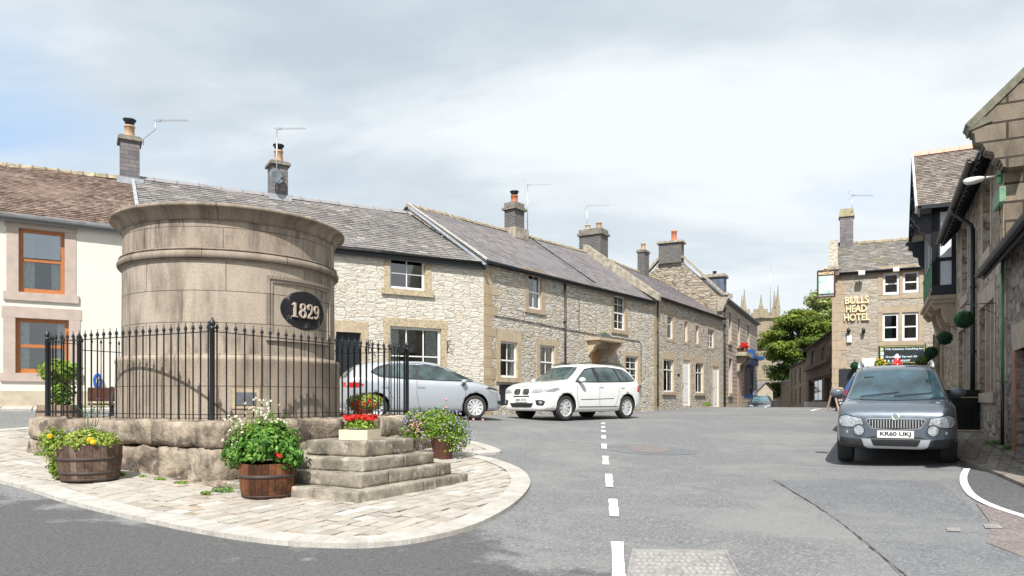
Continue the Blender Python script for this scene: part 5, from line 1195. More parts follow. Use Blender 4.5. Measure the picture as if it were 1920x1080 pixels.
m = MB(); m.box(s0 - .15, s1 + .15, -.35, .02, z1 + .003, z1 + .45); m.box(s0 - .3, s1 + .3, -.6, .01, z1 + .45, z1 + .7); m.box(s0 - .45, s0 - .0, -.75, .02, z1 + .30, z1 + .95); m.box(s1 + .05, s1 + .45, -.75, .02, z1 + .5, z1 + .8); m.build('fascia', M['bluepaint'], sh, bevel=.02)
dp = f5.rect(1383, 1390, 694, 763); m = MB(); m.box(dp[0], dp[1], -.03, .02, dp[2], dp[3]); m.build('door_panel', plain('pink stone pilaster', (.50, .33, .25), .8), h5)
m = MB(); z = dp[3] + .9; m.box(dp[0] - .7, dp[1] + .5, -.7, .01, z, z + .25); m.prism([(0, 0), (-.6, 0), (-.5, -.4), (-.2, -.6), (-.15, -1.0), (0, -1.1)], (dp[0] - .3, 0, z), (0, 1, 0), (0, 0, 1), (.3, 0, 0)); m.prism([(0, 0), (-.6, 0), (-.5, -.4), (-.2, -.6), (-.15, -1.0), (0, -1.1)], (dp[1] - .1, 0, z), (0, 1, 0), (0, 0, 1), (.3, 0, 0)); hdd = m.build('door_hood', M['coping'], h5, fixn=True)
tg = thing('geranium_pot', 'red geraniums in a dark pot above the hood beside the blue shopfront', 'planter', f5.w(dp[0] + .2, -.4, z + .255), f5.rot); m = MB(); m.lathe([(.2, 0), (.25, .3), (.2, .3), (.01, .28)], n=12); m.build('pot', M['benchw'], tg); m = MB(); [petals(m, (rng.uniform(-.35, .35), rng.uniform(-.3, .2), .45 + rng.uniform(-.12, .2)), .1, 6) for _ in range(70)]; m.build('flowers', M['flower'], tg)
gutter(h5, (.0, -.20, zt5[0] - .06), (f5.L, -.20, zt5[1] - .06), M['greyg'], .09); pipe(h5, .25, -.08, .1, zt5[0] - .2, mat=M['gutter'], r=.055)
m = MB(); zk = zt5[0]   # near gable: rubble face, coping and kneeler
m.quad((-.02, 6.2, -.6), (-.02, 0, -.6), (-.02, 0, zk), (-.02, 2.2, rd5[1] - .5), (-.02, 2.5, rd5[1] - .1), (-.02, 3.8, rd5[1] - .1), (-.02, 4.1, rd5[1] - .5), (-.02, 6.2, zk)); m.build('gable_wall', M['gableD'], h5)
m = MB(); cpts = [(-.35, zk - .15), (-.35, zk + .12), (-.05, zk + .15), (2.35, rd5[1] + .02), (3.9, rd5[1] + .02), (6.5, zk - .1)]
for i in range(len(cpts) - 1): a, b = cpts[i], cpts[i + 1]; m.bar((0, a[0], a[1]), (0, b[0], b[1]), .42, .14)
m.prism([(-.35, -.1), (0, -.9), (.3, -.9), (.3, 0)], (-.2, 0, zk), (0, 1, 0), (0, 0, 1), (.4, 0, 0)); m.build('gable_coping', M['coping'], h5, fixn=True)
zc = f5.pix(1250, 449, 3.1)[1]; chimney(h5, -.22, .55, 2.45, 3.85, rd5[1] - .3, zc, M['bluebrick'], cap=M['coping'], pots=((.3, .35, .17, .62, M['terra'], False),), cz=.1, co=.12)
zc2 = f5.pix(1336, 520, .9)[1]; m_ = chimney(h5, 1.6, 2.6, .2, 1.5, zk - .3, zc2, ashlar('bluish brick', (.10, .14, .22), (.13, .17, .25), (.25, .25, .25), .225, .075, .008), cap=M['coping'], pots=((.5, .5, .12, .25, M['black'], False),), cz=.15, co=.12)

# ================= far end: church tower, cottage, boundary wall
def tower():
    Yc = 150.; w = 3.0 * 2; xc = (1424 - HX) / F * Yc; t = thing('church_tower', 'sandstone church tower with battlements and pinnacles beyond the shop', 'church tower', (xc, Yc, EYE - 2.5), R(-14)); hgt = P(0, 600, Yc).z - EYE + 2.5
    m = MB(); m.box(-3, 3, -3, 3, 0, hgt); 
    for z in (hgt * .35, hgt * .62, hgt * .82): m.box(-3.12, 3.12, -3.12, 3.12, z, z + .25)
    for sx in (-1, 1):
        for sy in (-1, 1):
            for a, b, z in ((.75, 0, hgt * .98), (1.05, 0, hgt * .6)): m.obox((sx * 3.0, sy * 3.0, z / 2), (a / 1.4, 0, 0), (0, a / 1.4, 0), (0, 0, z / 2))
    m.build('wall', M['church'], t)
    m = MB(); m.box(-3.5, 3.5, -3.5, 3.5, hgt, hgt + .5)
    for k in range(4):
        for sy in (-1, 1): m.box(-3.2 + k * 1.75, -3.2 + k * 1.75 + 1.05, sy * 3.3 - .2, sy * 3.3 + .2, hgt + .5, hgt + 1.9); m.box(sy * 3.3 - .2, sy * 3.3 + .2, -3.2 + k * 1.75, -3.2 + k * 1.75 + 1.05, hgt + .5, hgt + 1.9)
    m.build('battlements', M['church'], t)
    for sx, sy, q in ((-1, -1, 1), (1, -1, 1.15), (-1, 1, .9), (1, 1, 1.1), (0, -1, .6), (1, 0, .7)):
        m = MB(); x, y = sx * 3.3, sy * 3.3; m.obox((x, y, hgt + 1.3), (.42, 0, 0), (0, .42, 0), (0, 0, 1.2)); m.lathe([(.42, hgt + 2.4), (.24, hgt + 2.5 + 1.2 * q), (.22, hgt + 2.6 + 1.2 * q), (.05, hgt + 2.6 + 3.2 * q), (.12, hgt + 2.7 + 3.2 * q), (0, hgt + 3.0 + 3.2 * q)], (x, y, 0), n=6); m.build('pinnacle', M['church'], t)
    m = MB(); m.tube([(2.2, 0, hgt), (2.2, 0, hgt + 11.5)], .07, 5); m.build('flagpole', M['skin_metal'], t)
    for x in (-1.0,): m = MB(); m.box(-.7, .7, -3.06, -3.02, hgt * .66, hgt * .78); m.build('belfry_opening', M['dark'], t)
tower()
fx = Fr((P(1419, 0, 70).x, 70), (P(1449, 0, 70.5).x, 70.5)); hx = fx.thing('gabled_cottage', 'small pale gabled cottage closing the street behind the dark car', 'cottage')
m = MB(); Lx = fx.L; zg = ez(fx, 1430, 716); ze_ = ez(fx, 1430, 733); m.quad((0, 0, -.5), (Lx, 0, -.5), (Lx, 0, ze_), (Lx / 2, 0, zg), (0, 0, ze_)); m.quad((Lx, 0, -.5), (Lx, 8, -.5), (Lx, 8, ze_), (Lx, 0, ze_)); m.quad((0, 8, -.5), (0, 0, -.5), (0, 0, ze_), (0, 8, ze_)); m.build('wall', M['plinth'], hx)
m = MB(); [slopes(m, (x, -.2, ze_ - .1) if s_ < 0 else (x, 8, ze_ - .1), (x, 8, ze_ - .1) if s_ < 0 else (x, -.2, ze_ - .1), (Lx / 2, -.2, zg) if s_ < 0 else (Lx / 2, 8, zg), (Lx / 2, 8, zg) if s_ < 0 else (Lx / 2, -.2, zg), .4, .5) for x, s_ in ((-.2, -1), (Lx + .2, 1))]; m.build('roof', M['slateB'], hx)
chimney(hx, Lx * .1, Lx * .75, 6, 6.8, ze_, zg + .5, M['plinth'], pots=((.2, .5, .2, .6, M['cream'], False), (.8, .5, .2, .75, M['terra'], False)))
window(hx, (Lx * .3, Lx * .7, ze_ - 1.4, ze_ - .1), y=.1, fw=.1, vb=1, curt=1)
# ================= right side: rubble building with gutter (E1), low house (E0), gabled inn wing (E2), hotel, far shops
DE = Vector((-.457, -.889)).normalized()
def ep(t): return Vector((9.08, 12.9)) - DE * t      # t metres up the street from the corner point
fE = Fr(ep(9.7), ep(.8)); hE = fE.thing('schoolhouse', 'tall rubble building with blocked stone windows and long black gutter on the right', 'building')
LE = fE.L; zE = ez(fE, 1846, 228, -.4) + .05; rdE = (4.2, zE + 4.2, zE + 4.2)
def er(x0, x1, y00, y01, y10, y11):   # rect from left/right pixel columns with their own tops and bottoms
    a, za_ = fE.pix(x0, y00); b, zb2 = fE.pix(x1, y01); _, zc = fE.pix(x0, y10); _, zd = fE.pix(x1, y11); return (a, b, (zc + zd) / 2, (za_ + zb2) / 2)
WE = [er(1837, 1865, 578, 562, 741, 731), er(1798, 1818, 620, 612, 735, 728), er(1843, 1858, 345, 318, 478, 465), er(1804, 1815, 425, 412, 560, 552)]
shell(hE, 0, LE, -.5, (zE, zE), 8.4, rdE, M['rubbleE'], [(*w, .2) for w in WE])
for i, w in enumerate(WE):
    a, b, c, d = w; m = MB(); n = 3 if i < 2 else 1
    m.box(a, b, .14, .19, c, d)
    for k in range(1, n): xx = a + (b - a) * k / n; m.box(xx - .05, xx + .05, .02, .14, c, d)
    o = m.build('blocked_window', M['dressE'], hE); m = MB(); m.box(a - .18, b + .18, -.02, .04, d + .003, d + (.38 if i < 2 else .2)); m.box(a - .18, a - .002, -.018, .04, c, d); m.box(b + .002, b + .18, -.018, .04, c, d); m.box(a - .18, b + .18, -.05, .16, c - .22, c - .002); m.build('surround', M['dressE'], o, bevel=.01)
roof(hE, 0, LE, (zE, zE), 8.4, rdE, M['slateH'], ov=.42, ridge=M['ridge'])
m = MB()
for i in range(int(LE / .42)): x = .2 + i * .42; m.bar((x, -.40, zE - .50), (x, .0, zE - .06), .06, .09)
m.build('rafter_feet', M['black'], hE); gutter(hE, (0, -.50, zE - .40), (LE - .35, -.50, zE - .40), M['gutter'], .075); m = MB(); m.box(0, LE, -.40, -.37, zE - .46, zE - .28); m.build('fascia', M['greyg'], hE)
xp = fE.pix(1824, 600, -.08)[0]; pipe(hE, xp, -.08, .15, zE - 1.0, r=.055); m = MB(); m.tube([(xp, -.08, zE - 1.0), (xp, -.12, zE - .9), (xp - .05, -.5, zE - .55), (xp - .05, -.5, zE - .44)], .05, 7); m.build('swan_neck', M['gutter'], hE)
xg = fE.pix(1880, 600, -.05)[0]
quoins(hE, LE - .42, LE, 0, zE - .3, M['quoin'], side=-1, h=.40)
# near gable in ashlar with moulded kneeler and coping
m = MB(); m.quad((LE + .004, 0, -.5), (LE + .004, 8.4, -.5), (LE + .004, 8.4, zE), (LE + .004, 4.2, zE + 4.2), (LE + .004, 0, zE)); m.build('gable_wall', ashlar('gritstone ashlar gable', (.20, .168, .13), (.32, .275, .22), (.06, .05, .04), .62, .36, .028, stain=.8, streak=.6), hE)
m = MB(); m.prism([(0, -.75), (-.06, -.72), (-.10, -.6), (-.19, -.55), (-.22, -.42), (-.33, -.38), (-.38, -.25), (-.50, -.2), (-.52, -.02), (-.56, .0), (-.56, .18), (.3, 1.0), (.3, -.75)], (LE - .06, 0, zE - .1), (0, 1, 0), (0, 0, 1), (.42, 0, 0)); m.build('kneeler', ashlar('kneeler ashlar', (.20, .168, .13), (.27, .23, .185), (.06, .05, .04), .9, .34, .025, stain=.7, streak=.6), hE, fixn=True)
m = MB(); m.bar((LE + .14, -.62, zE + .02), (LE + .14, 4.2, zE + 4.72), .52, .14); m.bar((LE + .14, -.62, zE + .0), (LE + .14, -.25, zE + .12), .5, .13); m.build('gable_coping', plain('mossy gable coping', (.16, .15, .11), .9, var=.4), hE)
# street lamp on bracket, green box, green pipe
lb = fE.w(LE - .15, -.02, ez(fE, 1881, 328)); lt = thing('street_lamp', 'white wall mounted street lamp on a steel arm under the black gutter', 'street lamp', lb)
le = P(1812, 338, 12.6) - lb; m = MB(); m.tube([(0, 0, 0), le * .45], .022, 6); m.build('arm', M['skin_metal'], lt)
d = le.normalized(); pr_ = Vector((d.y, -d.x, 0)).normalized(); m = MB(); c = le * .78; pts = []
for i, (t_, w_, h_) in enumerate(((-.26, .05, .05), (-.22, .085, .08), (0, .115, .10), (.2, .12, .10), (.27, .09, .07))):
    for a in range(12): an = a / 12 * 6.283; pts.append(c + d * t_ * 1.15 + pr_ * w_ * math.cos(an) + Z1 * (h_ * math.sin(an) * (.45 if math.sin(an) > 0 else .9)))
m.idx(pts, [(i * 12 + a, i * 12 + (a + 1) % 12, (i + 1) * 12 + (a + 1) % 12, (i + 1) * 12 + a) for i in range(4) for a in range(12)] + [tuple(range(11, -1, -1)), tuple(range(48, 60))]); m.build('lamp_head', M['concrete'], lt, fixn=True)
m = MB(); m.box(-.06, .06, -.06, .06, -.15, .12); m.build('wall_bracket', M['greenpaint'], lt)
gb = fE.rect(1867, 1879, 359, 387, -.08); gx = thing('electric_box', 'green metal box on the wall below the street lamp', 'junction box', fE.w((gb[0] + gb[1]) / 2, -.02, gb[2]), fE.rot); m = MB(); w_ = (gb[1] - gb[0]) / 2; m.box(-w_, w_, -.10, 0, 0, gb[3] - gb[2]); m.build('box', plain('faded green paint', (.15, .28, .17), .6, var=.3), gx, bevel=.015); m = MB(); m.tube([(0, -.05, 0), (.02, -.05, -.2), (.12, -.04, -.35)], .01, 5); m.build('cable', M['black'], gx)
m = MB(); m.tube([(xg, -.05, ez(fE, 1880, 850)), (xg, -.05, ez(fE, 1880, 720))], .035, 7); pz = m.build('drainpipe', M['gutter'], hE); m = MB(); m.tube([(xg, -.05, ez(fE, 1880, 720)), (xg, -.05, ez(fE, 1880, 470))], .03, 7); m.build('green_pipe', M['greenpaint'], pz)

# low house at the right edge
f0 = Fr(ep(.8), ep(-5)); h0 = f0.thing('low_cottage', 'low rubble house with a red sandstone doorway at the right edge of the photo', 'cottage')
z0t = ez(f0, 1900, 415, -.35) + .05; d0 = (f0.pix(1906, 700)[0], f0.pix(1906, 700)[0] + 1.25, 0.0, ez(f0, 1912, 655)); 
shell(h0, 0.01, f0.L, -.5, (z0t, z0t), 6, (3, z0t + 2.4, z0t + 2.4), rubble('pinkish rubble', [(.36, .31, .27), (.46, .41, .37), (.52, .48, .45), (.42, .33, .27)], (.38, .33, .28), 2.4, 5, .06, 1.0, .2), [(*d0, .3)])
roof(h0, .01, f0.L, (z0t, z0t), 6, (3, z0t + 2.4, z0t + 2.4), M['slateH'], ov=.3); gutter(h0, (.02, -.42, z0t - .30), (f0.L, -.42, z0t - .30), M['gutter'], .07)
m = MB(); m.box(d0[0] - .28, d0[0] - .001, -.03, .3, -.2, d0[3]); m.box(d0[1] + .001, d0[1] + .28, -.03, .3, -.2, d0[3]); m.build('door_jambs', M['redstone'], h0, bevel=.01); m = MB(); m.box(d0[0] - .28, d0[1] + .28, -.035, .3, d0[3], d0[3] + .45); m.build('lintel', M['dressE'], h0, bevel=.01)
door(h0, d0, M['oak'], y=.28)
m = MB(); m.box(d0[0] - .32, d0[1] + .3, -.25, -.03, -.1, .10); m.build('doorstep', M['kerb'], h0, bevel=.02)
quoins(h0, .02, .40, .0, z0t - .35, M['dressE'], h=.55, pr=.03)

# inn wing with the timbered jettied gable
fW = Fr(ep(18.6), ep(9.72)); hW = fW.thing('inn_wing', 'stone inn wing with a black and white timbered oriel and bargeboarded gable over the pavement', 'inn')
Lw = fW.L; zW = 5.9; g0 = Vector((14.94, 26.7)); g1 = Vector((12.57, 22.0))
xa = (g0 - fW.A.xy).dot(fW.d.xy); xb = (g1 - fW.A.xy).dot(fW.d.xy); yg = (g1 - fW.A.xy).dot(fW.n.xy)
zf = P(1720, 385, 22.0).z - fW.z0; zap = P(1712, 291, 24.3).z - fW.z0; xm = (xa + xb) / 2
arch = fW.rect(1757, 1768, 640, 760)
WW = [(arch[0], arch[1], -.1, arch[3], .6)]
m = MB(); wall(m, 0, Lw, -.5, (zf - .4, zf - .4), WW); m.quad((Lw, 0, -.5), (Lw, 8, -.5), (Lw, 8, zf - .4), (Lw, 0, zf - .4)); m.quad((0, 8, -.5), (0, 0, -.5), (0, 0, zf - .4), (0, 8, zf - .4)); m.quad((Lw, 8, -.5), (0, 8, -.5), (0, 8, zf - .4), (Lw, 8, zf - .4)); m.quad((0, 0, zf - .4), (Lw, 0, zf - .4), (Lw, 8, zf - .4), (0, 8, zf - .4)); m.build('wall', M['rubbleE'], hW)
m = MB(); a, b, c, d = arch; m.box(a - .4, a, -.08, .1, c, d + .3); m.box(b, b + .4, -.08, .1, c, d + .3); m.box(a - .4, b + .4, -.08, .1, d + .3, d + .8); m.build('archway_surround', M['dressbrown'], hW, bevel=.02)
m = MB(); m.box(a, b, .45, .5, c, d); m.build('door', M['oak'], hW)
# jettied timber storey
xj0, xj1 = xa + .5, xb - .38; yj = yg + .43; zj0 = P(1748, 543, 22.3).z - fW.z0
m = MB(); m.box(xj0, xj1, yj, -.0, zj0, zf + .02); m.quad((xj0, yj + .3, zf), (xj1, yj + .3, zf), (xm, yj + .3, zap - .3)); oj = m.build('plaster_panels', M['whitep'], hW)
m = MB(); e = .02
def tb(x0, x1, y0, y1, z0, z1): m.box(x0, x1, y0, y1, z0, z1)
tb(xj0 - e, xj1 + e, yj - e, .0, zj0 - .16, zj0 + .10); tb(xj0 - e * 3, xj1 + e * 3, yj - e * 3, -.0, zj0 - .22, zj0 - .10)
for x in (xj0 - e, xj1 - .2 + e): tb(x, x + .2, yj - e, yj + .2, zj0 + .10, zf)
tb(xj1 - .0, xj1 + e, yj - e, yj + .15, zj0 + .1, zf); tb(xj1 - .0, xj1 + e, -.12, .0, zj0 + .1, zf)
zmr = P(1770, 490, 22.3).z - fW.z0; tb(xj1 - .0, xj1 + e, yj + .15, -.12, zmr - .05, zmr + .06); tb(xj1, xj1 + e, yj, 0, zf - .2, zf + .0)
tb(xj0, xj1, yj - e, yj, zmr - .05, zmr + .05)
for k in range(1, 6): x = xj0 + (xj1 - xj0) * k / 6; tb(x - .07, x + .07, yj - e, yj, zj0 + .1, zf)
m.build('timber_frame', M['black'], oj)
m = MB(); m.box(xj0 + .2, xj1 - .2, yj - .035, yj - .02, zj0 + .15, zj0 + .2)
for k in range(22): x = xj0 + .2 + (xj1 - xj0 - .4) * k / 21; m.box(x - .012, x + .012, yj - .04, yj - .024, zj0 + .2, zj0 + .75)
m.box(xj0 + .2, xj1 - .2, yj - .06, yj - .024, zj0 + .75, zj0 + .82); m.build('balustrade', M['greenpaint'], oj)
# roof of the gable (ridge runs into the block)
m = MB()
slopes(m, (xb + .10, 6.5, zf - .05), (xb + .10, yg, zf - .05), (xm, 6.5, zap), (xm, yg, zap), .115, .17, .026)
slopes(m, (xa - .10, yg, zf - .05), (xa - .10, 6.5, zf - .05), (xm, yg, zap), (xm, 6.5, zap), .115, .17, .026)
ro = m.build('roof', M['tileE'], hW); m = MB()
for k in range(16): y = yg + k * .45; m.prism([(-.16, -.10), (0, .08), (.16, -.10)], (xm, y, zap + .03), (1, 0, 0), (0, 0, 1), (0, .43, 0))
m.build('ridge', M['ridgep'], ro, fixn=True)
for s_, xe in ((1, xb + .12), (-1, xa - .12)):
    m = MB(); m.bar((xe, yg - .03, zf - .16), (xm, yg - .03, zap - .06), .05, .26); o = m.build('bargeboard', M['white'] if s_ > 0 else M['black'], ro)
    m = MB(); n = 12; L2 = Vector((xm, yg + .03, zap - .3)) - Vector((xe, yg + .03, zf - .35))
    for k in range(n): p = Vector((xe, yg + .04, zf - .36)) + L2 * (k + .5) / n; m.lathe([(.0, -.02), (.2, -.02), (.2, .02), (0, .02)], (0, 0, 0), n=10) if False else m.obox(p, (.14, 0, 0), (0, .02, 0), (0, 0, .13))
    m.build('fretwork', M['black'], o)
m = MB(); m.box(xb + .06, xb + .14, yg + .1, 5, zf - .16, zf - .04); m.build('eaves_board', M['black'], ro)
m = MB(); m.quad((xa, yg + .05, zf - .06), (xb, yg + .05, zf - .06), (xb, 1, zf - .06), (xa, 1, zf - .06)); m.build('soffit', M['black'], ro)
# curved bracket under the verge, stone corbels under the jetty
m = MB(); zz = zf - .2
m.prism([(0, 0), (-.55, .0), (-.62, -.1), (-.50, -.16), (-.52, -.3), (-.38, -.36), (-.36, -.55), (-.2, -.62), (-.18, -.85), (0, -1.1)], (xj1 - .12, yj, zz), (0, 1, 0), (0, 0, 1), (.1, 0, 0)); m.build('scroll_bracket', M['black'], oj, fixn=True); m = MB(); m.prism([(0, 0), (-.55, .0), (-.62, -.1), (-.50, -.16), (-.52, -.3), (-.38, -.36), (-.36, -.55), (-.2, -.62), (-.18, -.85), (0, -1.1)], (xj0, yj, zz), (0, 1, 0), (0, 0, 1), (.1, 0, 0)); m.build('scroll_bracket', M['black'], oj, fixn=True)
for x in (xj1 - .38, xj0 + .05, xm - .15):
    m = MB(); pr2 = [(0, 0), (yj - .02, 0), (yj - .02, -.28), (yj * .82, -.45), (yj * .62, -.40), (yj * .55, -.62), (yj * .40, -.85), (yj * .2, -.88), (yj * .12, -1.1), (0, -1.35)]; m.prism(pr2, (x, 0, zj0 - .2), (0, 1, 0), (0, 0, 1), (.36, 0, 0)); m.build('stone_corbel', M['dressbrown'], oj, fixn=True)
m = MB(); m.box(xj0 - .1, xj1 + .1, yj - .12, 0, zj0 - .34, zj0 - .22); m.box(xj0 - .05, xj1 + .05, yj - .04, 0, zj0 - .46, zj0 - .34); m.build('jetty_cornice', M['dressbrown'], oj, bevel=.02)
xp = fW.pix(1752, 650, -.08)[0]; pipe(hW, xp, -.08, .1, zj0 - .8, r=.055)

# hotel
fH = Fr(Vector((15.34, 34.0)), Vector((15.34, 34.0)) + Vector((.912, -.41)).normalized() * 4.75); hH = fH.thing('hotel', 'stone hotel end wall with gold lettering, four white windows and slate roof facing the street', 'hotel')
LH = fH.L; za = ez(fH, 1565, 509, -.05); zH = (za, ez(fH, 1728, 497, -.05)); rdH = (2.6, ez(fH, 1604, 455, 2.6), ez(fH, 1728, 447, 2.6))
WH = [fH.rect(1656, 1686, 512, 552), fH.rect(1693, 1723, 509, 548), fH.rect(1655, 1685, 588, 639), fH.rect(1692, 1722, 586, 638)]
shell(hH, 0, LH, -.8, zH, 7, rdH, M['hotel'], WH)
m = MB(); m.quad((-.004, 7, -.8), (-.004, 0, -.8), (-.004, 0, zH[0]), (-.004, 2.6, rdH[1]), (-.004, 7, zH[0])); m.build('side_wall', M['hotel'], hH)
for i, rc in enumerate(WH): window(hH, rc, y=.05, fw=.085, vb=0, hb=(.5,), bw=.06, curt=0)
def hb(a, b, c, d, pr, mat, name): m = MB(); x0, x1, z0, z1 = fH.rect(a, b, c, d); m.box(x0, x1, -pr, .0, z0, z1); return m.build(name, mat, hH, bevel=.01)
for (a, b, c, d) in ((1646, 1733, 497, 511), (1646, 1733, 554, 560), (1646, 1733, 574, 586), (1646, 1733, 640, 648), (1646, 1655, 511, 554), (1686.6, 1692.6, 511, 554), (1723.6, 1733, 509, 552), (1646, 1654.6, 586, 640), (1685.6, 1691.6, 586, 640), (1722.6, 1733, 586, 640)): hb(a, b, c, d, .02, M['dressbrown'], 'window_dressing')
roof(hH, 0.0, LH, zH, 7, rdH, M['slateH'], course=.17, tw=.3, th=.022, ridge=M['ridgel'], rtile=.4); gutter(hH, (.1, -.22, zH[0] - .1), (LH, -.22, zH[1] - .1), M['gutter'], .06)
quoins(hH, 0, .62, -.2, zH[0] - .1, M['dressbrown'], h=.42, pr=.015)
m = MB(); m.prism([(-.35, -.1), (-.35, .08), (2.5, rdH[1] - zH[0] + .22), (2.7, rdH[1] - zH[0] + .22), (2.7, rdH[1] - zH[0] - .2), (0, -.35)], (-.12, 0, zH[0]), (0, 1, 0), (0, 0, 1), (.38, 0, 0)); m.box(-.22, .3, -.42, .0, zH[0] + .02, zH[0] + .2); m.box(-.16, .3, -.3, .0, zH[0] - .2, zH[0] + .018); m.build('gable_coping', M['coping'], hH, fixn=True)
ch, qh = chim_px(hH, fH, 1575, 1600, 406, 452, 2.2, .7, M['slatestack'], cap=plain('lichened cap', (.33, .29, .18), .9, var=.4), pots=(), cz=.12, co=.06, extra=.28)
pw = fH.w(qh[1] - .05, 2.2, qh[2]); aerial('television aerial over the hotel chimney', pw, P(1599, 366, pw.y).z - pw.z, 1.0, R(-5), 14, grid=True, mast=.015)

def text(s_, size, mat, par, loc, rot, ext=.02, name='lettering', align='CENTER', off=0, shear=0, sx=1):
    cu = bpy.data.curves.new(name, 'FONT'); cu.body = s_; cu.size = size; cu.extrude = ext; cu.align_x = align; cu.align_y = 'CENTER'; cu.offset = off; cu.resolution_u = 3; cu.shear = shear; cu.space_character = 1.0
    ob = bpy.data.objects.new('t', cu); COL.objects.link(ob); dg = bpy.context.evaluated_depsgraph_get(); dg.update(); me = bpy.data.meshes.new_from_object(ob.evaluated_get(dg)); bpy.data.objects.remove(ob); me.materials.clear(); me.materials.append(mat)
    o = bpy.data.objects.new(name, me); COL.objects.link(o); o.parent = par; o.location = loc; o.rotation_euler = rot; o.scale = (sx, 1, 1); return o
UPR = (R(90), 0, 0)
for word, x0, x1, yt, yb in (('BULLS', 1584, 1629, 556, 570), ('HEAD', 1586, 1625, 572.5, 586), ('HOTEL', 1582, 1630, 588.5, 602)):
    a, b, c, d = fH.rect(x0, x1, yt, yb, -.08); t = thing('hotel_sign', 'gold letters ' + word + ' fixed to the hotel wall', 'sign', fH.w((a + b) / 2, -.08, (c + d) / 2), fH.rot, 'gold hotel lettering')
    o = text(word, .44, M['gold'], t, (0, 0, 0), UPR, .03, off=.012); o.scale[0] = (b - a) / max(.01, o.dimensions.x if o.dimensions.x > 0 else 1)
    xs_ = [v.co.x for v in o.data.vertices]; ys_ = [v.co.y for v in o.data.vertices]; o.scale = ((b - a) / (max(xs_) - min(xs_)), (d - c) / (max(ys_) - min(ys_)), 1)
a, b, c, d = fH.rect(1648, 1736, 647.5, 683, -.06); bd = thing('inn_board', 'blackboard sign with yellow green border and chalk lettering on the hotel wall', 'sign', fH.w((a + b) / 2, -.03, (c + d) / 2), fH.rot); w_, h_ = (b - a) / 2, (d - c) / 2
m = MB(); m.box(-w_, w_, -.05, 0, -h_, h_); m.build('board', M['signblack'], bd)
m = MB(); t_ = .022; i_ = .06
for q in ((-w_ + i_, w_ - i_, h_ - i_, h_ - i_ + t_), (-w_ + i_, w_ - i_, -h_ + i_, -h_ + i_ + t_), (-w_ + i_, -w_ + i_ + t_, -h_ + i_, h_ - i_), (w_ - i_ - t_, w_ - i_, -h_ + i_, h_ - i_)): m.box(q[0], q[1], -.058, -.05, q[2], q[3])
m.build('border', M['yellowt'], bd)
for k, (s_, mt, sh, x0, x1, fz, hh) in enumerate((('17th Century Coaching Inn', 'signwhite', 0, -.72, .9, .62, .16), ('Quality Cask Ales', 'signteal', .4, -.72, .98, .22, .17), ('Goodfood Served All Day', 'signwhite', 0, -.72, .95, -.20, .15), ('01629 656307', 'signwhite', 0, -.45, .35, -.62, .12))):
    o = text(s_, .2, M[mt], bd, (0, 0, 0), UPR, .004, off=.006, shear=sh); xs_ = [v.co.x for v in o.data.vertices]; ys_ = [v.co.y for v in o.data.vertices]
    sx_ = (x1 - x0) * w_ / (max(xs_) - min(xs_)); o.scale = (sx_, hh * h_ * 1.75 / (max(ys_) - min(ys_)), 1); o.location = ((x0 + x1) / 2 * w_ - sx_ * (max(xs_) + min(xs_)) / 2, -.056, fz * h_)
m = MB()
for x, z, r_ in ((-.86, .62, .05), (-.86, .2, .075), (-.86, -.2, .055), (-.74, -.62, .05), (-.58, -.62, .04)): m.obox((x * w_, -.056, z * h_), (r_ * .9, 0, 0), (0, .004, 0), (0, 0, r_ * 1.1))
m.build('pictogram', M['signwhite'], bd)
# lamps, notices, baskets on the hotel
for x0, x1, y0, y1, nm in ((1609, 1622, 508, 516, 'pale floodlight under the hotel gutter left of the windows'), (1674, 1686, 501, 510, 'pale floodlight above the upper hotel windows')):
    a, b, c, d = fH.rect(x0, x1, y0, y1, -.4); t = thing('floodlight', nm, 'floodlight', fH.w((a + b) / 2, -.02, (c + d) / 2 + .1), fH.rot, 'hotel floodlights'); m = MB(); w_ = (b - a) / 2; m.prism([(-w_, .0), (w_, .0), (w_ * .9, -.2), (-w_ * .9, -.2)], (0, -.55, 0), (1, 0, 0), (0, 0, 1), (0, .22, 0)); m.build('lamp_head', M['concrete'], t, fixn=True, bevel=.02); m = MB(); m.bar((0, 0, -.05), (0, -.4, -.05), .03); m.build('arm', M['black'], t)
for px in (1591, 1619):
    a, z = fH.pix(px, 620, -.1); t = thing('wall_lamp', 'black wall lantern under the gold lettering, ' + ('left' if px < 1600 else 'right') + ' one of two', 'lamp', fH.w(a, -.0, z), fH.rot, 'lanterns under the lettering'); m = MB(); m.tube([(0, 0, .12), (0, -.12, .16), (0, -.16, .08)], .012, 6); m.lathe([(0, -.16), (.06, -.15), (.085, -.02), (.09, .04), (.04, .10), (0, .12)], (0, -.16, 0), n=10); m.build('lantern', M['black'], t)
def plate(name, lab, cat, px, mat, pr=.03, y=-.02, grp=None):
    a, b, c, d = fH.rect(*px, y); t = thing(name, lab, cat, fH.w((a + b) / 2, y, (c + d) / 2), fH.rot, grp); m = MB(); m.box(-(b - a) / 2, (b - a) / 2, -pr, 0, -(d - c) / 2, (d - c) / 2); m.build('panel', mat, t, bevel=.006); return t, b - a, d - c
plate('wall_notice', 'small blank white box below the left wall lantern', 'notice', (1588, 1597, 629, 642), M['white'], .1)
t, w_, h_ = plate('wall_shutter', 'white slatted panel low on the hotel wall', 'shutter', (1616, 1642, 672, 700), M['white'])
m = MB(); [m.box(-w_ / 2 + .02, w_ / 2 - .02, -.036, -.03, -h_ / 2 + h_ * k / 7 + .02, -h_ / 2 + h_ * (k + 1) / 7 - .01) for k in range(7)]; m.build('slats', M['whitep'], t)
t, w_, h_ = plate('menu_board', 'large dark grey board left of the grey car on the hotel wall', 'board', (1573, 1606, 692, 742), M['signblack'])
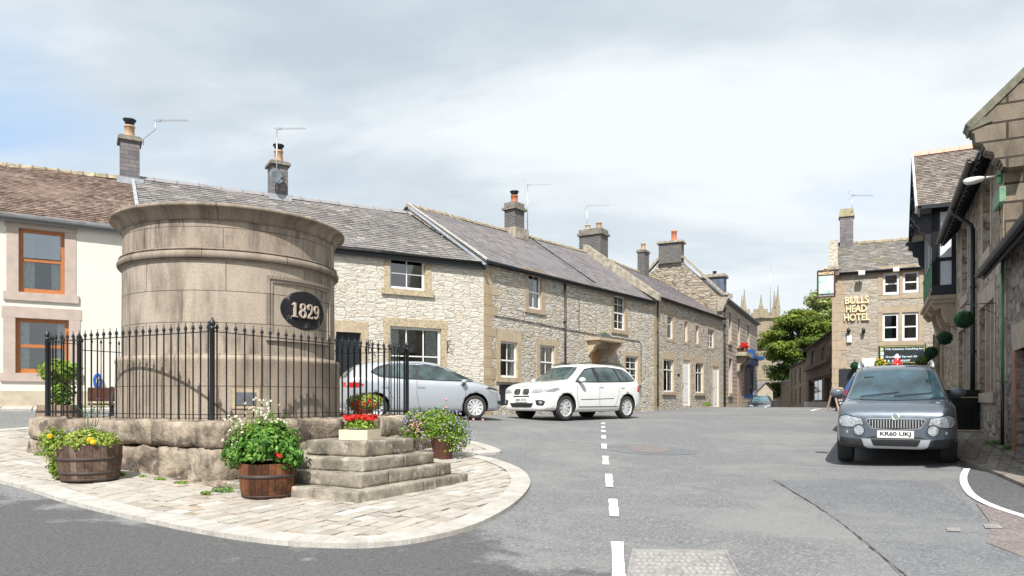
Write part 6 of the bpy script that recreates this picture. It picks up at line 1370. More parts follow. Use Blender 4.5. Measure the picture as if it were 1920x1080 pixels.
m = MB(); [m.box(*q) for q in ((-w_ / 2, w_ / 2, -.045, -.03, h_ / 2 - .03, h_ / 2), (-w_ / 2, w_ / 2, -.045, -.03, -h_ / 2, -h_ / 2 + .03), (-w_ / 2, -w_ / 2 + .03, -.045, -.03, -h_ / 2, h_ / 2), (w_ / 2 - .03, w_ / 2, -.045, -.03, -h_ / 2, h_ / 2))]; m.build('frame', M['black'], t)
def basket(lab, c, mats, rr=.28):
    t = thing('hanging_basket', lab, 'hanging basket', c, group='hanging baskets on the inn'); m = MB(); m.lathe([(0, -rr), (rr * .6, -rr * .8), (rr, 0), (rr * .9, 0)], n=14); m.build('basket', M['soil'], t)
    m = MB(); leaves(m, (0, 0, .02), rr * 1.15, rr * 1.1, rr, 350, .05, .4, 0, .7); m.build('foliage', M['leaf'], t); m = MB(); [petals(m, (rng.gauss(0, rr * .6), rng.gauss(-rr * .4, rr * .4), rng.uniform(-.1, rr * 1.1)), .06, 6) for _ in range(34)]; m.build('flowers', mats, t)
    m = MB(); [m.tube([(rr * math.cos(k * 2.1), rr * math.sin(k * 2.1), 0), (0, 0, rr * 2.3)], .006, 4) for k in range(3)]; m.build('chain', M['black'], t); return t
a, z = fH.pix(1649, 683, -.45); basket('hanging basket of yellow flowers left of the inn board', fH.w(a, -.45, z), M['fyellow'], .2)
c = P(1735, 672, 25.6); basket('hanging basket of dark purple flowers among the topiary balls', c, M['fpurple'], .25)
for px, py, Y, r_, lab in ((1808, 599, 14.4, .18, 'nearest and largest green topiary ball on the stone wall'), (1772, 634, 18.5, .175, 'second green topiary ball, level with the carved oriel corbel'), (1746, 661, 23.1, .2, 'third green topiary ball, right of the inn board'), (1727, 678, 28.4, .2, 'small green topiary ball below the purple basket'), (1603, 686, 33.2, .2, 'green topiary ball at the left corner of the hotel above the menu board')):
    c = P(px, py, Y); t = thing('topiary_ball', lab, 'topiary ball', c, group='hanging topiary balls'); m = MB(); m.ball((0, 0, 0), r_ * .93, n=12, r=.2); leaves(m, (0, 0, 0), r_, r_, r_, 900, .018, .93, 0, 1, up=0); m.build('foliage', M['topiary'], t)
    m = MB(); dw = (Vector((.889, -.457, 0)) if px > 1700 else Vector((.41, .912, 0))) * .55; m.tube([(0, 0, r_), (0, 0, r_ + .12)], .006, 4); m.tube([(0, 0, r_ + .12), dw + Vector((0, 0, r_ + .12))], .009, 5); m.tube([dw * .2 + Vector((0, 0, r_ + .12)), dw + Vector((0, 0, r_ - .1))], .006, 5); m.build('bracket', M['black'], t)
# pub sign
hs = thing('pub_sign', 'hanging pictorial pub sign in a dark maroon frame off the hotel corner', 'sign', P(1549, 532, 33.4), R(-24)); s_ = 33.4 / F
m = MB(); m.box(-16 * s_, 16 * s_, -.04, .04, -26 * s_, 24 * s_); sb_ = m.build('board', M['maroon'], hs, bevel=.02)
pm, nt_, b_ = newmat('faded painted picture'); tc_2 = N(nt_, 'ShaderNodeTexCoord'); nn = N(nt_, 'ShaderNodeTexNoise', Scale=2.6, Detail=4); L(nt_, tc_2.outputs['Object'], nn.inputs[0]); L(nt_, ramp(nt_, nn.outputs[0], [(.3, (.10, .36, .16)), (.42, (.45, .58, .55)), (.55, (.62, .70, .66)), (.66, (.62, .38, .28)), (.75, (.25, .25, .3))]).outputs[0], b_.inputs['Base Color']); b_.inputs['Roughness'].default_value = .5
m = MB(); m.box(-13 * s_, 13 * s_, -.05, -.041, -19 * s_, 14.5 * s_); m.build('border', M['signteal'], sb_); m = MB(); m.box(-12 * s_, 12 * s_, -.058, -.051, -18 * s_, 13.5 * s_); m.build('picture', pm, sb_)
m = MB(); m.prism([(-12 * s_, 0), (-2 * s_, 0), (3 * s_, 9 * s_), (12 * s_, 7 * s_), (12 * s_, -.002)], (0, -.061, -18 * s_), (1, 0, 0), (0, 0, 1), (0, .003, 0)) if False else None
o = text("MARSTON'S", .17, M['gold'], sb_, (0, -.045, 19 * s_), UPR, .006, off=.006); o.scale = (.72, 1, 1); o = text('BULLS HEAD HOTEL', .1, M['signwhite'], sb_, (0, -.045, -22.5 * s_), UPR, .006); o.scale = (.72, 1, 1)
m = MB(); m.box(-4 * s_, 4 * s_, -.03, .03, 24 * s_, 27 * s_); m.lathe([(.0, 27 * s_), (.12, 27 * s_), (.05, 31 * s_), (0, 33 * s_)], n=8); m.build('crest', M['gold'], hs)
m = MB(); m.bar((-15 * s_, 0, 25 * s_), (26 * s_, 0, 25 * s_), .04); m.bar((13 * s_, 0, 25 * s_), (13 * s_, 0, 22 * s_), .03); m.build('bracket', M['black'], hs)

# A-board, bin, red and white cone
ab = at(1570, 771); t = thing('pavement_board', 'wooden A shaped pavement board with chalk writing beside the grey car', 'pavement sign', ab, R(28)); Yb = ab.y; s_ = Yb / F
for k in (-1, 1):
    m = MB(); hh = 45 * s_; w_ = 14 * s_ * 1.0
    def fr(x0, x1, z0, z1): 
        a0 = .28 * (1 - z0 / hh) * k; a1 = .28 * (1 - z1 / hh) * k; m.quad((x0, a0 + .02 * k, z0), (x1, a0 + .02 * k, z0), (x1, a1 + .02 * k, z1), (x0, a1 + .02 * k, z1)); m.quad((x0, a0 - .02 * k, z0), (x1, a0 - .02 * k, z0), (x1, a1 - .02 * k, z1), (x0, a1 - .02 * k, z1))
        m.quad((x0, a0 - .02, z0), (x0, a0 + .02, z0), (x0, a1 + .02, z1), (x0, a1 - .02, z1)); m.quad((x1, a0 - .02, z0), (x1, a0 + .02, z0), (x1, a1 + .02, z1), (x1, a1 - .02, z1))
    fr(-w_, -w_ + .07, 0, hh); fr(w_ - .07, w_, 0, hh); fr(-w_ + .07, w_ - .07, hh - .07, hh); fr(-w_ + .07, w_ - .07, .12, .18); o = m.build('frame', plain('pale timber', (.45, .32, .24), .7), t)
    m = MB(); fr(-w_ + .07, w_ - .07, .18, hh - .07); o2 = m.build('blackboard', M['signblack'], o)
    if k < 0:
        m = MB()
        for j, z in enumerate((.30, .42, .54, .68, .82)):
            y = -.28 * (1 - z / hh) - .026; 
            for q in range(3): x = -w_ + .12 + q * .11 + rng.uniform(0, .03); m.quad((x, y - .003, z), (x + .07, y - .003, z), (x + .08, y + .008, z + .07), (x + .01, y + .008, z + .07))
        m.build('chalk_writing', M['signwhite'], o2)
bc = at(1812, 812); bn = thing('litter_bin', 'black square litter bin with gold bands against the stone wall', 'bin', bc + Vector((0, .2, .05)), R(-6)); s_ = (bc.y) / F; w_ = 23 * s_; hh = 78 * s_
m = MB(); m.box(-w_, w_ , -.25, .25, .03, hh * .88)
for k in range(6): m.box(-w_ * .6 + k * w_ * .22, -w_ * .6 + k * w_ * .22 + .02, -.262, -.25, .12, hh * .55)
m.build('body', M['black'], bn, bevel=.02); m = MB(); m.box(-w_ - .02, w_ + .02, -.27, .27, hh * .885, hh * .93); m.box(-w_, w_, -.25, .25, hh * .93, hh * .99); m.build('lid', M['black'], bn, bevel=.03)
m = MB(); m.box(-w_ - .008, w_ + .008, -.258, .258, hh * .80, hh * .815); m.build('gold_band', M['gold'], bn); m = MB(); m.box(-w_ - .015, w_ + .015, -.27, .27, .0, .03); m.build('base', M['gold'], bn)

# far brown shop, brown barn, garden wall
f7 = Fr(Vector((24.5, 59.0)), Vector((19.4, 43.0))); h7 = f7.thing('brown_shop', 'dark brown stone shop with big display windows beyond the hotel', 'shop')
zt7 = (ez(f7, 1512, 655), ez(f7, 1559, 622)); zm = sum(zt7) / 2; zt7 = (zm, zm)
W7 = [f7.rect(1521, 1528, 657, 692), f7.rect(1540, 1546, 651, 688), f7.rect(1556, 1561, 648, 684)]; S7 = [f7.rect(1516, 1541, 711, 753), f7.rect(1545, 1562, 707, 752)]
shell(h7, 0, f7.L, -1, zt7, 8, (4, zm + 2.6, zm + 2.6), M['brownF'], [(*w, .25) for w in W7] + [(*s_, .4) for s_ in S7])
m = MB(); slopes(m, (-.2, -.3, zm - .15), (f7.L, -.3, zm - .15), (3.2, 4, zm + 2.6), (f7.L, 4, zm + 2.6), .3, .4); slopes(m, (-.2, 8.3, zm - .15), (-.2, -.3, zm - .15), (3.2, 4, zm + 2.6), (3.2, 3.99, zm + 2.6), .3, .4); m.build('roof', M['slateB'], h7)
for w in W7: window(h7, w, y=.2, fw=.12, vb=0, hb=(.5,), curt=1, surround=(M['brownG'], .2, .25, .02), sill=(M['brownG'], .2, .25, .1))
for i, w in enumerate(S7): window(h7, w, y=.2, fw=.1, vb=1, hb=(), bw=.1, curt=1, frame=M['benchw'], name='shop_window', dep=1.2)
m = MB(); a = S7[0][0] - .6; m.box(a, f7.L, -.35, .0, S7[0][3] + .75, S7[0][3] + 1.0); m.box(a, f7.L, -.12, .0, S7[0][3] + .05, S7[0][3] + .75); m.build('fascia', M['brownF'], h7); m = MB(); m.box(a, f7.L, -.3, .0, S7[0][2] - 1.5, S7[0][2] - .02); m.build('plinth', M['kerb'], h7)
for k in range(3): pass
cq = f7.pix(1534, 648, 4.4); chimney(h7, cq[0] - 2.2, cq[0] + 2.2, 4.4, 5.2, zm, cq[1], M['brownF'], pots=tuple((.15 + .35 * k, .5, .42, 1.25, M['cream'], False) for k in range(3)))
f8 = Fr(P(1480, 0, 75).xy, P(1512, 0, 60).xy); h8 = f8.thing('brown_barn', 'low brown stone barn with slit windows left of the brown shop', 'barn'); za = ez(f8, 1482, 692); zb_ = ez(f8, 1510, 670); zm = (za + zb_) / 2
W8 = [f8.rect(1484, 1485.5, 697, 726), f8.rect(1490, 1492, 694, 722), f8.rect(1499, 1501.5, 690, 718), f8.rect(1484, 1485.5, 731, 757), f8.rect(1491, 1493, 728, 757), f8.rect(1499, 1501.5, 725, 757)]
shell(h8, 0, f8.L, -1, (zm, zm), 6, (3, zm + 1.2, zm + 1.2), M['brownG'], [(*w, .4) for w in W8]); roof(h8, 0, f8.L, (zm, zm), 6, (3, zm + 1.2, zm + 1.2), M['slateH'], course=.4, tw=.5, ov=.3)
for w in W8: m = MB(); m.box(w[0], w[1], .35, .4, w[2], w[3]); m.build('slit_opening', M['dark'], h8)
f9 = Fr(P(1440, 0, 95).xy, P(1481, 0, 76).xy); h9 = f9.thing('garden_wall', 'long brown boundary wall below the yew tree', 'wall'); z_ = ez(f9, 1470, 716); m = MB(); m.box(0, f9.L, 0, .5, -1, z_); m.build('wall', M['brownG'], h9); m = MB(); m.box(0, f9.L, -.05, .55, z_, z_ + .15); m.build('coping', M['coping'], h9)

# trees
def tree(name, lab, cx, cz, Y, rx, rz, n, size, mat, ry=None, base=None, blobs=26, grp=None, flat=.5, prof=None):
    c = P(cx, cz, Y); g = gze(c.x, min(c.y, 60)) + EYE; t = thing(name, lab, 'tree', (c.x, c.y, g), group=grp); s_ = Y / F; rx *= s_; rz *= s_; ry = ry or rx; h = c.z - g
    m = MB(); m.tube([(0, 0, 0), (.1, 0, h * .5), (-.1, .1, h), (0, 0, h + rz * .6)], [.45, .36, .25, .08], 10)
    bl = []
    for k in range(blobs):
        a = rng.random() * 6.28; v = rng.uniform(-.9, .95); w = math.sqrt(max(0, 1 - v * v)) * (prof(v) if prof else 1) * rng.uniform(.55, 1.0); bl.append(Vector((rx * w * math.cos(a), ry * w * math.sin(a), h + rz * v)))
    for b in bl[:16]: q = Vector((0, 0, max(1.5, b.z - rz * .45))); m.tube([q, q.lerp(b, .5) + Vector((0, 0, .15)), b], [.14, .08, .03], 5)
    m.build('trunk', M['bark'], t)
    m = MB(); per = n // blobs
    for b in bl:
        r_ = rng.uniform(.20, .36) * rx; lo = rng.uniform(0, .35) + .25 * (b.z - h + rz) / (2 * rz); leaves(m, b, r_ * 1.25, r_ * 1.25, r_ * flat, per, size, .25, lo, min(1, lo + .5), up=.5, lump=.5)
    m.build('crown', mat, t); return t
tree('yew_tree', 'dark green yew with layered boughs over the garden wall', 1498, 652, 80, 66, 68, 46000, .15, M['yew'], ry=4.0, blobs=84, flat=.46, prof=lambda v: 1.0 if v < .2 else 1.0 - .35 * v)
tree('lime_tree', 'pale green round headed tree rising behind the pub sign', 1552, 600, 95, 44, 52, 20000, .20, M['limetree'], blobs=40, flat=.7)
t = thing('hedge', 'small rounded bush on top of the garden wall', 'bush', P(1452, 730, 84)); m = MB(); leaves(m, (0, 0, 0), 1.6, 1.2, .9, 1500, .14, .4, 0, .8, lump=.3); m.build('foliage', M['yew'], t)
# wooded hill far behind
# manhole covers and gully plates in the road
def cover(lab, px, mat=None, rows=9, cols=14, frame=True, grp=None):
    q = [at(*p) for p in px]; c = sum(q, Vector()) / 4; t = thing('manhole_cover', lab, 'manhole cover', (c.x, c.y, gz(c.x, c.y)), group=grp)
    def pt(u, v, dz): p = q[0].lerp(q[1], u).lerp(q[3].lerp(q[2], u), v); return Vector((p.x - c.x, p.y - c.y, gz(p.x, p.y) - gz(c.x, c.y) + dz))
    m = MB()
    for i in range(6):
        for j in range(6): m.quad(pt(i / 6, j / 6, .014), pt((i + 1) / 6, j / 6, .014), pt((i + 1) / 6, (j + 1) / 6, .014), pt(i / 6, (j + 1) / 6, .014))
    o = m.build('plate', M['iron'], t)
    if frame:
        m = MB()
        for i in range(cols):
            for j in range(rows):
                u = .06 + .86 * i / cols + (.02 if j % 2 else 0); v = .08 + .84 * j / rows
                if abs(u - v) < .035: continue
                a, b = .86 / cols * .62, .84 / rows * .45; m.quad(pt(u, v, .021), pt(u + a, v, .021), pt(u + a, v + b, .021), pt(u, v + b, .021)); m.quad(pt(u, v, .014), pt(u + a, v, .014), pt(u + a, v, .021), pt(u, v, .021))
        m.build('raised_studs', plain('worn iron studs', (.34, .32, .31), .6, var=.2), o)
        m = MB(); [m.quad(*[pt(a, b, .019) for a, b in z]) for z in (((0, 0), (1, 0), (1, .03), (0, .03)), ((0, .03), (.03, .03), (.03, 1), (0, 1)), ((.97, .03), (1, .03), (1, 1), (.97, 1)))]; m.build('rim', M['iron'], o)
    return t
cover('large rectangular studded iron cover in the road at the bottom edge', [(1168, 1108), (1405, 1112), (1362, 1034), (1186, 1032)])
cover('small pale square plate in the road left of the white curve', [(1776, 999), (1802, 999), (1799, 992), (1774, 992)], frame=False); cover('small pale plate in the pinkish patch at the right', [(1848, 993), (1882, 993), (1872, 985), (1842, 985)], frame=False)
weed(1868, 838, .25, .08, 'moss and weeds at the foot of the rubble wall by the bin', 'leafg', 260, .02); weed(1888, 848, .12, .08, 'weeds at the foot of the green drainpipe', 'leafg', 160, .02)
# quiet houses behind the photographer, only ever seen mirrored in window glass: none are built
# ================= cars
M['silver'] = paint('silver car paint', (.50, .53, .57), .55, .32); M['carwhite'] = paint('white car paint', (.80, .80, .79), 0, .3); M['greyblue'] = paint('blue grey car paint', (.125, .15, .182), .5, .3)
M['carblack'] = paint('near black car paint', (.03, .035, .045), .3, .3); M['carblue'] = paint('blue car paint', (.02, .12, .38), .3, .3)
M['carglass'] = plain('tinted car glass', (.055, .08, .08), .05, var=.8, scale=2.6, spec=.8); M['trim'] = plain('black trim', (.02, .02, .021), .55); M['tyre'] = plain('tyre rubber', (.035, .034, .033), .85, var=.25, bump=.3)
M['chrome'] = plain('chrome', (.75, .76, .78), .15, metal=1, var=.03); M['alloy'] = plain('alloy wheel', (.78, .79, .80), .3, metal=.45, var=.08); M['lamp'] = plain('headlamp reflector', (.48, .50, .53), .15, metal=.4, var=.35, scale=30, coat=1)
M['lens'] = plain('clear lamp lens', (.42, .44, .46), .15, metal=.3, var=.5, scale=30, coat=1); M['redlamp'] = plain('red lamp', (.45, .015, .015), .15, var=.2, coat=1); M['platew'] = plain('number plate', (.78, .78, .75), .4, var=.02); M['amber'] = plain('amber lens', (.7, .25, .03), .2, coat=1)
M['greyplastic'] = plain('dark grey bumper plastic', (.028, .030, .034), .6, var=.15); M['interior'] = plain('seat', (.05, .05, .05), .8)

class Car:
    def __init__(s, name, label, c, yaw, mat, prof, wheels, grp='parked cars'):
        """prof rows: x, half width, top z, half width of the top edge, belt z, bottom z ; x forwards"""
        s.t = thing(name, label, 'car', c, yaw, grp); s.prof = prof; s.mat = mat
        X = [p[0] for p in prof]; nst = 40; L0, L1 = X[0], X[-1]
        xs = sorted(set([round(L0 + (L1 - L0) * i / nst, 4) for i in range(nst + 1)] + X)); xs = [x for i, x in enumerate(xs) if i == 0 or x - xs[i - 1] > .03 or x in X]
        I = lambda k, x: float(np.interp(x, X, [p[k] for p in prof]))
        V = []; nr = 13
        for x in xs:
            w, zt, wt, zb, z0 = [I(k, x) for k in range(1, 6)]; h = zt - zb; e = min(.07, max(.004, h * .32)); hb = zb - z0
            ring = [(0, z0), (w * .72, z0), (w * .93, z0 + .02), (w * .985, z0 + .10), (w * .998, z0 + hb * .38), (w, z0 + hb * .60), (w * .992, z0 + hb * .80), (w * .972, zb - .035), (w * .945, zb + min(.01, h * .1)),
                    ((w * .93 * .5 + wt * .5), zb + h * .5), (wt, zt - e), (wt * .86, zt - e * .3), (wt * .5, zt - e * .04)]
            V.append([(x, y, z) for y, z in ring] + [(x, 0, zt)] + [(x, -y, z) for y, z in ring[:0:-1]])
        n = len(V[0]); verts = [p for r_ in V for p in r_]; faces = []
        for i in range(len(V) - 1):
            for k in range(n): faces.append((i * n + k, i * n + (k + 1) % n, (i + 1) * n + (k + 1) % n, (i + 1) * n + k))
        faces.append(tuple(range(n))); faces.append(tuple(range((len(V) - 1) * n, len(V) * n))[::-1])
        mb = MB(); mb.idx(verts, faces); o = mb.build('body', mat, s.t, fixn=True)
        sub = o.modifiers.new('s', 'SUBSURF'); sub.levels = 1; sub.render_levels = 1
        dg = bpy.context.evaluated_depsgraph_get(); dg.update(); me = bpy.data.meshes.new_from_object(o.evaluated_get(dg)); o.modifiers.clear()
        s.bvh = BVHTree.FromPolygons([v.co.copy() for v in me.vertices], [tuple(p.vertices) for p in me.polygons])
        o.data = me; cut = MB(); s.wh = wheels
        for (x, r, wy) in wheels:
            for sg in (-1, 1):
                V2 = []; 
                for yy in (wy - .26, wy + .3):
                    for k in range(36): a = k / 36 * 6.2832; V2.append((x + (r + .05) * math.cos(a), sg * yy, r + .02 + (r + .05) * math.sin(a)))
                F2 = [(k, (k + 1) % 36, 36 + (k + 1) % 36, 36 + k) for k in range(36)] + [tuple(range(36)), tuple(range(36, 72))]
                cut.idx(V2, F2, sm=False)
        co = cut.build('cutter', M['trim'], s.t, fixn=True); bo = o.modifiers.new('b', 'BOOLEAN'); bo.object = co; bo.solver = 'EXACT'; bo.operation = 'DIFFERENCE'; bo.use_self = True
        me.materials.append(M['trim'])
        dg.update(); dg = bpy.context.evaluated_depsgraph_get(); dg.update(); me2 = bpy.data.meshes.new_from_object(o.evaluated_get(dg)); o.modifiers.clear(); o.data = me2; bpy.data.objects.remove(co)
        s.body = o
        while len(me2.materials) < 2: me2.materials.append(M['trim'])
        # faces inside the arches are black liner
        for p in me2.polygons:
            c_ = p.center
            for (x, r, wy) in wheels:
                if abs(math.hypot(c_.x - x, c_.z - r - .02) - (r + .05)) < .012 and abs(p.normal.y) < .3 or (abs(abs(c_.y) - (wy - .26)) < .01 and abs(p.normal.y) > .9 and math.hypot(c_.x - x, c_.z - r) < r + .1): p.material_index = 1; p.use_smooth = False
    def hit(s, p, d):
        r_ = s.bvh.ray_cast(Vector(p), Vector(d)); return r_
    def patch(s, poly, axis, name, mat, par=None, off=.004, nu=18, nv=8, sides=(1,), thick=0):
        """poly (a,b) outline monotone in a, projected: axis 'y' (a=x,b=z), 'x' front (a=y,b=z), 'r' rear, 'z' top (a=x,b=y)"""
        out = []
        for sg in sides:
            A0 = min(p[0] for p in poly); A1 = max(p[0] for p in poly); mb = MB(); grid = []
            for i in range(nu + 1):
                a = A0 + (A1 - A0) * (.002 + .996 * i / nu); ys_ = []
                for k in range(len(poly)):
                    (x1, y1), (x2, y2) = poly[k - 1], poly[k]
                    if (x1 - a) * (x2 - a) <= 0 and abs(x1 - x2) > 1e-9: ys_.append(y1 + (y2 - y1) * (a - x1) / (x2 - x1))
                if not ys_: continue
                lo, hi = min(ys_), max(ys_); col = []
                for j in range(nv + 1):
                    b = lo + (hi - lo) * j / nv
                    if axis == 'y': o_, d_ = (a, 3 * sg, b), (0, -sg, 0)
                    elif axis == 'x': o_, d_ = (4, a * sg, b), (-1, 0, 0)
                    elif axis == 'r': o_, d_ = (-4, a * sg, b), (1, 0, 0)
                    else: o_, d_ = (a, b * sg, 4), (0, 0, -1)
                    h = s.hit(o_, d_)
                    if h[0] is None: col.append(None); continue
                    nn = h[1]; nn = nn if nn.dot(Vector(d_)) < 0 else -nn; col.append((h[0] + nn * off, nn))
                grid.append(col)
            for i in range(len(grid) - 1):
                for j in range(nv):
                    q = [grid[i][j], grid[i + 1][j], grid[i + 1][j + 1], grid[i][j + 1]]
                    if any(v is None for v in q): continue
                    pts = [v[0] for v in q]; nrm = (pts[1] - pts[0]).cross(pts[3] - pts[0])
                    if nrm.dot(q[0][1]) < 0: pts = pts[::-1]
                    mb.quad(*pts, sm=True)
            out.append(mb.build(name, mat, par or s.body, weld=True))
        return out
    def line(s, pts, name, w, mat, axis='y', sg=1, off=.003, n=10):
        mb = MB(); P3 = []
        for i in range(len(pts) - 1):
            for k in range(n): P3.append((pts[i][0] + (pts[i + 1][0] - pts[i][0]) * k / n, pts[i][1] + (pts[i + 1][1] - pts[i][1]) * k / n))
        P3.append(pts[-1]); H = []
        for a, b in P3:
            if axis == 'y': h = s.hit((a, 3 * sg, b), (0, -sg, 0))
            elif axis == 'x': h = s.hit((4, a, b), (-1, 0, 0))
            else: h = s.hit((a, b, 4), (0, 0, -1))
            if h[0] is not None: H.append((h[0], h[1]))
        for i in range(len(H) - 1):
            p, n1_ = H[i]; q, n2_ = H[i + 1]; d = (q - p)
            if d.length < 1e-5 or d.length > .5: continue
            d.normalize(); t1 = d.cross(n1_).normalized() * w / 2; t2 = d.cross(n2_).normalized() * w / 2
            mb.quad(p + t1 + n1_ * off, q + t2 + n2_ * off, q - t2 + n2_ * off, p - t1 + n1_ * off)
        return mb.build(name, mat, s.body)
    def wheel(s, x, r, wy, spokes, tw=.115, kind='twin'):
        for sg in (-1, 1):
            m = MB(); rr = r * (.68 if kind != 'small' else .62)
            prof = [(rr, -tw * .8), (rr + .02, -tw), (r * .93, -tw), (r * .985, -tw * .72), (r, -tw * .3), (r, tw * .3), (r * .985, tw * .72), (r * .93, tw), (rr + .02, tw * .98), (rr, tw * .8), (rr, -tw * .8)]
            m.lathe(prof, n=40); o = m.build('wheel', M['tyre'], s.t); o.location = (x, sg * wy, r); o.rotation_euler = (R(-90) * sg, 0, 0)
            d = MB(); d.lathe([(rr * .99, -.02), (.01, -.02)], n=28); dk = d.build('brake_disc', M['greyplastic'], o)
            m = MB(); m.lathe([(rr * 1.02, .075), (rr * 1.02, tw * .90), (rr * .965, tw * .90), (rr * .93, tw * .5), (rr * .93, 0)], n=40); m.lathe([(0, tw * .66), (.035, tw * .66), (.06, tw * .56), (.075, tw * .3)], n=20)
            for k in range(spokes):
                a = k / spokes * 2 * math.pi; offs = (-.13, .13) if kind == 'twin' else (0,)
                for q in offs:
                    d0 = Vector((math.cos(a + q * .3), math.sin(a + q * .3), 0)); d1 = Vector((math.cos(a + q), math.sin(a + q), 0)); m.bar(d0 * .05 + Vector((0, 0, tw * .50)), d1 * rr * .96 + Vector((0, 0, tw * .68)), .034 if kind == 'twin' else .028, .03)
            m.build('rim', M['alloy'], o)
    def mirror(s, x, y, z, l, w, h, mat, low=True):
        for sg in (-1, 1):
            m = MB(); V2 = []; rows = [(-.5, .55), (-.35, .9), (0, 1), (.3, .92), (.5, .5)]
            for t, q in rows:
                for k in range(14): a = k / 14 * 6.2832; V2.append((l * t, sg * (w / 2 * q * math.cos(a)), h / 2 * q * math.sin(a)))
            m.idx(V2, [(i * 14 + k, i * 14 + (k + 1) % 14, (i + 1) * 14 + (k + 1) % 14, (i + 1) * 14 + k) for i in range(4) for k in range(14)] + [tuple(range(14)), tuple(range(56, 70))[::-1]])
            o = m.build('mirror', mat, s.t, fixn=True); o.location = (x, sg * (y + w / 2), z)
            b = MB(); b.bar((0.02, -sg * w * .5 - sg * .06, -h * .45), (.0, sg * w * .15, -h * .42), .08, .04); b.build('mirror_arm', M['trim'], o)

def lerp_side(pts): return pts
# ---------- white SUV (X along car)
wr = (3.70, 23.20); wf = (1.55, 21.20); dv = Vector((wf[0] - wr[0], wf[1] - wr[1])); yaw = math.atan2(dv.y, dv.x); dn = dv.normalized()
# outer wheel face positions are on the camera side; car centre lies half a track further in
side = Vector((-dn.y, dn.x)); side = side if side.dot(Vector((0, 1))) > 0 else -side
ca = (Vector(wr) + Vector(wf)) / 2 + side * .84
cz = (gz(*(Vector(wr))) + gz(*wf)) / 2 + .01
suv = Car('suv', 'white suv with kidney grilles and alloy wheels parked outside the limestone cottage', (ca.x, ca.y, cz), yaw, M['carwhite'],
 [(-2.36, .66, 1.10, .52, 1.0, .50), (-2.30, .82, 1.22, .64, 1.1, .40), (-2.15, .90, 1.42, .63, 1.16, .32), (-1.95, .935, 1.62, .60, 1.19, .28), (-1.7, .955, 1.72, .61, 1.19, .26), (-1.2, .965, 1.765, .62, 1.18, .24), (-.4, .965, 1.775, .64, 1.16, .23), (.2, .965, 1.755, .64, 1.14, .23), (.45, .965, 1.71, .64, 1.13, .23), (.85, .965, 1.47, .68, 1.12, .23),
  (1.20, .965, 1.27, .72, 1.11, .24), (1.35, .965, 1.215, .74, 1.10, .25), (1.8, .96, 1.165, .75, 1.06, .27), (2.1, .935, 1.11, .72, 1.01, .28), (2.28, .87, 1.045, .68, .95, .28), (2.38, .76, .95, .60, .87, .29), (2.43, .60, .84, .48, .79, .33)], [(1.465, .375, .80), (-1.465, .375, .80)])
for x in (1.465, -1.465): suv.wheel(x, .375, .80, 9, .13)
g_ = M['carglass']
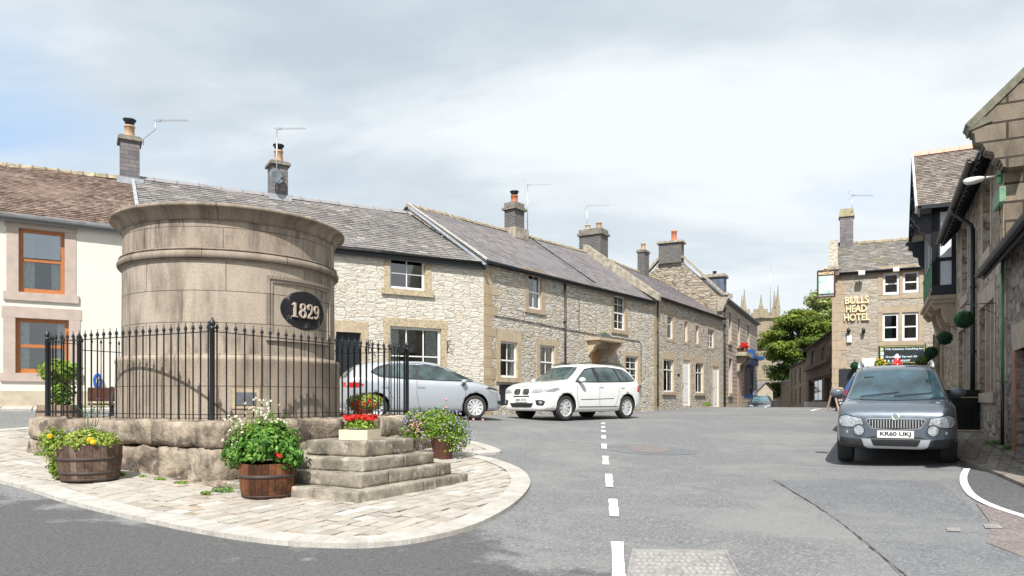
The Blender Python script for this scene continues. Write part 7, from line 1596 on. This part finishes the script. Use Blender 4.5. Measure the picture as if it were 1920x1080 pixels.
for sg in (1, -1):
    tr = suv.patch([(1.05, 1.14), (.80, 1.30), (.38, 1.58), (.0, 1.64), (-.8, 1.67), (-1.55, 1.62), (-1.85, 1.46), (-1.98, 1.23), (-1.5, 1.19), (0, 1.15)], 'y', 'window_trim', M['trim'], off=.003, nu=40, nv=6, sides=(sg,))[0]
    suv.patch([(.95, 1.17), (.72, 1.33), (.36, 1.55), (.02, 1.60), (.0, 1.18)], 'y', 'side_window', g_, off=.008, nu=16, sides=(sg,)); suv.patch([(-.08, 1.18), (-.08, 1.605), (-.8, 1.635), (-1.02, 1.62), (-1.10, 1.20)], 'y', 'side_window', g_, off=.008, nu=14, sides=(sg,))
    suv.patch([(-1.17, 1.21), (-1.10, 1.61), (-1.52, 1.58), (-1.80, 1.43), (-1.90, 1.25)], 'y', 'side_window', g_, off=.008, nu=14, sides=(sg,))
    for pts in ([(-.04, 1.16), (-.04, .5), (-.10, .36)], [(-1.02, 1.16), (-1.0, .8), (-.85, .5), (-.80, .40)], [(.98, 1.08), (1.0, .7), (.92, .42)]): suv.line(pts, 'door_gap', .010, M['trim'], sg=sg)
    for x in (-.0, -1.05): suv.patch([(x - .22, 1.02), (x - .22, 1.055), (x - .04, 1.055), (x - .04, 1.02)], 'y', 'door_handle', M['carwhite'], off=.03, nu=4, nv=2, sides=(sg,))
    suv.line([(.85, .62), (-.75, .66)], 'side_moulding', .02, M['trim'], sg=sg); suv.line([(.92, .40), (-.95, .40)], 'sill_strip', .03, M['greyplastic'], sg=sg)
    m = MB(); m.tube([(.45, sg * .60, 1.74), (.0, sg * .605, 1.80), (-.8, sg * .605, 1.81), (-1.5, sg * .60, 1.775), (-1.75, sg * .59, 1.70)], .016, 6); m.build('roof_rail', M['black'], suv.t)
    suv.patch([(2.02, .95), (1.84, .98), (1.75, .93), (1.95, .86), (2.25, .83), (2.32, .90)], 'y', 'headlight', M['lamp'], off=.006, nu=20, nv=6, sides=(sg,))
    suv.patch([(.40, .83), (.48, .90), (.6, .945), (.78, .965), (.86, .95), (.84, .86), (.7, .81), (.55, .81)], 'x', 'headlight', M['lamp'], off=.007, nu=20, nv=6, sides=(sg,))
    for yy in (.58, .72): suv.patch([(yy - .045, .875), (yy - .03, .915), (yy, .925), (yy + .03, .915), (yy + .045, .875), (yy + .03, .84), (yy, .83), (yy - .03, .84)], 'x', 'headlamp_ring', M['lens'], off=.012, nu=8, nv=4, sides=(sg,))
    suv.patch([(.05, .81), (.05, .92), (.09, .95), (.26, .95), (.32, .92), (.33, .83), (.28, .765), (.10, .765)], 'x', 'kidney_surround', M['chrome'], off=.006, nu=16, sides=(sg,)); kk = suv.patch([(.06, .815), (.06, .91), (.10, .94), (.255, .94), (.305, .91), (.315, .835), (.27, .775), (.11, .775)], 'x', 'kidney_grille', M['trim'], off=.010, nu=16, sides=(sg,))
    for k in range(7): yy = sg * (.09 + .031 * k); suv.line([(yy, .79), (yy, .93)], 'grille_slat', .007, M['chrome'], axis='x', off=.014, n=4)
    suv.patch([(.62, .46), (.58, .60), (.78, .62), (.86, .57), (.82, .44)], 'x', 'fog_recess', M['trim'], off=.006, nu=12, sides=(sg,)); suv.patch([(.70, .545), (.72, .585), (.75, .595), (.78, .585), (.80, .545), (.78, .505), (.75, .495), (.72, .505)], 'x', 'fog_lamp', M['lens'], off=.012, nu=8, sides=(sg,))
    suv.patch([(-2.2, .86), (-2.0, .90), (-2.05, 1.08), (-2.28, 1.06)], 'y', 'tail_light', M['redlamp'], off=.006, nu=10, nv=5, sides=(sg,))
suv.patch([(-.72, 1.22), (-.57, 1.63), (0, 1.66), (.57, 1.63), (.72, 1.22), (0, 1.20)], 'x', 'windscreen', g_, off=.006, nu=26, nv=10)
suv.patch([(-.42, .39), (-.50, .52), (.50, .52), (.42, .39)], 'x', 'lower_intake', M['trim'], off=.006, nu=20); suv.patch([(-.34, .70), (-.34, .735), (.34, .735), (.34, .70)], 'x', 'slot', M['trim'], off=.006, nu=16, nv=2)
def nplate(car, s_, z, y0, w, h, x=None, th=.034):
    hp_ = car.hit((4, 0, z), (-1, 0, 0))[0]; m = MB(); X_ = hp_.x + .018; m.box(X_ - .02, X_, y0 - w / 2, y0 + w / 2, z - h / 2, z + h / 2); o = m.build('number_plate', M['platew'], car.t, bevel=.003)
    q = text(s_, .1, M['black'], o, (0, 0, 0), (R(90), 0, R(90)), .001, 'plate_lettering', off=.003); xs_ = [v.co.x for v in q.data.vertices]; ys_ = [v.co.y for v in q.data.vertices]; sx_ = w * .88 / (max(xs_) - min(xs_)); sy_ = h * .66 / (max(ys_) - min(ys_)); sx_ *= .96; q.scale = (sx_, sy_ * 1.12, 1); q.location = (X_ + .002, y0 - sx_ * (max(xs_) + min(xs_)) / 2, z - sy_ * (max(ys_) + min(ys_)) / 2)
nplate(suv, 'SJ60 ZYZ', .61, 0, .52, .112)
suv.mirror(.86, .93, 1.22, .14, .22, .15, M['carwhite'])
suv.patch([(-.04, 1.005), (-.028, 1.025), (0, 1.035), (.028, 1.025), (.04, 1.005), (.028, .985), (0, .975), (-.028, .985)], 'x', 'badge', M['chrome'], off=.006, nu=10); suv.patch([(-.026, 1.005), (-.018, 1.02), (0, 1.026), (0, 1.005)], 'x', 'badge_quarter', M['carblue'], off=.010, nu=4); suv.patch([(0, 1.005), (0, .984), (.018, .989), (.026, 1.005)], 'x', 'badge_quarter', M['carblue'], off=.010, nu=4)

# ---------- silver hatchback
fw = Vector((-1.0, 19.0)); th = R(70); dn = Vector((math.sin(th), math.cos(th))); yaw = math.atan2(dn.y, dn.x); side = Vector((-dn.y, dn.x)); wb = 2.65
ca = fw - dn * wb / 2 + side * .78; cz = gz(*(fw)) * .5 + gz(*(fw - dn * wb)) * .5 + .005
hb_ = Car('hatchback', 'silver hatchback seen side on behind the railings and the purple flowers', (ca.x, ca.y, cz), yaw, M['silver'],
 [(-2.14, 0.5, 1.002, 0.4, 0.886, 0.45), (-2.08, 0.72, 1.108, 0.52, 0.971, 0.32), (-1.95, 0.82, 1.287, 0.55, 1.034, 0.24), (-1.75, 0.86, 1.424, 0.55, 1.055, 0.22), (-1.3, 0.885, 1.514, 0.57, 1.034, 0.2), (-0.6, 0.89, 1.551, 0.59, 1.008, 0.18), (0, 0.89, 1.546, 0.6, 0.981, 0.18), (0.35, 0.89, 1.498, 0.6, 0.965, 0.18), (0.75, 0.89, 1.34, 0.6, 0.95, 0.18), (1.2, 0.885, 1.129, 0.62, 0.934, 0.18), (1.42, 0.88, 1.029, 0.64, 0.907, 0.19), (1.7, 0.86, 0.95, 0.64, 0.844, 0.2), (1.95, 0.8, 0.844, 0.58, 0.76, 0.2), (2.1, 0.66, 0.717, 0.48, 0.654, 0.22), (2.16, 0.48, 0.633, 0.36, 0.57, 0.28)], [(1.325, .316, .755), (-1.325, .316, .755)])
for x in (1.325, -1.325): hb_.wheel(x, .316, .755, 10, .105)
for sg in (1, -1):
    hb_.patch([(1.32, 0.986), (1.12, 1.118), (.72, 1.287), (.3, 1.424), (-.2, 1.477), (-.9, 1.461), (-1.25, 1.371), (-1.45, 1.224), (-1.2, 1.087), (-.5, 1.039), (.4, 1.008)], 'y', 'window_trim', M['trim'], off=.003, nu=40, nv=6, sides=(sg,))
    hb_.patch([(1.02, 1.029), (.66, 1.266), (.27, 1.387), (-.15, 1.43), (-.22, 1.055), (.4, 1.029)], 'y', 'side_window', g_, off=.008, nu=18, sides=(sg,)); hb_.patch([(-.30, 1.06), (-.24, 1.435), (-.85, 1.424), (-1.02, 1.371), (-1.05, 1.108)], 'y', 'side_window', g_, off=.008, nu=14, sides=(sg,)); hb_.patch([(-1.10, 1.118), (-1.08, 1.35), (-1.24, 1.308), (-1.38, 1.203)], 'y', 'side_window', g_, off=.008, nu=8, sides=(sg,)); hb_.patch([(1.26, 0.997), (1.1, 1.092), (1.06, 1.023)], 'y', 'side_window', g_, off=.008, nu=6, sides=(sg,))
    for pts in ([(-.26, 1.023), (-.27, 0.633), (-.20, 0.316)], [(-1.08, 1.076), (-1.02, 0.791), (-.88, 0.527)], [(1.02, 0.971), (1.05, 0.633), (.95, 0.316)]): hb_.line(pts, 'door_gap', .009, M['trim'], sg=sg)
    for x in (-.12, -1.055): hb_.patch([(x - .13, .835), (x - .13, .865), (x + .07, .86), (x + .07, .83)], 'y', 'door_handle', M['chrome'], off=.028, nu=4, nv=2, sides=(sg,))
    hb_.patch([(1.62, 0.802), (1.72, 0.844), (1.95, 0.781), (2.06, 0.675), (1.98, 0.654), (1.80, 0.717)], 'y', 'headlight', M['lamp'], off=.006, nu=16, sides=(sg,)); hb_.patch([(1.60, 0.807), (1.72, 0.855), (1.95, 0.797), (2.0, 0.738), (1.8, 0.786)], 'y', 'headlight_edge', M['trim'], off=.009, nu=16, sides=(sg,))
    hb_.patch([(-2.06, 0.823), (-1.98, 0.95), (-1.72, 0.95), (-1.60, 0.886), (-1.75, 0.823)], 'y', 'tail_light', M['redlamp'], off=.006, nu=14, sides=(sg,)); hb_.patch([(.45, 0.823), (.45, 0.971), (.72, 0.95), (.72, 0.844)], 'r', 'tail_light', M['redlamp'], off=.006, nu=8, sides=(sg,))
    hb_.patch([(2.0, 0.38), (1.96, 0.485), (2.10, 0.485), (2.12, 0.401)], 'y', 'fog_lamp', M['trim'], off=.006, nu=6, sides=(sg,))
hb_.patch([(-.62, 1.034), (-.50, 1.456), (0, 1.477), (.50, 1.456), (.62, 1.034), (0, 1.002)], 'x', 'windscreen', g_, off=.006, nu=22, nv=10)
hb_.patch([(-.62, 1.076), (-.48, 1.393), (0, 1.424), (.48, 1.393), (.62, 1.076)], 'r', 'rear_window', g_, off=.006, nu=20, nv=8)
hb_.patch([(-.45, 0.316), (-.45, 0.443), (.45, 0.443), (.45, 0.316)], 'x', 'lower_grille', M['trim'], off=.006); hb_.mirror(.98, .87, .995, .14, .17, .12, M['silver'])

# ---------- grey estate SUV facing the camera
fc = Vector((6.42, 11.88)); head = Vector((-.475, -.88)).normalized(); yaw = math.atan2(head.y, head.x)
off_ = (fc - Vector((0, 0))); ca = fc - head * 2.11; cz = EYE - 1.12 + .05
yt = Car('compact_suv', 'blue grey compact suv facing the camera by the right hand kerb', (ca.x, ca.y, cz), yaw, M['greyblue'],
 [(-2.11, .66, 1.1, .54, .95, .40), (-2.05, .82, 1.38, .62, 1.0, .34), (-1.9, .88, 1.60, .64, 1.05, .30), (-1.5, .895, 1.66, .65, 1.07, .27), (-.6, .895, 1.69, .655, 1.06, .25), (.1, .895, 1.68, .655, 1.05, .25), (.42, .895, 1.63, .655, 1.045, .25), (.8, .895, 1.38, .68, 1.04, .25), (1.08, .895, 1.16, .75, 1.035, .26), (1.22, .895, 1.10, .79, 1.03, .27),
  (1.6, .895, 1.065, .81, 1.0, .29), (1.85, .88, 1.025, .80, .96, .30), (1.98, .86, .97, .77, .91, .31), (2.06, .82, .90, .73, .84, .32), (2.11, .75, .82, .66, .76, .35)], [(1.29, .335, .775), (-1.29, .335, .775)])
yt.t.rotation_euler[1] = .028; yt.t.scale = (1, 1.02, 1.05)
for x in (1.29, -1.29): yt.wheel(x, .335, .775, 6, .125)
yt.patch([(-.745, 1.09), (-.60, 1.565), (0, 1.59), (.60, 1.565), (.745, 1.09), (0, 1.065)], 'x', 'windscreen', plain('windscreen with sky', (.03, .06, .078), .04, var=.8, scale=1.6, spec=1), off=.006, nu=30, nv=12)  # blue mottling in the glass colour stands for reflected sky
yt.patch([(-.06, .80), (-.40, .80), (-.44, .765), (-.36, .63), (0, .60), (.36, .63), (.44, .765), (.40, .80), (.06, .80), (0, .795)], 'x', 'grille_surround', M['chrome'], off=.008, nu=30)
gr = yt.patch([(-.40, .785), (-.425, .765), (-.345, .645), (0, .62), (.345, .645), (.425, .765), (.40, .785)], 'x', 'grille', M['trim'], off=.013, nu=28)[0]
for k in range(19): yy = -.375 + .75 * k / 18; lo = .645 + .10 * max(0, abs(yy) - .33) / .07; yt.line([(yy, lo), (yy, .775)], 'grille_bar', .008, M['alloy'], axis='x', off=.020, n=4)
for sg in (1, -1):
    yt.patch([(.49, .80), (.455, .695), (.575, .64), (.805, .65), (.86, .725), (.845, .825), (.74, .86)], 'x', 'headlight_gasket', M['trim'], off=.005, nu=20, sides=(sg,)); yt.patch([(.50, .79), (.47, .70), (.58, .655), (.80, .665), (.845, .73), (.835, .81), (.74, .845)], 'x', 'headlight', M['lamp'], off=.008, nu=20, sides=(sg,)); yt.patch([(.50, .735), (.53, .79), (.58, .80), (.63, .79), (.66, .735), (.62, .69), (.58, .675), (.53, .69)], 'x', 'headlamp_bowl', M['lens'], off=.014, nu=10, sides=(sg,))
    yt.patch([(.77, .70), (.78, .77), (.82, .79), (.835, .74), (.82, .70)], 'x', 'indicator', M['lens'], off=.014, nu=8, sides=(sg,))
    f = [(.0 + .105 * math.cos(a * .5236), .605 + .105 * math.sin(a * .5236)) for a in range(12)]; yt.patch([(x + .535, z) for x, z in f], 'x', 'fog_surround', M['greyblue'], off=.016, nu=16, sides=(sg,)); yt.patch([(x * .86 + .535, (z - .605) * .86 + .605) for x, z in f], 'x', 'fog_ring', M['trim'], off=.020, nu=16, sides=(sg,)); yt.patch([(x * .74 + .535, (z - .605) * .74 + .605) for x, z in f], 'x', 'fog_lamp', M['lens'], off=.028, nu=16, sides=(sg,))
    yt.patch([(.50, .385), (.50, .43), (.70, .45), (.80, .44), (.76, .37)], 'x', 'air_slot', M['trim'], off=.012, nu=12, sides=(sg,)); yt.patch([(.70, .555), (.70, .60), (.73, .60), (.73, .555)], 'x', 'washer_cap', M['silver'], off=.012, nu=4, sides=(sg,))
    m = MB(); m.tube([(.42, sg * .60, 1.62), (.32, sg * .60, 1.70), (-.4, sg * .605, 1.745), (-1.3, sg * .60, 1.73), (-1.7, sg * .59, 1.64)], .024, 6); m.build('roof_rail', M['silver'], yt.t)
    yt.patch([(.85, 1.08), (.40, 1.50), (.0, 1.56), (-.8, 1.56), (-1.6, 1.52), (-1.8, 1.15), (0, 1.08)], 'y', 'side_window', g_, off=.006, nu=26, sides=(sg,)); yt.line([(.50, .0 + .98), (.50, .98)], 'bonnet_gap', .01, M['trim'], sg=sg) if False else None
yt.patch([(-.86, .40), (-.80, .30), (-.3, .29), (.3, .29), (.80, .30), (.86, .40), (.82, .49), (.5, .46), (.35, .505), (-.35, .505), (-.5, .46), (-.82, .49)], 'x', 'lower_bumper', M['greyplastic'], off=.008, nu=50, nv=6)
yt.patch([(-.50, .47), (-.48, .36), (-.40, .325), (.40, .325), (.48, .36), (.50, .47)], 'x', 'skid_plate', M['silver'], off=.018, nu=26); yt.patch([(-.36, .465), (-.35, .39), (-.30, .36), (.30, .36), (.35, .39), (.36, .465)], 'x', 'lower_intake', M['trim'], off=.024, nu=22)
for z in (.395, .43): yt.line([(-.33, z), (.33, z)], 'intake_bar', .008, M['greyplastic'], axis='x', off=.030, n=14)
nplate(yt, 'KR60 UKJ', .545, 0, .53, .115); yt.mirror(.80, .84, 1.19, .16, .24, .17, plain('grey mirror cap', (.10, .115, .135), .35, coat=.6))
hp_ = yt.hit((4, 0, .83), (-1, 0, 0))[0]; m = MB(); m.lathe([(0, .006), (.044, .006), (.055, .012), (.06, .004), (.06, 0)], n=24); o = m.build('badge', M['chrome'], yt.t); o.location = (hp_.x + .004, 0, .825); o.rotation_euler = (0, R(66), 0)
m = MB(); m.lathe([(0, .010), (.038, .010)], n=20); m.bar((-.022, -.012, .013), (.02, .012, .013), .012, .003); e_ = m.build('badge_mark', plain('green badge enamel', (.05, .14, .08), .3), o)
for a, b in (((.98, -.55), (1.03, .05)), ((.98, -.02), (1.02, .58))): 
    m = MB(); h0_ = yt.hit((1.17, a[1], 4), (0, 0, -1))[0]; h1_ = yt.hit((1.06, b[1], 4), (0, 0, -1))[0]; m.bar(h0_ + Vector((0, 0, .02)), h1_ + Vector((0, 0, .025)), .012, .015); m.build('wiper', M['trim'], yt.t)
# white tax disc and dark mirror behind the screen are part of the screen
h0_ = yt.hit((4, -.42, 1.46), (-1, 0, 0)); m = MB(); m.obox(h0_[0] + h0_[1] * .008, (0, .08, 0), Vector((h0_[1].z, 0, -h0_[1].x)) * .022, h0_[1] * .002); m.build('rear_view_mirror', M['trim'], yt.t)
# ---------- car hidden behind it, with its red and white cone
bc_ = Vector((9.75, 18.9)); bl = Car('small_car', 'blue car with red tail light almost hidden behind the grey suv', (bc_.x, bc_.y, gz(*bc_) + .0), math.atan2(.889, .457), M['carblue'],
 [(-1.9, .55, 1.0, .45, .85, .40), (-1.85, .72, 1.25, .52, .95, .28), (-1.7, .80, 1.42, .55, 1.0, .22), (-1.2, .83, 1.50, .56, .98, .2), (0, .83, 1.50, .58, .95, .18), (.5, .83, 1.38, .58, .94, .18), (1.1, .82, 1.0, .60, .90, .2), (1.6, .78, .88, .55, .78, .2), (1.88, .5, .62, .36, .55, .26)], [(1.2, .3, .70), (-1.2, .3, .70)])
for x in (1.2, -1.2): bl.wheel(x, .3, .70, 8, .1)
bl.patch([(-.55, 1.02), (-.45, 1.38), (0, 1.40), (.45, 1.38), (.55, 1.02)], 'r', 'rear_window', g_, off=.006)
for sg in (1, -1): bl.patch([(.52, .75), (.54, 1.0), (.70, .98), (.72, .76)], 'r', 'tail_light', M['redlamp'], off=.008, sides=(sg,), nu=8); bl.patch([(-1.8, .74), (-1.75, 1.0), (-1.62, 1.0), (-1.60, .76)], 'y', 'tail_light', M['redlamp'], off=.008, sides=(sg,), nu=8); bl.patch([(.9, 1.0), (.3, 1.35), (-1.2, 1.38), (-1.5, 1.05)], 'y', 'side_window', g_, off=.006, sides=(sg,))
cp_ = P(1682, 689, 15.3); cn = thing('roof_cone', 'small red and white cone sticking up just above the roof of the grey suv', 'cone', (cp_.x, cp_.y, EYE - 1.12 + 1.90)); hcn = .24
m = MB(); m.lathe([(.11, 0), (.11, .02), (.085, .03), (.055, hcn * .62), (.02, hcn)], n=16); o = m.build('cone', M['redlamp'], cn); m = MB(); m.lathe([(.056, hcn * .62), (.022, hcn * .98), (0, hcn)], n=16); m.build('white_tip', M['platew'], cn)
# ---------- dark saloon at the crest
dc = Vector(((1442 - HX) / F * 51, 51.)); hd_ = Vector((-.37, -.93)).normalized(); dk = Car('saloon', 'dark saloon coming over the crest of the street below the garden wall', (dc.x + .2, dc.y + 2.2, EYE + .44 - 1.45), math.atan2(hd_.y, hd_.x), M['carblack'],
 [(-2.2, .6, .9, .5, .8, .4), (-2.0, .83, 1.02, .66, .9, .25), (-1.5, .87, 1.08, .68, .95, .2), (-.9, .88, 1.38, .58, .93, .2), (-.2, .88, 1.45, .59, .92, .2), (.3, .88, 1.38, .59, .9, .2), (.95, .87, 1.0, .66, .88, .2), (1.6, .86, .88, .66, .80, .2), (2.0, .78, .74, .58, .68, .22), (2.2, .55, .6, .4, .55, .3)], [(1.35, .32, .75), (-1.35, .32, .75)])
for x in (1.35, -1.35): dk.wheel(x, .32, .75, 8, .1)
dk.patch([(-.62, .98), (-.48, 1.32), (0, 1.35), (.48, 1.32), (.62, .98)], 'x', 'windscreen', plain('saloon windscreen', (.10, .17, .20), .06, var=.4, spec=1), off=.006)
dk.patch([(-.4, .60), (-.4, .70), (.4, .70), (.4, .60)], 'x', 'grille', M['chrome'], off=.006); dk.patch([(-.34, .615), (-.34, .66), (.34, .66), (.34, .615)], 'x', 'grille_slot', M['trim'], off=.010)
for sg in (1, -1): dk.patch([(.45, .60), (.45, .70), (.7, .74), (.74, .64)], 'x', 'headlight', M['lens'], off=.008, sides=(sg,)); dk.patch([(.9, .95), (.4, 1.3), (-1.0, 1.33), (-1.5, 1.0)], 'y', 'side_window', g_, off=.006, sides=(sg,))
m = MB(); hx_ = dk.hit((4, 0, .47), (-1, 0, 0))[0]; m.box(hx_.x, hx_.x + .02, -.26, .26, .42, .53); m.build('number_plate', M['platew'], dk.t); dk.mirror(.75, .86, .99, .12, .2, .13, M['carblack'])
